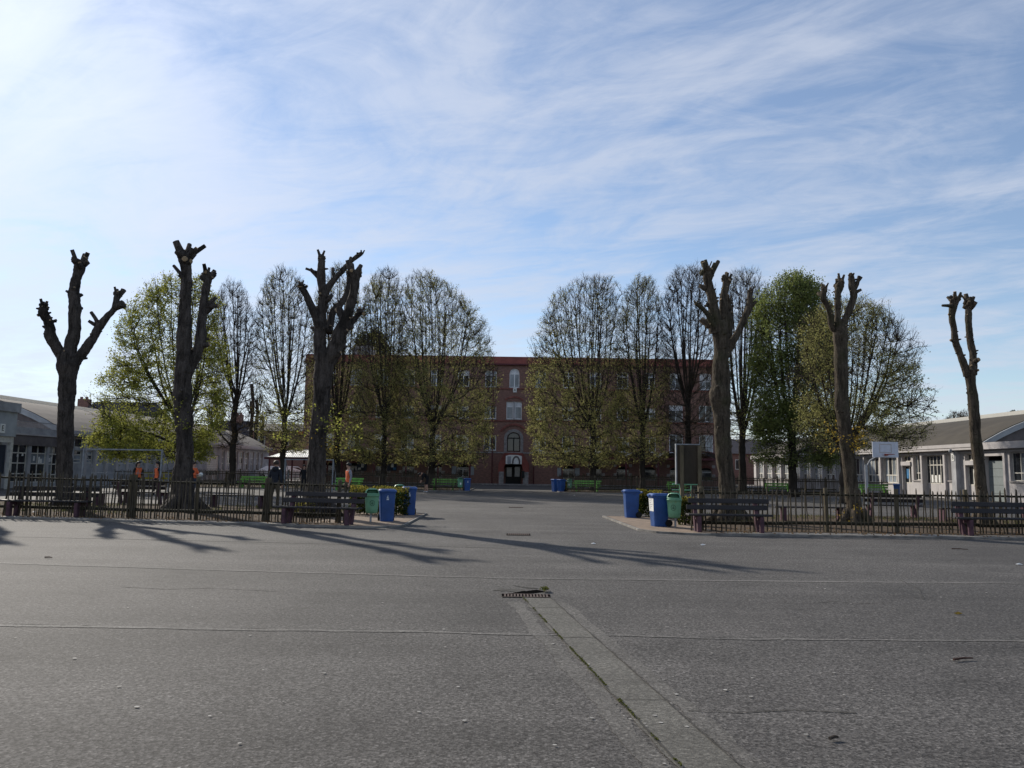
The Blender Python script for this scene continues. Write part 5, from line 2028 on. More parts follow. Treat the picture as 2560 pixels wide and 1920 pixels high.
px_tree('wide lime tree left of the walkway, spreading towards the school door', TY, 1078, 680, 1160,
        [(1165, 1000, 1200), (1100, 982, 1232), (1020, 975, 1240), (940, 975, 1240), (880, 985, 1232), (800, 1005, 1205), (740, 1012, 1165), (700, 1020, 1110), (682, 1035, 1075)],
        trunk_r=0.29, head=5.2, n_targets=6023, leaf='leaf_olive', leaf_n=6.5, leaf_size=0.09, seed=36, n_limb=24, **LL)
px_tree('wide lime tree right of the walkway, leaning towards the school door', TY, 1483, 692, 1165,
        [(1165, 1345, 1550), (1100, 1328, 1555), (1020, 1325, 1555), (950, 1330, 1555), (880, 1335, 1553), (800, 1355, 1550), (740, 1390, 1545), (705, 1440, 1535), (692, 1480, 1515)],
        trunk_r=0.29, head=5.4, n_targets=6023, leaf='leaf_olive', leaf_n=6, leaf_size=0.09, seed=37, n_limb=24, leaf_low=[1.8, 1.6, 0.5, 0.25])
px_tree('oval lime tree in thin leaf, second right of the walkway', TY, 1606, 694, 1155,
        [(1155, 1545, 1665), (1080, 1535, 1680), (980, 1535, 1675), (880, 1540, 1665), (800, 1548, 1655), (740, 1560, 1645), (700, 1585, 1630)],
        trunk_r=0.25, head=5.6, n_targets=4159, leaf='leaf_olive', leaf_n=5, leaf_size=0.085, seed=38, leaf_low=[1.5, 1.3, 0.7, 0.9])
px_tree('bare upright lime tree just left of the first right pollard', TY - 1, 1722, 668, 1140,
        [(1140, 1680, 1770), (1060, 1655, 1790), (960, 1648, 1790), (860, 1648, 1785), (770, 1655, 1780), (710, 1665, 1770), (672, 1690, 1750)],
        trunk_r=0.27, head=7.2, n_targets=4159, leaf='leaf_bud', leaf_n=3.0, leaf_size=0.05, seed=39)
px_tree('bare lime tree with dark forked trunk right behind the first right pollard', TY - 2, 1858, 676, 1100,
        [(1100, 1815, 1895), (1020, 1795, 1925), (920, 1790, 1930), (820, 1795, 1925), (740, 1805, 1915), (690, 1830, 1890)],
        trunk_r=0.30, head=5.0, n_targets=3154, leaf='leaf_olive', leaf_n=1.5, leaf_size=0.08, seed=40, leaf_low=[2.2, 1.6, 0.8, 0.5])
px_tree('dense dark green lime tree left of the golden sprouted pollard', 53.0, 1984, 684, 1160,
        [(1165, 1895, 2090), (1080, 1880, 2100), (980, 1880, 2095), (880, 1882, 2090), (800, 1884, 2086), (750, 1897, 2070), (715, 1918, 2045), (695, 1945, 2015), (686, 1965, 1995)],
        trunk_r=0.30, head=4.6, n_targets=5163, leaf='leaf_green', spray=1, leaf_n=15, leaf_size=0.12, seed=41, low=0.4, leaf_spread=0.45)
px_tree('spreading lime tree with dark twigs left of the basketball board', 42.5, 2112, 748, 1130,
        [(1130, 2030, 2250), (1060, 2000, 2318), (980, 1995, 2310), (900, 2000, 2280), (830, 2010, 2250), (780, 2030, 2210), (752, 2070, 2160)],
        trunk_r=0.26, head=3.0, n_targets=4876, leaf='leaf_olive', leaf_n=7, leaf_size=0.075, spray=3, seed=42, low=0.5, steep=0.8, n_limb=26)
# round dark evergreen above the school roof
p = atY(928, 895, 108)
rx_ = (atY(975, 860, 108).x - atY(882, 860, 108).x) / 2
ztp = atY(928, 829, 108).z
grow_tree('round dark evergreen rising above the left part of the school roof', p.x, 108, ztp, 0.4, ztp - 6, envelope([(0, 0, rx_ * 0.9), (0.5, 0, rx_), (0.8, 0, rx_ * 0.8), (1.0, 0, rx_ * 0.35)]), 420, 'leaf_evergreen', 26, 0.22, 51, low=0.1, leaf_spread=0.8, zmin=ztp - 5.5, group=None, name='evergreen_tree', zb=0.0)
# pollards and young trees far behind, left
for px, yt, yb_, sd, nm in ((628, 960, 1062, 61, 'far bare pole like pollard behind the bare limes, taller one'), (640, 1000, 1062, 62, 'far bare pole like pollard behind the bare limes, shorter one'), (655, 1040, 1075, 63, 'far stubby pollard above the dark roofs left of the school')):
    Yf = 112.0
    b0, t0_ = atY(px, yb_, Yf), atY(px + 1, yt, Yf)
    t = thing('far_pollard', nm, 'tree', (b0.x, Yf, 0))
    mb = MB()
    mb.tube([(0, 0, 0), (0.1, 0, b0.z * 0.6), (0, 0, b0.z), (0.15, 0, (b0.z + t0_.z) / 2), (t0_.x - b0.x, 0, t0_.z)], [0.36, 0.30, 0.26, 0.22, 0.26], 10, wob=0.2, seed=sd)
    mb.build('trunk', 'dark_bark', t, smooth=True)
    rg_ = random.Random(sd)
    for k in range(5):
        z = b0.z + (t0_.z - b0.z) * rg_.uniform(0.0, 0.8)
        a = rg_.uniform(0, 6.28)
        mb = MB()
        mb.tube([(0, 0, z), (math.cos(a) * 0.8, math.sin(a) * 0.8, z + 0.5), (math.cos(a) * 1.0, math.sin(a) * 1.0, z + 1.6)], [0.11, 0.09, 0.07], 7)
        mb.build('limb', 'dark_bark', t, smooth=True)
px_tree('small far tree with thin yellow leaf between the second pollard and the bare lime', 95.0, 536, 975, 1085, [(1085, 515, 560), (1040, 510, 565), (1000, 520, 555), (978, 530, 545)],
        trunk_r=0.2, head=4, n_targets=350, leaf='leaf_lime', leaf_n=3, leaf_size=0.14, seed=70, group=None, name='far_tree', twigk=1.5, zb=0.0)
px_tree('far thin grey tree showing above the right hall roof', 110.0, 2392, 1028, 1075, [(1075, 2362, 2420), (1050, 2365, 2425), (1035, 2375, 2415)],
        trunk_r=0.2, head=5, n_targets=420, leaf='leaf_bud', leaf_n=5, leaf_size=0.12, seed=71, group=None, name='far_tree', twigk=1.6, zb=0.0)
px_tree('small dark bush like treetop above the right hall ridge near the photo edge', 90.0, 2536, 1028, 1060, [(1060, 2522, 2550), (1042, 2522, 2552), (1030, 2530, 2544)],
        trunk_r=0.2, head=5, n_targets=160, leaf='leaf_evergreen', leaf_n=14, leaf_size=0.2, seed=72, group=None, name='far_tree', zb=0.0)
# ------------------------------------------------------------------ paling fences
rg = random.Random(77)


def picket_mesh(i):
    r2 = random.Random(100 + i)
    mb = MB()
    n = 6
    w = 0.017 + r2.uniform(-.004, .005)
    pts, rad = [], []
    for k in range(5):
        t = k / 4
        pts.append((r2.uniform(-.008, .008), r2.uniform(-.006, .006), t * 0.95))
        rad.append(w * r2.uniform(0.85, 1.12))
    pts.append((r2.uniform(-.012, .012), 0, 1.0))
    rad.append(w * 0.35)
    mb.tube(pts, rad, n)
    return mb.build('picket', 'paling', mesh_only=True)


PICK = [picket_mesh(i) for i in range(8)]


def fence(label, a, b, h0, h1, spacing, posts, rails_z=(0.20, 0.88), individual=True, post_h=1.03, rail_w=0.05):
    a, b = Vector((a[0], a[1], ZB)), Vector((b[0], b[1], ZB))
    d = b - a
    ln_ = d.length
    d.normalize()
    ang = math.atan2(d.y, d.x)
    t = thing('paling_fence', label, 'fence', a, ang)
    for rz_, th in zip(rails_z, (rail_w * 1.9, rail_w * 1.1)):
        x = 0.0
        while x < ln_ - 0.05:
            x2 = min(ln_, x + rg.uniform(2.2, 3.0))
            mb = MB()
            zz = [rz_ * (h0 + (h1 - h0) * q / ln_) + rg.uniform(-.012, .012) for q in (x, x2)]
            mb.tube([(x, 0.045, zz[0]), ((x + x2) / 2, 0.045, sum(zz) / 2 + rg.uniform(-.012, .01)), (x2 - 0.004, 0.045, zz[1])], th / 2, 8, wob=0.12, seed=x)
            mb.build('rail', 'fence_rail', t)
            x = x2
    for px_ in posts:
        mb = MB()
        hp = (h0 + (h1 - h0) * px_ / ln_) * post_h
        mb.tube([(px_, 0.11, -0.02), (px_ + rg.uniform(-.02, .02), 0.11, hp * 0.5), (px_ + rg.uniform(-.02, .02), 0.11, hp)], 0.058, 10, wob=0.1, seed=px_)
        mb.build('post', 'post_timber', t)
    x = 0.02
    if individual:
        while x < ln_:
            o = bpy.data.objects.new('picket', PICK[rg.randrange(8)])
            COL.objects.link(o)
            o.parent = t
            h = (h0 + (h1 - h0) * x / ln_) * rg.choice([1, 1, 1, 1, 0.97, 1.03, 0.94, 1.06, 0.88 if rg.random() < 0.3 else 1]) * rg.uniform(0.97, 1.03)
            o.location = (x, rg.uniform(-.008, .008), 0.005)
            o.scale = (rg.uniform(0.85, 1.25), 1, h)
            o.rotation_euler = (R(rg.uniform(-1.2, 1.2)), R(rg.gauss(0, 2.0)), rg.uniform(0, 6.28))
            x += spacing * (rg.uniform(0.65, 1.35) if rg.random() > 0.02 else 2.1)
    else:
        mb = MB()
        while x < ln_:
            h = (h0 + (h1 - h0) * x / ln_) * rg.uniform(0.93, 1.05)
            e = rg.gauss(0, 0.015)
            w = rg.uniform(0.013, 0.02)
            mb.add([(x - w, -w, 0), (x + w, -w, 0), (x, w, 0), (x - w + e, -w, h), (x + w + e, -w, h), (x + e, w, h)], [(0, 1, 4, 3), (1, 2, 5, 4), (2, 0, 3, 5), (3, 4, 5), (2, 1, 0)])
            x += spacing * rg.uniform(0.8, 1.2)
        tag(mb.build('pickets', 'paling', t), kind='stuff')
    return t


fl0, fl1 = gnd(100, 1290, ZB), gnd(680, 1304, ZB)
dirl = (fl1 - fl0) / (fl1.x - fl0.x)


def fenceL(x):
    return fl0 + dirl * (x - fl0.x)


pL = fenceL(-20.5)
qL = fenceL(-4.55)
tot = (qL - pL).length
posts = []
for px in (-60, 330, 342, 505, 683, 690, 868):
    X = (px - 1280) / FPX * 22.3
    posts.append((X - pL.x) / (qL.x - pL.x) * tot)
posts = [p_ for p_ in posts if 0 < p_ < tot]
fence('chestnut paling fence behind the two left benches', pL, qL, 1.30, 1.14, 0.083, posts)
fr0, fr1 = gnd(1740, 1327, ZB), gnd(2560, 1336, ZB)
dirr = (fr1 - fr0) / (fr1.x - fr0.x)


def fenceR(x):
    return fr0 + dirr * (x - fr0.x)


pR, qR = fenceR(4.75), fenceR(19.0)
tot = (qR - pR).length
posts = []
for px in (1752, 2064, 2241, 2420, 2600):
    X = (px - 1280) / FPX * 20.8
    posts.append((X - pR.x) / (qR.x - pR.x) * tot)
fence('chestnut paling fence behind the two right benches', pR, qR, 1.12, 1.14, 0.118, posts)
# far fences (pickets too fine to pick apart)
yf = FARY + 0.75
fence('far paling fence behind the green benches left of the walkway', (-28.3, yf + 0.4), (gnd(1150, 1229).x, yf), 1.15, 1.15, 0.10, [2, 5, 8, 11, 14, 17, 20, 23], individual=False, rails_z=(0.2, 0.86))
fence('far paling fence behind the green benches right of the walkway', (gnd(1415, 1231).x, yf), (26.8, yf), 1.15, 1.15, 0.10, [2, 5, 8, 11, 14, 17, 20], individual=False, rails_z=(0.2, 0.86))
yf2 = FARY + 9.6
fence('second far paling fence at the back of the left lime bed', (-28.3, yf2), (gnd(1150, 1229).x, yf2), 1.25, 1.25, 0.10, [2, 6, 10, 14, 18, 22], individual=False, rails_z=(0.2, 0.86))
fence('second far paling fence at the back of the right lime bed', (gnd(1415, 1231).x, yf2), (26.8, yf2), 1.25, 1.25, 0.10, [2, 6, 10, 14, 18, 22], individual=False, rails_z=(0.2, 0.86))

# ------------------------------------------------------------------ benches


def bench(label, a, b, back=True, facing=-1, slat='slat_wood', legm='mauve_concrete', group=None, z=ZB, name='bench', scale=1.0, leg_in=0.13, seat_ov=0.0):
    """a, b: ends of the seat on the ground; facing -1: towards the camera"""
    a, b = Vector((a[0], a[1], z)), Vector((b[0], b[1], z))
    d = b - a
    ln_ = d.length
    ang = math.atan2(d.y, d.x)
    if facing > 0:
        a, ang = b, ang + math.pi
    t = thing(name, label, 'bench', a, ang, group)
    s = scale
    seat_h = 0.42 * s
    rr = random.Random(len(label) + int(a.x * 10))
    for y0, y1 in ((-0.02, 0.17), (0.19, 0.36)):
        mb = MB()
        mb.box(0, ln_, y0, y1, seat_h, seat_h + 0.045)
        so = bevel(mb.build('seat_slat', slat, t), 0.008, 1)
    if back:
        for k, (zb_, yy) in enumerate(((0.56, 0.43), (0.73, 0.47))):
            mb = MB()
            sh_ = 0.05 + 0.05 * k
            mb.hexa([(sh_, yy, zb_ * s), (ln_ + sh_ - 0.04, yy, zb_ * s), (ln_ + sh_ - 0.04, yy + 0.035, zb_ * s), (sh_, yy + 0.035, zb_ * s),
                     (sh_, yy + 0.035, zb_ * s + 0.12), (ln_ + sh_ - 0.04, yy + 0.035, zb_ * s + 0.12), (ln_ + sh_ - 0.04, yy + 0.07, zb_ * s + 0.12), (sh_, yy + 0.07, zb_ * s + 0.12)])
            bevel(mb.build('back_slat', slat, t), 0.008, 1)
    for f in (leg_in, 1 - leg_in):
        x = ln_ * f
        mb = MB()
        mb.prism([(x - 0.055, -0.01), (x + 0.055, -0.01), (x + 0.055, 0.14), (x - 0.055, 0.14)], -0.01, seat_h - 0.003)
        bevel(mb.build('leg', legm, t), 0.025, 2)
        mb = MB()
        if back:
            mb.hexa([(x - 0.05, 0.28, -0.01), (x + 0.05, 0.28, -0.01), (x + 0.05, 0.43, -0.01), (x - 0.05, 0.43, -0.01),
                     (x - 0.05, 0.46, 0.84 * s), (x + 0.05, 0.46, 0.84 * s), (x + 0.05, 0.60, 0.84 * s), (x - 0.05, 0.60, 0.84 * s)])
            for v in range(4, 8):
                p = mb.v[v]
                mb.v[v] = (p[0], p[1] + 0.085, p[2])
        else:
            mb.prism([(x - 0.055, 0.22), (x + 0.055, 0.22), (x + 0.055, 0.36), (x - 0.055, 0.36)], -0.01, seat_h - 0.003)
        bevel(mb.build('back_leg' if back else 'leg', legm if legm != 'mauve_concrete' or not back else 'mauve_concrete', t), 0.02, 2)
        mb = MB()
        mb.box(x - 0.04, x + 0.04, 0.13, 0.30, seat_h - 0.10, seat_h - 0.004)
        mb.build('bracket', legm, t)
    return t


GB = 'dark benches with mauve concrete legs'


def px_bench(label, xl, xr, yb_, facing=-1, **kw):
    pa, pb = gnd(xl, yb_[0], ZB), gnd(xr, yb_[1], ZB)
    return bench(label, pa, pb, facing=facing, **kw)


px_bench('dark slatted bench with mauve legs at the far left of the left fence', -12, 217, (1290, 1294), group=GB)
px_bench('dark slatted bench with mauve legs next to the green litter bin on the left', 680, 892, (1309, 1315), group=GB)
px_bench('dark slatted bench with mauve legs right of the green litter bin on the right', 1722, 1934, (1331, 1334), group=GB)
px_bench('dark slatted bench with mauve legs cut by the right edge of the photo', 2401, 2630, (1340, 1343), group=GB)
px_bench('dark bench behind the left fence, facing the inner yard, left of the tall dark pollard', 300, 432, (1257, 1260), facing=1, group=GB)
px_bench('dark bench behind the left fence, just left of the first bench post', 196, 268, (1262, 1264), facing=1, group=GB, back=False)
px_bench('dark backless bench behind the left fence between the second and third pollards', 520, 680, (1266, 1270), facing=1, group=GB, back=False)
px_bench('dark bench behind the right fence below the basketball board, facing away', 2150, 2300, (1292, 1295), facing=1, group=GB)
px_bench('dark backless bench behind the right fence left of the golden sprouted pollard', 1930, 2120, (1300, 1303), facing=1, group=GB, back=False)
px_bench('dark backless bench behind the right fence near the slim right pollard', 2345, 2400, (1303, 1304), facing=1, group=GB, back=False)
GG = 'light green benches at the far fence'


def green_bench(label, xl, xr, yb_, back=True):
    pa, pb = gnd(xl, yb_, 0), gnd(xr, yb_ + 0.4, 0)
    y = (pa.y + pb.y) / 2
    return bench(label, (pa.x * y / pa.y, y), (pb.x * y / pb.y, y), slat='green_paint', legm='green_paint', group=GG, z=0.0, name='green_bench')


green_bench('light green bench at the far fence behind the second pollard and the bare lime', 592, 664, 1221)
green_bench('light green bench at the far fence behind the boy in the orange vest', 831, 903, 1226)
green_bench('light green bench left of the walkway beside the bending person', 1076, 1140, 1227)
green_bench('light green bench right of the walkway next to the far green litter bin', 1432, 1503, 1230)
green_bench('light green bench behind the brown board', 1668, 1722, 1233)
green_bench('light green bench under the dense dark green lime tree', 1913, 1985, 1237)
green_bench('light green bench behind the basketball post', 2153, 2228, 1240)
# low pale green metal barrier behind the brown board
pb0 = gnd(1700, 1279)
t = thing('metal_barrier', 'low pale green tubular barrier beside the brown board', 'barrier', (pb0.x, pb0.y, 0))
w_ = (1749 - 1698) / FPX * pb0.y
for x in (0, w_ * 0.55, w_):
    mb = MB()
    mb.tube([(x, 0, 0), (x, 0, 1.05)], 0.028, 8)
    mb.build('post', 'bin_green', t)
mb = MB()
mb.tube([(-0.3, 0, 1.08), (w_, 0, 1.08)], 0.03, 8)
mb.tube([(-0.3, 0.02, 0.85), (w_ * 0.55, 0.02, 0.85)], 0.022, 8)
mb.build('rail', 'bin_green', t)

# ------------------------------------------------------------------ wheeled bins


def wheelie(label, p, rz, sticker=False, z=ZB, tilt=0.0, mark=True):
    t = thing('wheeled_bin', label, 'bin', (p.x, p.y, z + 0.005), rz, 'blue wheeled bins')
    bw, bd, tw, td, h = 0.36, 0.38, 0.46, 0.50, 0.86

    def rr(w, d, r, zz, oy=0.0):
        pts = []
        for cx, cy, a0 in ((w / 2 - r, d / 2 - r, 0), (-w / 2 + r, d / 2 - r, 90), (-w / 2 + r, -d / 2 + r, 180), (w / 2 - r, -d / 2 + r, 270)):
            for k in range(4):
                a = R(a0 + 30 * k)
                pts.append((cx + r * math.cos(a), cy + r * math.sin(a) + oy, zz))
        return pts

    def loft(mb, rings):
        n = len(rings[0])
        for ring in rings:
            mb.v += ring
        b0 = len(mb.v) - n * len(rings)
        for i in range(len(rings) - 1):
            for j in range(n):
                j2 = (j + 1) % n
                mb.f.append((b0 + i * n + j, b0 + i * n + j2, b0 + (i + 1) * n + j2, b0 + (i + 1) * n + j))
                mb.m.append(0)
        mb.f += [tuple(b0 + j for j in reversed(range(n))), tuple(b0 + (len(rings) - 1) * n + j for j in range(n))]
        mb.m += [0, 0]
    mb = MB()
    loft(mb, [rr(bw, bd, 0.04, 0.0, 0), rr(bw + 0.01, bd + 0.01, 0.045, 0.03, 0), rr(bw + 0.05, bd + 0.06, 0.05, 0.45, 0.0), rr(tw - 0.02, td - 0.03, 0.055, h - 0.08, 0), rr(tw, td, 0.055, h - 0.075, 0), rr(tw + 0.01, td + 0.01, 0.055, h - 0.03, 0)])
    mb.build('body', 'bin_blue', t, smooth=False)
    mb = MB()
    loft(mb, [rr(tw + 0.035, td + 0.05, 0.06, h - 0.03, -0.005), rr(tw + 0.05, td + 0.06, 0.06, h - 0.012, -0.005), rr(tw + 0.04, td + 0.05, 0.06, h + 0.02, -0.005), rr(tw - 0.04, td - 0.04, 0.08, h + 0.055, 0.0)])
    lid = mb.build('lid', 'bin_blue', t)
    mb = MB()
    mb.box(-0.06, 0.06, -td / 2 - 0.06, -td / 2 + 0.04, h - 0.005, h + 0.025)
    mb.build('lid_grip', 'bin_blue', lid)
    mb = MB()
    mb.tube([(-tw / 2 + 0.02, td / 2 - 0.02, h - 0.06), (-tw / 2 + 0.02, td / 2 + 0.09, h - 0.02), (tw / 2 - 0.02, td / 2 + 0.09, h - 0.02), (tw / 2 - 0.02, td / 2 - 0.02, h - 0.06)], 0.018, 8)
    mb.build('handle', 'bin_blue', t)
    for sgn in (-1, 1):
        mb = MB()
        mb.tube([(sgn * (bw / 2 + 0.005), bd / 2 + 0.02, 0.10), (sgn * (bw / 2 + 0.055), bd / 2 + 0.02, 0.10)], 0.10, 18)
        wl = mb.build('wheel', 'rubber', t)
        mb = MB()
        mb.tube([(sgn * (bw / 2 + 0.056), bd / 2 + 0.02, 0.10), (sgn * (bw / 2 + 0.062), bd / 2 + 0.02, 0.10)], 0.055, 12)
        mb.build('hub', 'frame_dark', wl)
    mb = MB()
    mb.tube([(-bw / 2, bd / 2 + 0.02, 0.10), (bw / 2, bd / 2 + 0.02, 0.10)], 0.014, 8)
    mb.build('axle', 'steel', t)

    def yfront(zz):
        k = (zz - 0.45) / (h - 0.53)
        d0 = (bd + 0.06) * (1 - k) + (td - 0.03) * k
        return -d0 / 2
    if mark:                                          # small white recycling figure
        mb = MB()
        pts = []
        z0 = 0.66
        for poly in ([(-.012, .05), (.012, .05), (.012, .075), (-.012, .075)], [(-.03, 0), (.0, 0), (.012, .045), (-.02, .045)], [(.005, .0), (.03, -.005), (.03, .02), (.008, .02)], [(-.034, -.05), (.034, -.05), (.028, -.012), (-.028, -.012)]):
            mb.add([(x * 1.05, yfront(z0 + z_) - 0.004, z0 + z_) for x, z_ in poly], [(0, 1, 2, 3)])
        mb.build('bin_emblem', 'white_mark', t)
    if sticker:
        mb = MB()
        q = []
        for x0, z0 in ((-0.165, 0.42), (0.165, 0.42), (0.185, 0.80), (-0.185, 0.80)):
            q.append((x0, yfront(z0) - 0.005, z0))
        mb.add(q, [(0, 1, 2, 3)])
        st = mb.build('paper_sheet', 'paper_white', t)
        for k in range(6):
            mb = MB()
            z0 = 0.75 - 0.05 * k
            w2 = 0.13 - 0.03 * (k % 3)
            mb.add([(-0.13, yfront(z0) - 0.008, z0), (-0.13 + 2 * w2 * 0.9, yfront(z0) - 0.008, z0), (-0.13 + 2 * w2 * 0.9, yfront(z0 + 0.012) - 0.008, z0 + 0.012), (-0.13, yfront(z0 + 0.012) - 0.008, z0 + 0.012)], [(0, 1, 2, 3)])
            mb.build('print_line', 'concrete_grey', st)
    return t


wheelie('blue wheeled bin right beside the green litter bin on the left paved corner', gnd(966, 1303, ZB), R(14))
wheelie('blue wheeled bin at the end of the left hedge, farther back on the left corner', gnd(1022, 1287, ZB), R(10))
wheelie('blue wheeled bin with white paper sheet beside the green litter bin on the right corner', gnd(1648, 1316, ZB), R(-80), sticker=True, mark=False)
wheelie('blue wheeled bin left of the square hedge on the right paved corner', gnd(1578, 1294, ZB), R(-86), mark=False)
wheelie('far blue wheeled bin left of the walkway beside the green bench', gnd(1167, 1228, 0), R(20), z=0.0)
wheelie('far blue wheeled bin right of the walkway, nearer the school door', gnd(1388, 1229, 0), R(-60), z=0.0, mark=False)
wheelie('far blue wheeled bin right of the walkway beside the small bush', gnd(1403, 1230, 0), R(-50), z=0.0, mark=False)
wheelie('far blue wheeled bin near the right hall beside the green bench', gnd(2243, 1241, 0), R(-30), z=0.0, mark=False)

# ------------------------------------------------------------------ green litter bins on posts


def litter_bin(label, p, rz, z=ZB, lean=0.0, emblem=True):
    t = thing('litter_bin', label, 'litter bin', (p.x, p.y, z), rz, 'green litter bins')
    mb = MB()
    mb.tube([(0, 0.19, -0.02), (0, 0.19, 0.80)], 0.03, 10)
    mb.build('post', 'steel', t)
    z0 = 0.26
    prof = [(0.10, 0.0), (0.145, 0.012), (0.165, 0.05), (0.175, 0.15), (0.195, 0.42), (0.20, 0.475), (0.215, 0.48), (0.217, 0.515), (0.205, 0.52)]
    mb = MB()
    mb.lathe(prof, 28, (0, 0, z0), sx=1.0, sy=0.80)
    mb.build('body', 'bin_green', t, smooth=True)
    # hood with a real mouth: faces in front left out
    hp = [(0.205, 0.52), (0.20, 0.56), (0.185, 0.615), (0.15, 0.665), (0.09, 0.69), (0.0, 0.695)]
    n = 32
    mb = MB()
    for r2, zz in hp:
        for j in range(n):
            a = 2 * math.pi * j / n
            mb.v.append((r2 * math.cos(a), r2 * 0.80 * math.sin(a), z0 + zz))
    for i in range(len(hp) - 1):
        for j in range(n):
            j2 = (j + 1) % n
            am = 2 * math.pi * (j + 0.5) / n
            front = abs((am - 1.5 * math.pi)) < 0.95
            if front and 1 <= i <= 2:
                continue
            mb.f.append((i * n + j, i * n + j2, (i + 1) * n + j2, (i + 1) * n + j))
            mb.m.append(0)
    ho = mb.build('hood', 'bin_green', t, smooth=True)
    sol = ho.modifiers.new('solidify', 'SOLIDIFY')
    sol.thickness = 0.008
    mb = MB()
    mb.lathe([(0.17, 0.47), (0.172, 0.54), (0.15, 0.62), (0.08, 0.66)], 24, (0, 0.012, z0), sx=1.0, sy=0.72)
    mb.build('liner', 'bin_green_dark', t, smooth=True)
    if emblem:
        mb = MB()
        ec, er = 0.29, 0.06

        def sp_(x, zz):
            rr2 = np.interp(zz, [0.15, 0.42], [0.175, 0.195])
            return (x, -0.80 * math.sqrt(max(0.0, rr2 * rr2 - x * x)) - 0.004, z0 + zz)
        for k in range(24):
            a0, a1 = 2 * math.pi * k / 24, 2 * math.pi * (k + 1) / 24
            mb.add([sp_(er * math.cos(a0), ec + er * 1.15 * math.sin(a0)), sp_(er * math.cos(a1), ec + er * 1.15 * math.sin(a1)), sp_(er * 1.16 * math.cos(a1), ec + er * 1.34 * math.sin(a1)), sp_(er * 1.16 * math.cos(a0), ec + er * 1.34 * math.sin(a0))], [(0, 1, 2, 3)])
        for poly in ([(-.026, -.03), (-.006, -.035), (-.004, .0), (-.024, .004)], [(-.02, .008), (-.006, .008), (-.006, .024), (-.02, .024)], [(.004, -.04), (.026, -.04), (.018, .03), (.006, .034)], [(.004, .036), (.02, .036), (.02, .05), (.004, .05)]):
            mb.add([sp_(x, ec + z_) for x, z_ in poly], [(0, 1, 2, 3)])
        mb.build('bin_emblem', 'dark_mark', t)
        mb = MB()
        mb.add([sp_(-.07, .425), sp_(.07, .425), sp_(.07, .44), sp_(-.07, .44)], [(0, 1, 2, 3)])
        mb.build('brass_label', 'brass_label', t)
    else:
        mb = MB()
        mb.box(-.05, .05, -0.165, -0.155, z0 + 0.2, z0 + 0.34)
        mb.build('paper_label', 'paper_white', t)
    return t


litter_bin('pale green litter bin on a post left of the left blue bins', gnd(928, 1307, ZB), R(16))
litter_bin('pale green litter bin on a post between blue bin and dark bench on the right', gnd(1686, 1319, ZB), R(-20))
litter_bin('green litter bin half hidden behind the left hedge', gnd(997, 1279, ZB), R(10))
litter_bin('far green litter bin at the end of the green bench right of the walkway', gnd(1424, 1230, 0), R(-15), z=0.0, emblem=False)
litter_bin('far green litter bin left of the walkway between green bench and blue bin', gnd(1150, 1228, 0), R(15), z=0.0, emblem=False)

# ------------------------------------------------------------------ hedges


def hedge(label, c, sx, sy, h, n, seed, tip=0.3, size=0.055, name='hedge', z=ZB, cat='hedge'):
    rng = np.random.default_rng(seed)
    t = thing(name, label, cat, (c[0], c[1], z))
    st = MB()
    for k in range(int(10 + sx * 14)):
        x, y = rng.uniform(-sx, sx) * 0.8, rng.uniform(-sy, sy) * 0.8
        st.tube([(x, y, -0.02), (x + rng.normal() * .06, y + rng.normal() * .06, h * 0.5), (x + rng.normal() * .12, y + rng.normal() * .1, h * 0.9)], [0.014, 0.01, 0.004], 5, cap=False)
    st.build('stems', 'twig', t)
    P = rng.uniform(-1, 1, (n, 3))
    P[:, 2] = (P[:, 2] + 1) / 2
    sh_ = np.maximum(np.abs(P[:, 0]), np.abs(P[:, 1]))
    k = np.array([mnoise.noise(Vector((p[0] * sx * 3 + seed, p[1] * sy * 3, p[2] * h * 3))) for p in P])
    keep = (np.maximum(sh_, P[:, 2] ** 2) + 0.5 * k > 0.52) & (P[:, 2] > 0.06 + 0.1 * k)
    P = P[keep]
    k = k[keep]
    P[:, 0] *= sx * (1 + 0.16 * k)
    P[:, 1] *= sy * (1 + 0.2 * k)
    P[:, 2] *= h * (1 + 0.12 * k)
    top = (P[:, 2] > h * (1 - tip * 0.6)) & (rng.random(len(P)) < 0.75) | (rng.random(len(P)) < 0.10)
    tag(leaves_mesh('foliage', P[~top], size, 'leaf_hedge', t, rng), kind='stuff')
    tag(leaves_mesh('yellow_tips', P[top], size, 'leaf_hedge_tip', t, rng), kind='stuff')
    return t


pc = gnd(952, 1288, ZB)
hedge('dark hedge with yellow tipped top behind the left bins', (pc.x - 0.05, pc.y + 0.25), 0.95, 0.45, 0.90, 11000, 5)
pc = gnd(1622, 1292, ZB)
hedge('small square hedge with yellow tips between the two right blue bins', (pc.x, pc.y + 0.1), 0.42, 0.33, 0.88, 6500, 6)
pc = gnd(1712, 1314, ZB)
hedge('narrow yellow tipped bush right of the pale green litter bin', (pc.x + 0.08, pc.y + 0.3), 0.22, 0.22, 0.82, 2600, 7)
pc = gnd(1411, 1229, 0)
hedge('far small yellow bush between blue bin and green litter bin right of the walkway', (pc.x + 0.1, pc.y + 0.4), 0.25, 0.25, 0.9, 1400, 8, tip=1.2, size=0.09, z=0.0)
pc = gnd(760, 1292, ZB)
hedge('low yellow flowering shrub at the foot of the third left pollard', (pc.x, pc.y), 0.4, 0.3, 0.45, 900, 9, tip=1.4, name='shrub', cat='shrub')

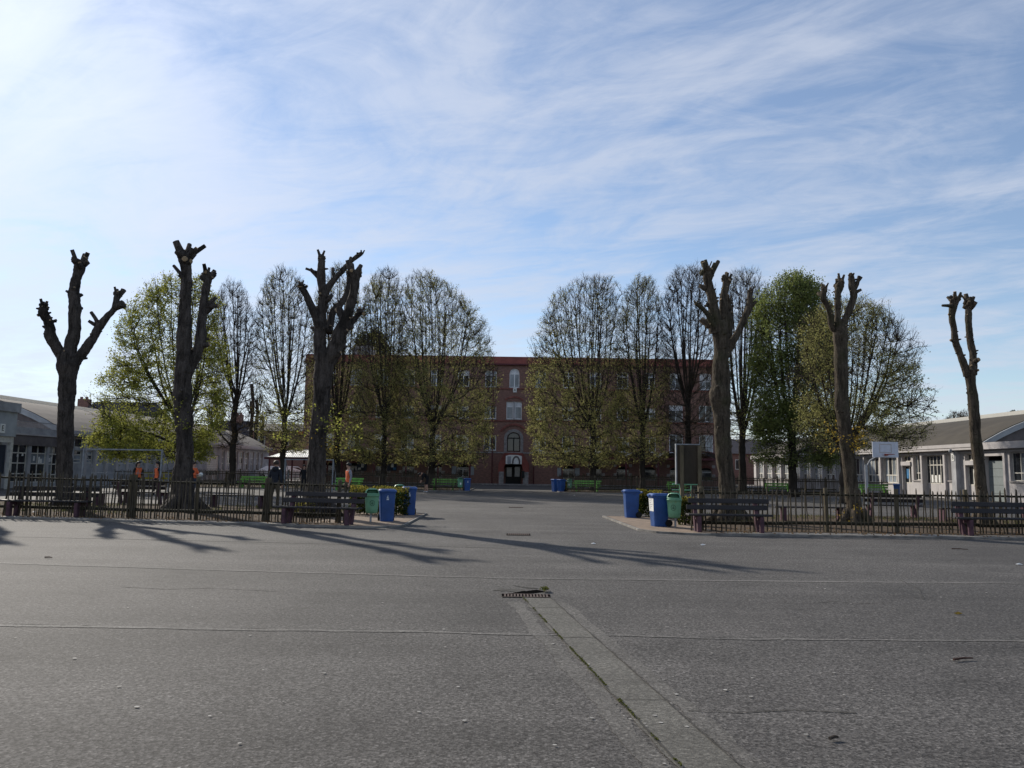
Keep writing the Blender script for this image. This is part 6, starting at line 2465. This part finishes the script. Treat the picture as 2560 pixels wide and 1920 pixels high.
# ------------------------------------------------------------------ brown board, basketball post, goals
Yb = 25.0
a_ = atY(1704, 1112, Yb)
b_ = atY(1748, 1112, Yb)
t = thing('display_board', 'tall dark brown display board on two posts, seen from behind', 'board', ((a_.x + b_.x) / 2, Yb, ZB))
o = Vector(((a_.x + b_.x) / 2, Yb, ZB))
for x in (a_.x, b_.x):
    mb = MB()
    mb.box(x - 0.055, x + 0.055, Yb - 0.055, Yb + 0.055, ZB - 0.02, a_.z - 0.02)
    mb.build('post', 'post_timber', t, o)
zb0 = atY(1720, 1210, Yb).z
mb = MB()
mb.box(a_.x - 0.14, b_.x + 0.02, Yb + 0.058, Yb + 0.10, zb0, a_.z)
mb.build('board', 'timber_board', t, o)
mb = MB()
mb.box(a_.x - 0.175, a_.x - 0.142, Yb + 0.05, Yb + 0.19, zb0 - 0.02, a_.z + 0.035)
mb.box(a_.x - 0.14, b_.x + 0.02, Yb + 0.05, Yb + 0.19, a_.z + 0.003, a_.z + 0.035)
mb.build('white_edge', 'goal_paint', t, o)

YH = 37.5
bl0, bl1 = atY(2182, 1143, YH), atY(2245, 1105, YH)
bx = (bl0.x + bl1.x) / 2
t = thing('basketball_hoop', 'basketball post with white backboard and red ring before the right hall', 'basketball hoop', (bx - 0.65, YH + 0.7, 0))
o = Vector((bx - 0.65, YH + 0.7, 0))
mb = MB()
mb.box(bl0.x, bl1.x, YH, YH + 0.04, bl0.z, bl1.z)
bo = mb.build('backboard', 'backboard', t, o)
mb = MB()
zc2 = (bl0.z * 0.72 + bl1.z * 0.28)
for x0, x1, z0, z1 in ((bx - .30, bx + .30, zc2 + .40, zc2 + .44), (bx - .30, bx + .30, zc2, zc2 + .04), (bx - .30, bx - .26, zc2 + .04, zc2 + .40), (bx + .26, bx + .30, zc2 + .04, zc2 + .40)):
    mb.box(x0, x1, YH - 0.006, YH - 0.002, z0, z1)
mb.build('target_square', 'concrete_pale', bo, o)
mb = MB()
mb.tube([(bx - 0.65, YH + 0.7, 0), (bx - 0.65, YH + 0.7, bl0.z - 0.35)], 0.075, 10)
mb.build('post', 'steel', t, o)
mb = MB()
mb.tube([(bx - 0.65, YH + 0.7, bl0.z - 0.5), (bx - 0.5, YH + 0.55, bl0.z - 0.15), (bx - 0.15, YH + 0.2, bl0.z + 0.15), (bx, YH + 0.045, bl0.z + 0.3)], 0.045, 8)
mb.build('arm', 'steel', t, o)
mb = MB()
rp_ = [(bx + 0.225 * math.cos(2 * math.pi * k / 20), YH - 0.38 + 0.225 * math.sin(2 * math.pi * k / 20), bl0.z + 0.14) for k in range(21)]
mb.tube(rp_, 0.016, 6, cap=False)
mb.box(bx - 0.06, bx + 0.06, YH - 0.16, YH - 0.004, bl0.z + 0.08, bl0.z + 0.15)
mb.build('ring', 'hoop_red', t, o)


def goal(label, pL_, pR_, h, depth, mesh_rows=0, group=None):
    t = thing('football_goal', label, 'goal', (pL_.x, pL_.y, 0), math.atan2(pR_.y - pL_.y, pR_.x - pL_.x), group)
    w = (pR_ - pL_).length
    for x in (0, w):
        mb = MB()
        mb.box(x - 0.035, x + 0.035, -0.035, 0.035, 0, h)
        mb.build('post', 'goal_paint', t)
        mb = MB()
        mb.bar((x, 0.05, h - 0.05), (x, depth, h * 0.55), 0.035)
        mb.bar((x, depth, h * 0.55), (x, depth, 0), 0.035)
        mb.build('stay', 'goal_paint', t)
    mb = MB()
    mb.box(0.037, w - 0.037, -0.033, 0.033, h - 0.07, h - 0.001)
    mb.build('crossbar', 'goal_paint', t)
    if mesh_rows:
        mb = MB()
        for k in range(mesh_rows):
            z = h * 0.55 * (k + 0.5) / mesh_rows
            mb.bar((0, depth, z), (w, depth, z), 0.022)
        for k in range(1, 5):
            mb.bar((w * k / 5, depth, 0), (w * k / 5, depth, h * 0.55), 0.022)
        mb.build('back_mesh', 'goal_paint', t)
    return t


gl0, gl1 = atY(206, 1180, 39.0), atY(402, 1180, 39.0)
goal('white framed football goal with back grid in the left inner yard', Vector((gl0.x, 39, 0)), Vector((gl1.x, 39, 0)), atY(300, 1122, 39).z, 0.9, 4)
gl0, gl1 = atY(712, 1180, 50.0), atY(832, 1180, 50.0)
goal('small white goal behind the third left pollard', Vector((gl0.x, 50, 0)), Vector((gl1.x, 50, 0)), atY(720, 1147, 50).z, 0.8, 0)

Yr = 60.0
pa_, pb2 = atY(352, 1180, Yr), atY(430, 1180, Yr)
t = thing('yellow_rail', 'yellow painted rail in front of the left hall behind the players', 'rail', (pa_.x, Yr, 0))
for k in range(5):
    mb = MB()
    mb.box((pb2.x - pa_.x) * k / 4 - 0.03, (pb2.x - pa_.x) * k / 4 + 0.03, -0.03, 0.03, 0, 0.84)
    mb.build('post', 'yellow_paint', t)
for z0 in (0.45, 0.86):
    mb = MB()
    mb.box(-0.05, pb2.x - pa_.x + 0.05, -0.03, 0.03, z0, z0 + 0.14)
    mb.build('bar', 'yellow_paint', t)

# ------------------------------------------------------------------ drains and litter


def drain(label, c, w, d, n, rz=0.0, mname='rust_iron'):
    t = thing('drain_grate', label, 'drain', (c.x, c.y, 0), rz)
    mb = MB()
    mb.add([(-w / 2 - .02, -d / 2 - .02, .0085), (w / 2 + .02, -d / 2 - .02, .0085), (w / 2 + .02, d / 2 + .02, .0085), (-w / 2 - .02, d / 2 + .02, .0085)], [(0, 1, 2, 3)])
    mb.build('pit', 'pit_shade', t)
    mb = MB()
    mb.box(-w / 2 - .02, w / 2 + .02, -d / 2 - .02, -d / 2, .009, .014)
    mb.box(-w / 2 - .02, w / 2 + .02, d / 2, d / 2 + .02, .009, .014)
    mb.build('rim', mname, t)
    for k in range(n):
        x = -w / 2 + w * (k + 0.5) / n
        mb = MB()
        mb.box(x - w / n * 0.27, x + w / n * 0.27, -d / 2, d / 2, .009, .0135)
        mb.build('bar', mname, t)
    return t


drain('rusty channel drain at the head of the concrete strip', gnd(1315, 1491), (1372 - 1262) / FPX * gnd(1315, 1490).y, 0.20, 14, R(0))
drain('small square drain grate in the asphalt between the two beds', gnd(1296, 1337), (1326 - 1272) / FPX * gnd(1296, 1337).y, 0.45, 11, 0, 'rust_iron')
drain('flat iron cover on the walkway towards the school', gnd(1290, 1269), (1306 - 1274) / FPX * gnd(1290, 1269).y, 0.45, 8, 0, 'rust_iron')
# broken edge behind the channel drain; black ribbon paints the shade inside its hole
ribbon('edge_and_hole_shade', [gnd(1262, 1489), gnd(1310, 1484), gnd(1358, 1479)], 0.20, 0.0080, 'pit_shade', 0.35, ground, 60, 41)
ribbon('edge_and_hole_shade', [gnd(1284, 1464), gnd(1312, 1469), gnd(1344, 1472)], 0.05, 0.0070, 'crack_dark', 1.2, ground, 60, 44)
ribbon('edge_and_hole_shade', [gnd(1240, 1475), gnd(1300, 1481)], 0.22, 0.0065, 'crack_dark', 0.9, ground, 60, 42)
rng = np.random.default_rng(8)
P = np.array([list(gnd(1362 + rng.normal() * 4, 1480 + rng.normal() * 1.5)) for _ in range(120)])
P[:, 2] = 0.03 + rng.random(120) * 0.03
tag(leaves_mesh('weeds', P, 0.03, 'blade', None, rng), 'tuft of weeds at the end of the rusty channel drain', 'weeds', kind='stuff')
# hairline cracks in the old asphalt
for k, pts in enumerate(([(2040, 1508), (2090, 1504), (2140, 1510), (2230, 1506)], [(1720, 1778), (1850, 1782), (1990, 1776), (2140, 1783)], [(1560, 1372), (1640, 1376), (1740, 1371)],
                         [(300, 1468), (420, 1474), (520, 1471), (700, 1480)], [(1255, 1392), (1300, 1396), (1330, 1393)], [(2250, 1450), (2300, 1475), (2310, 1500)])):
    ribbon('crack', [gnd(*p_) for p_ in pts], 0.012, 0.0062, 'crack_dark', 1.2, ground, 90, 60 + k)
for t_ in (0.13, 0.42, 0.78):
    j0, j1 = A0 + dl * t_, A1 + dr * t_
    ribbon('joint', [j0, j1], 0.010, 0.0102, 'crack_dark', 0.8, strip, 40, int(70 + t_ * 10))
# trodden gum and pale scraps on the asphalt
mb = MB()
for k in range(150):
    px, py = rng.uniform(-100, 2660), 1345 + (1925 - 1345) * rng.random() ** 1.5
    c = gnd(px, py)
    r0 = rng.uniform(0.006, 0.019)
    n = 7
    a0 = rng.uniform(0, 6.28)
    el = rng.uniform(0.5, 1.0)
    pts = [(c.x + r0 * math.cos(a0 + 6.283 * j / n) * rng.uniform(.7, 1.2), c.y + r0 * el * math.sin(a0 + 6.283 * j / n) * rng.uniform(.7, 1.2), 0.0095) for j in range(n)]
    mb.add(pts, [tuple(range(n))])
tag(mb.build('trodden_gum', 'gum'), 'pale spots of trodden gum scattered over the asphalt', 'gum', kind='stuff')


def stick(label, a, b, r=0.008, mname='stick', name='stick', cat='stick'):
    mb = MB()
    a, b = a + Vector((0, 0, r + .008)), b + Vector((0, 0, r + .010))
    mid = (a + b) / 2 + Vector((0.01, 0.01, 0.004))
    mb.tube([a - a, mid - a, b - a], [r, r * 0.9, r * 0.6], 6)
    ob = mb.build(name, mname, None)
    ob.location = a
    return tag(ob, label, cat)


stick('reddish brown stick lying on the asphalt at the right', gnd(2384, 1654), gnd(2432, 1651), 0.010)
stick('thin dark stick on the asphalt below the right fence', gnd(2379, 1374), gnd(2420, 1376), 0.012)
stick('small dark twig in the bottom right of the asphalt', gnd(2074, 1854), gnd(2096, 1851), 0.010, 'twig')
stick('short twig on the asphalt left of centre', gnd(112, 1396), gnd(130, 1397), 0.012)


def scrap(label, px, py, s, mname='paper_white'):
    c = gnd(px, py)
    r2 = random.Random(px)
    mb = MB()
    pts = []
    n = 8
    for j in range(n):
        a = 6.283 * j / n
        pts.append((s * math.cos(a) * r2.uniform(.7, 1.2), s * 0.6 * math.sin(a) * r2.uniform(.7, 1.2), 0.010 + r2.uniform(0, s * 0.25)))
    pts.append((0, 0, 0.012 + s * 0.45))
    mb.add(pts, [(j, (j + 1) % n, n) for j in range(n)])
    o = mb.build('paper_scrap', mname)
    o.location = c
    return tag(o, label, 'litter')


scrap('white crumpled scrap near the right edge of the asphalt', 2548, 1413, 0.06)
scrap('white scrap lying between the bin corner and the pollard shadow', 1484, 1361, 0.06)
scrap('white scrap on the asphalt in front of the right bench', 1757, 1364, 0.06)
scrap('yellow leaf on the asphalt at the right', 2396, 1537, 0.05, 'leaf_gold')
scrap('white crumpled paper under the leftmost bench', 85, 1283, 0.12)
scrap('white scrap on the shaded walkway towards the school', 1436, 1239, 0.06)
# ------------------------------------------------------------------ people


def person(label, pos, facing, height=1.75, top='cloth_black', trouser='cloth_black', shoe='cloth_black', vest=None, hair='hair_black', long_hair=False, pose='stand', hood=False, z=0.0, arms=None, shorts=False, seed=0):
    """facing: heading of the face, radians around z, 0 = towards -Y (the camera)"""
    root = thing('person', label, 'person', (pos.x, pos.y, z), facing)
    V, E, RD = [], [], []

    def jv(p, r, parent=None):
        V.append(p)
        RD.append(r if isinstance(r, tuple) else (r, r))
        if parent is not None:
            E.append((parent, len(V) - 1))
        return len(V) - 1
    k = height / 1.75
    bend = pose == 'bend'
    if not bend:
        pel = jv((0, 0, 0.95), (0.15, 0.11))
        sp = jv((0, 0.005, 1.12), (0.135, 0.095), pel)
        chs = jv((0, 0, 1.32), (0.16, 0.11), sp)
        nk = jv((0, 0.0, 1.47), (0.062, 0.062), chs)
        hb_ = jv((0, -0.01, 1.55), (0.062, 0.07), nk)
        hm = jv((0, -0.015, 1.63), (0.078, 0.095), hb_)
        ht = jv((0, -0.005, 1.70), (0.070, 0.085), hm)
        nose = jv((0, -0.115, 1.625), (0.016, 0.02), hm)
        chest_c = Vector((0, 0, 1.32))
        sh = [(-0.17, 0, 1.40), (0.17, 0, 1.40)]
        head = (Vector((0, -0.01, 1.64)), Vector((0, 0, 1)))
    else:
        pel = jv((0, 0.10, 0.93), (0.15, 0.12))
        sp = jv((0, 0.02, 1.08), (0.135, 0.105), pel)
        chs = jv((0, -0.14, 1.22), (0.155, 0.115), sp)
        nk = jv((0, -0.28, 1.26), (0.062, 0.062), chs)
        hb_ = jv((0, -0.34, 1.22), (0.062, 0.068), nk)
        hm = jv((0, -0.40, 1.16), (0.08, 0.092), hb_)
        ht = jv((0, -0.45, 1.14), (0.07, 0.085), hm)
        nose = jv((0, -0.42, 1.05), (0.016, 0.02), hm)
        sh = [(-0.17, -0.17, 1.22), (0.17, -0.17, 1.22)]
        head = (Vector((0, -0.42, 1.17)), Vector((0, -0.6, 0.8)).normalized())
    for s, sg_ in ((0, -1), (1, 1)):
        shj = jv(sh[s], (0.075, 0.075), chs)
        if arms and arms[s]:
            el, wr = arms[s]
        elif bend:
            el, wr = (sg_ * 0.20, -0.22, 0.97), (sg_ * 0.12, -0.30, 0.78)
        else:
            el, wr = (sg_ * 0.235, 0.02, 1.13), (sg_ * 0.245, -0.05, 0.88)
        e_ = jv(el, 0.052, shj)
        w_ = jv(wr, 0.033, e_)
        dr_ = (Vector(wr) - Vector(el)).normalized()
        pm = Vector(wr) + dr_ * 0.075
        p_ = jv(tuple(pm), (0.030, 0.042), w_)
        side = dr_.cross(Vector((1, 0, 0)))
        side = side.normalized() if side.length > 0.1 else Vector((0, -1, 0))
        for f in range(4):
            off = side * (0.026 - 0.0175 * f)
            ln_ = (0.062, 0.072, 0.068, 0.052)[f]
            f1 = jv(tuple(pm + off + dr_ * 0.045), 0.0095, p_)
            jv(tuple(pm + off + dr_ * (0.045 + ln_) + Vector((-sg_ * 0.016, -0.012, 0))), 0.0085, f1)
        th = jv(tuple(pm + side * 0.045 - dr_ * 0.01), 0.0105, p_)
        jv(tuple(pm + side * 0.06 + dr_ * 0.035), 0.009, th)
        spread = 0.03 if seed % 2 else 0.0
        hy = 0.10 if bend else 0.0
        hp = jv((sg_ * 0.085, hy, 0.88), (0.095, 0.10), pel)
        kn = jv((sg_ * (0.10 + spread), hy * 0.4 - 0.015 + sg_ * 0.03 * (seed % 3), 0.49), 0.060, hp)
        an = jv((sg_ * (0.11 + spread), hy * 0.4 + 0.015 + sg_ * 0.05 * (seed % 3), 0.085), 0.042, kn)
        hl = jv((sg_ * (0.11 + spread), hy * 0.4 + 0.035 + sg_ * 0.05 * (seed % 3), 0.040), 0.038, an)
        ft = jv((sg_ * (0.125 + spread), hy * 0.4 - 0.13 + sg_ * 0.05 * (seed % 3), 0.032), (0.045, 0.030), an)
    me = bpy.data.meshes.new('person_skeleton')
    me.from_pydata([tuple(c * k for c in p) for p in V], E, [])
    ob = bpy.data.objects.new('person_skeleton', me)
    COL.objects.link(ob)
    ob.modifiers.new('skin', 'SKIN')
    ob.modifiers.new('sub', 'SUBSURF').levels = 2
    sk = me.skin_vertices[0].data
    for i, r2 in enumerate(RD):
        sk[i].radius = (r2[0] * k, r2[1] * k)
        sk[i].use_root = (i == 0)
    bpy.context.view_layer.update()
    bm_ = bpy.data.meshes.new_from_object(ob.evaluated_get(bpy.context.evaluated_depsgraph_get()))
    bpy.data.objects.remove(ob, do_unlink=True)
    bm_.name = 'body'
    body = bpy.data.objects.new('body', bm_)
    COL.objects.link(body)
    body.parent = root
    bm_.materials.clear()
    for mm in ('skin', top, trouser, shoe):
        bm_.materials.append(MATS[mm])
    Vv = [Vector(p) * k for p in V]

    def near(c):
        best, bi = 1e9, 0
        for i, (a, b) in enumerate(E):
            ab = Vv[b] - Vv[a]
            t = max(0, min(1, (c - Vv[a]).dot(ab) / max(1e-9, ab.length_squared)))
            dd = (c - (Vv[a] + ab * t)).length
            if dd < best:
                best, bi, bt = dd, i, t
        return E[bi], bt
    edge_reg = {}
    tf = []
    for pg in bm_.polygons:
        c = pg.center
        (a, b), t = near(c)
        zc_ = c.z / k
        if {a, b} <= {nk, hb_, hm, ht, nose} or (a == chs and b == nk and t > 0.85):
            mi = 0
        elif zc_ < 0.075:
            mi = 3
        elif b in (pel, sp, chs, nk) or (a, b) == (chs, nk):
            mi = 1
        else:
            # arms hang off the chest, legs off the pelvis
            q = a
            chain = b
            up = b
            while True:
                prv = [e[0] for e in E if e[1] == up]
                if not prv or prv[0] in (pel, chs):
                    ro3 = prv[0] if prv else pel
                    break
                up = prv[0]
            if ro3 == chs:
                depth = RD[b][0]
                mi = 0 if depth < 0.033 + 1e-6 and not (abs(RD[b][0] - 0.033) < 1e-6 and t < 0.85) else 1
            else:
                mi = 2 if not (shorts and 0.10 < zc_ < 0.52) else 0
                if zc_ > 0.93:
                    mi = 1
        pg.material_index = mi
        pg.use_smooth = True
        tf.append((mi, zc_))
    # hair
    hc, up = head
    hc = hc * k
    mb = MB()
    n = 12
    for i in range(7):
        ph = math.pi * 0.62 * i / 6
        for j in range(n):
            a = 2 * math.pi * j / n
            r2 = 0.112 * math.sin(ph) + (0.0 if i else 0.0)
            front = max(0, -math.sin(a))
            mb.v.append((r2 * 0.92 * math.cos(a), r2 * 1.12 * math.sin(a) + 0.012, 0.115 * math.cos(ph) + 0.03 + (0.055 * front * (i / 6))))
    for i in range(6):
        for j in range(n):
            j2 = (j + 1) % n
            mb.f.append((i * n + j, i * n + j2, (i + 1) * n + j2, (i + 1) * n + j))
            mb.m.append(0)
    if long_hair:
        mb.tube([(0, 0.06, 0.05), (0, 0.10, -0.05), (0, 0.11, -0.20), (0, 0.09, -0.34)], [0.09, 0.085, 0.075, 0.03], 10)
    qt = Vector((0, 0, 1)).rotation_difference(up)
    mb.v = [tuple(qt @ (Vector(p) * k) + hc) for p in mb.v]
    mb.build('hair', hair, root, smooth=True)
    # eyes
    for sg_ in (-1, 1):
        mb = MB()
        mb.lathe([(0.001, -0.008), (0.008, -0.003), (0.008, 0.003), (0.001, 0.008)], 8)
        c = qt @ (Vector((sg_ * 0.033, -0.088, 0.005)) * k) + hc
        mb.v = [tuple(Vector(p) + c) for p in mb.v]
        mb.build('eye', 'frame_dark', root)
    if hood:
        mb = MB()
        mb.lathe([(0.03, 0.10), (0.10, 0.08), (0.125, 0.02), (0.10, -0.06), (0.04, -0.09)], 12, (0, 0.06, 1.46))
        mb.v = [tuple(Vector(p) * k) for p in mb.v]
        mb.build('hood', top, root, smooth=True)
    if vest:
        vt = MB()
        vmap = {}
        lo_, hi_ = 0.92, 1.43
        for pg, (mi, zc_) in zip(bm_.polygons, tf):
            if mi == 1 and lo_ < zc_ < hi_ and abs(pg.center.x) < 0.155 * k:
                idx = []
                for vi in pg.vertices:
                    if vi not in vmap:
                        vmap[vi] = len(vt.v)
                        vv_ = bm_.vertices[vi]
                        vt.v.append(tuple(vv_.co + vv_.normal * 0.014))
                    idx.append(vmap[vi])
                vt.f.append(tuple(idx))
                vt.m.append(0)
        vt.build('vest', vest, root, smooth=True)
        band = MB()
    return root


def stand(px, py_feet):
    return gnd(px, py_feet)


person('person with long black hair and orange vest, leftmost of the three players', gnd(341, 1238), R(60), 1.70, vest='vest_orange', long_hair=True, seed=1)
person('person with long dark hair and orange vest, middle of the three players', gnd(390, 1240), R(-40), 1.70, top='cloth_navy', vest='vest_orange', long_hair=True, seed=2)
pb_ = gnd(481, 1241)
ball_arm = (((-0.24, -0.10, 1.15), (-0.12, -0.30, 1.10)), ((0.24, -0.10, 1.15), (0.12, -0.30, 1.10)))
person('person with short dark hair and orange vest carrying a ball beside the tall dark pollard', pb_, R(75), 1.72, top='vest_orange', trouser='cloth_jeans', vest='vest_orange', hair='hair_brown', arms=ball_arm, seed=1)
mb = MB()
mb.lathe([(0.005, -0.115)] + [(0.115 * math.cos(a), 0.115 * math.sin(a)) for a in [R(-75 + 15 * i) for i in range(11)]] + [(0.005, 0.115)], 18)
ball = mb.build('ball', ['ball_white', 'frame_dark'], None, smooth=True)
for pg in ball.data.polygons:
    if (pg.index * 7919) % 11 == 0:
        pg.material_index = 1
fwd = Vector((math.sin(R(75)), -math.cos(R(75)), 0))
ball.location = pb_ + fwd * 0.42 + Vector((0, 0, 1.10))
tag(ball, 'white football held by the player beside the tall dark pollard', 'ball')
person('person in dark hooded jacket seen from behind at the left fence post', gnd(685, 1272), R(170), 1.76, top='cloth_navy', trouser='cloth_khaki', hair='hair_brown', hood=True, seed=3)
person('boy with dark hair, grey sleeves and orange vest behind the left hedge', gnd(869, 1257), R(-55), 1.74, top='cloth_grey', trouser='cloth_khaki', vest='vest_orange', seed=2)
person('person in black hooded jacket standing at the far fence left of the third pollard', gnd(758, 1228), R(20), 1.68, top='cloth_black', trouser='cloth_black', hood=True, seed=4)
person('bending person in black top, shorts and white shoes beside the far green bench', gnd(1064, 1231), R(-75), 1.72, top='cloth_black', trouser='cloth_black', shoe='shoe_white', pose='bend', shorts=True, seed=1)
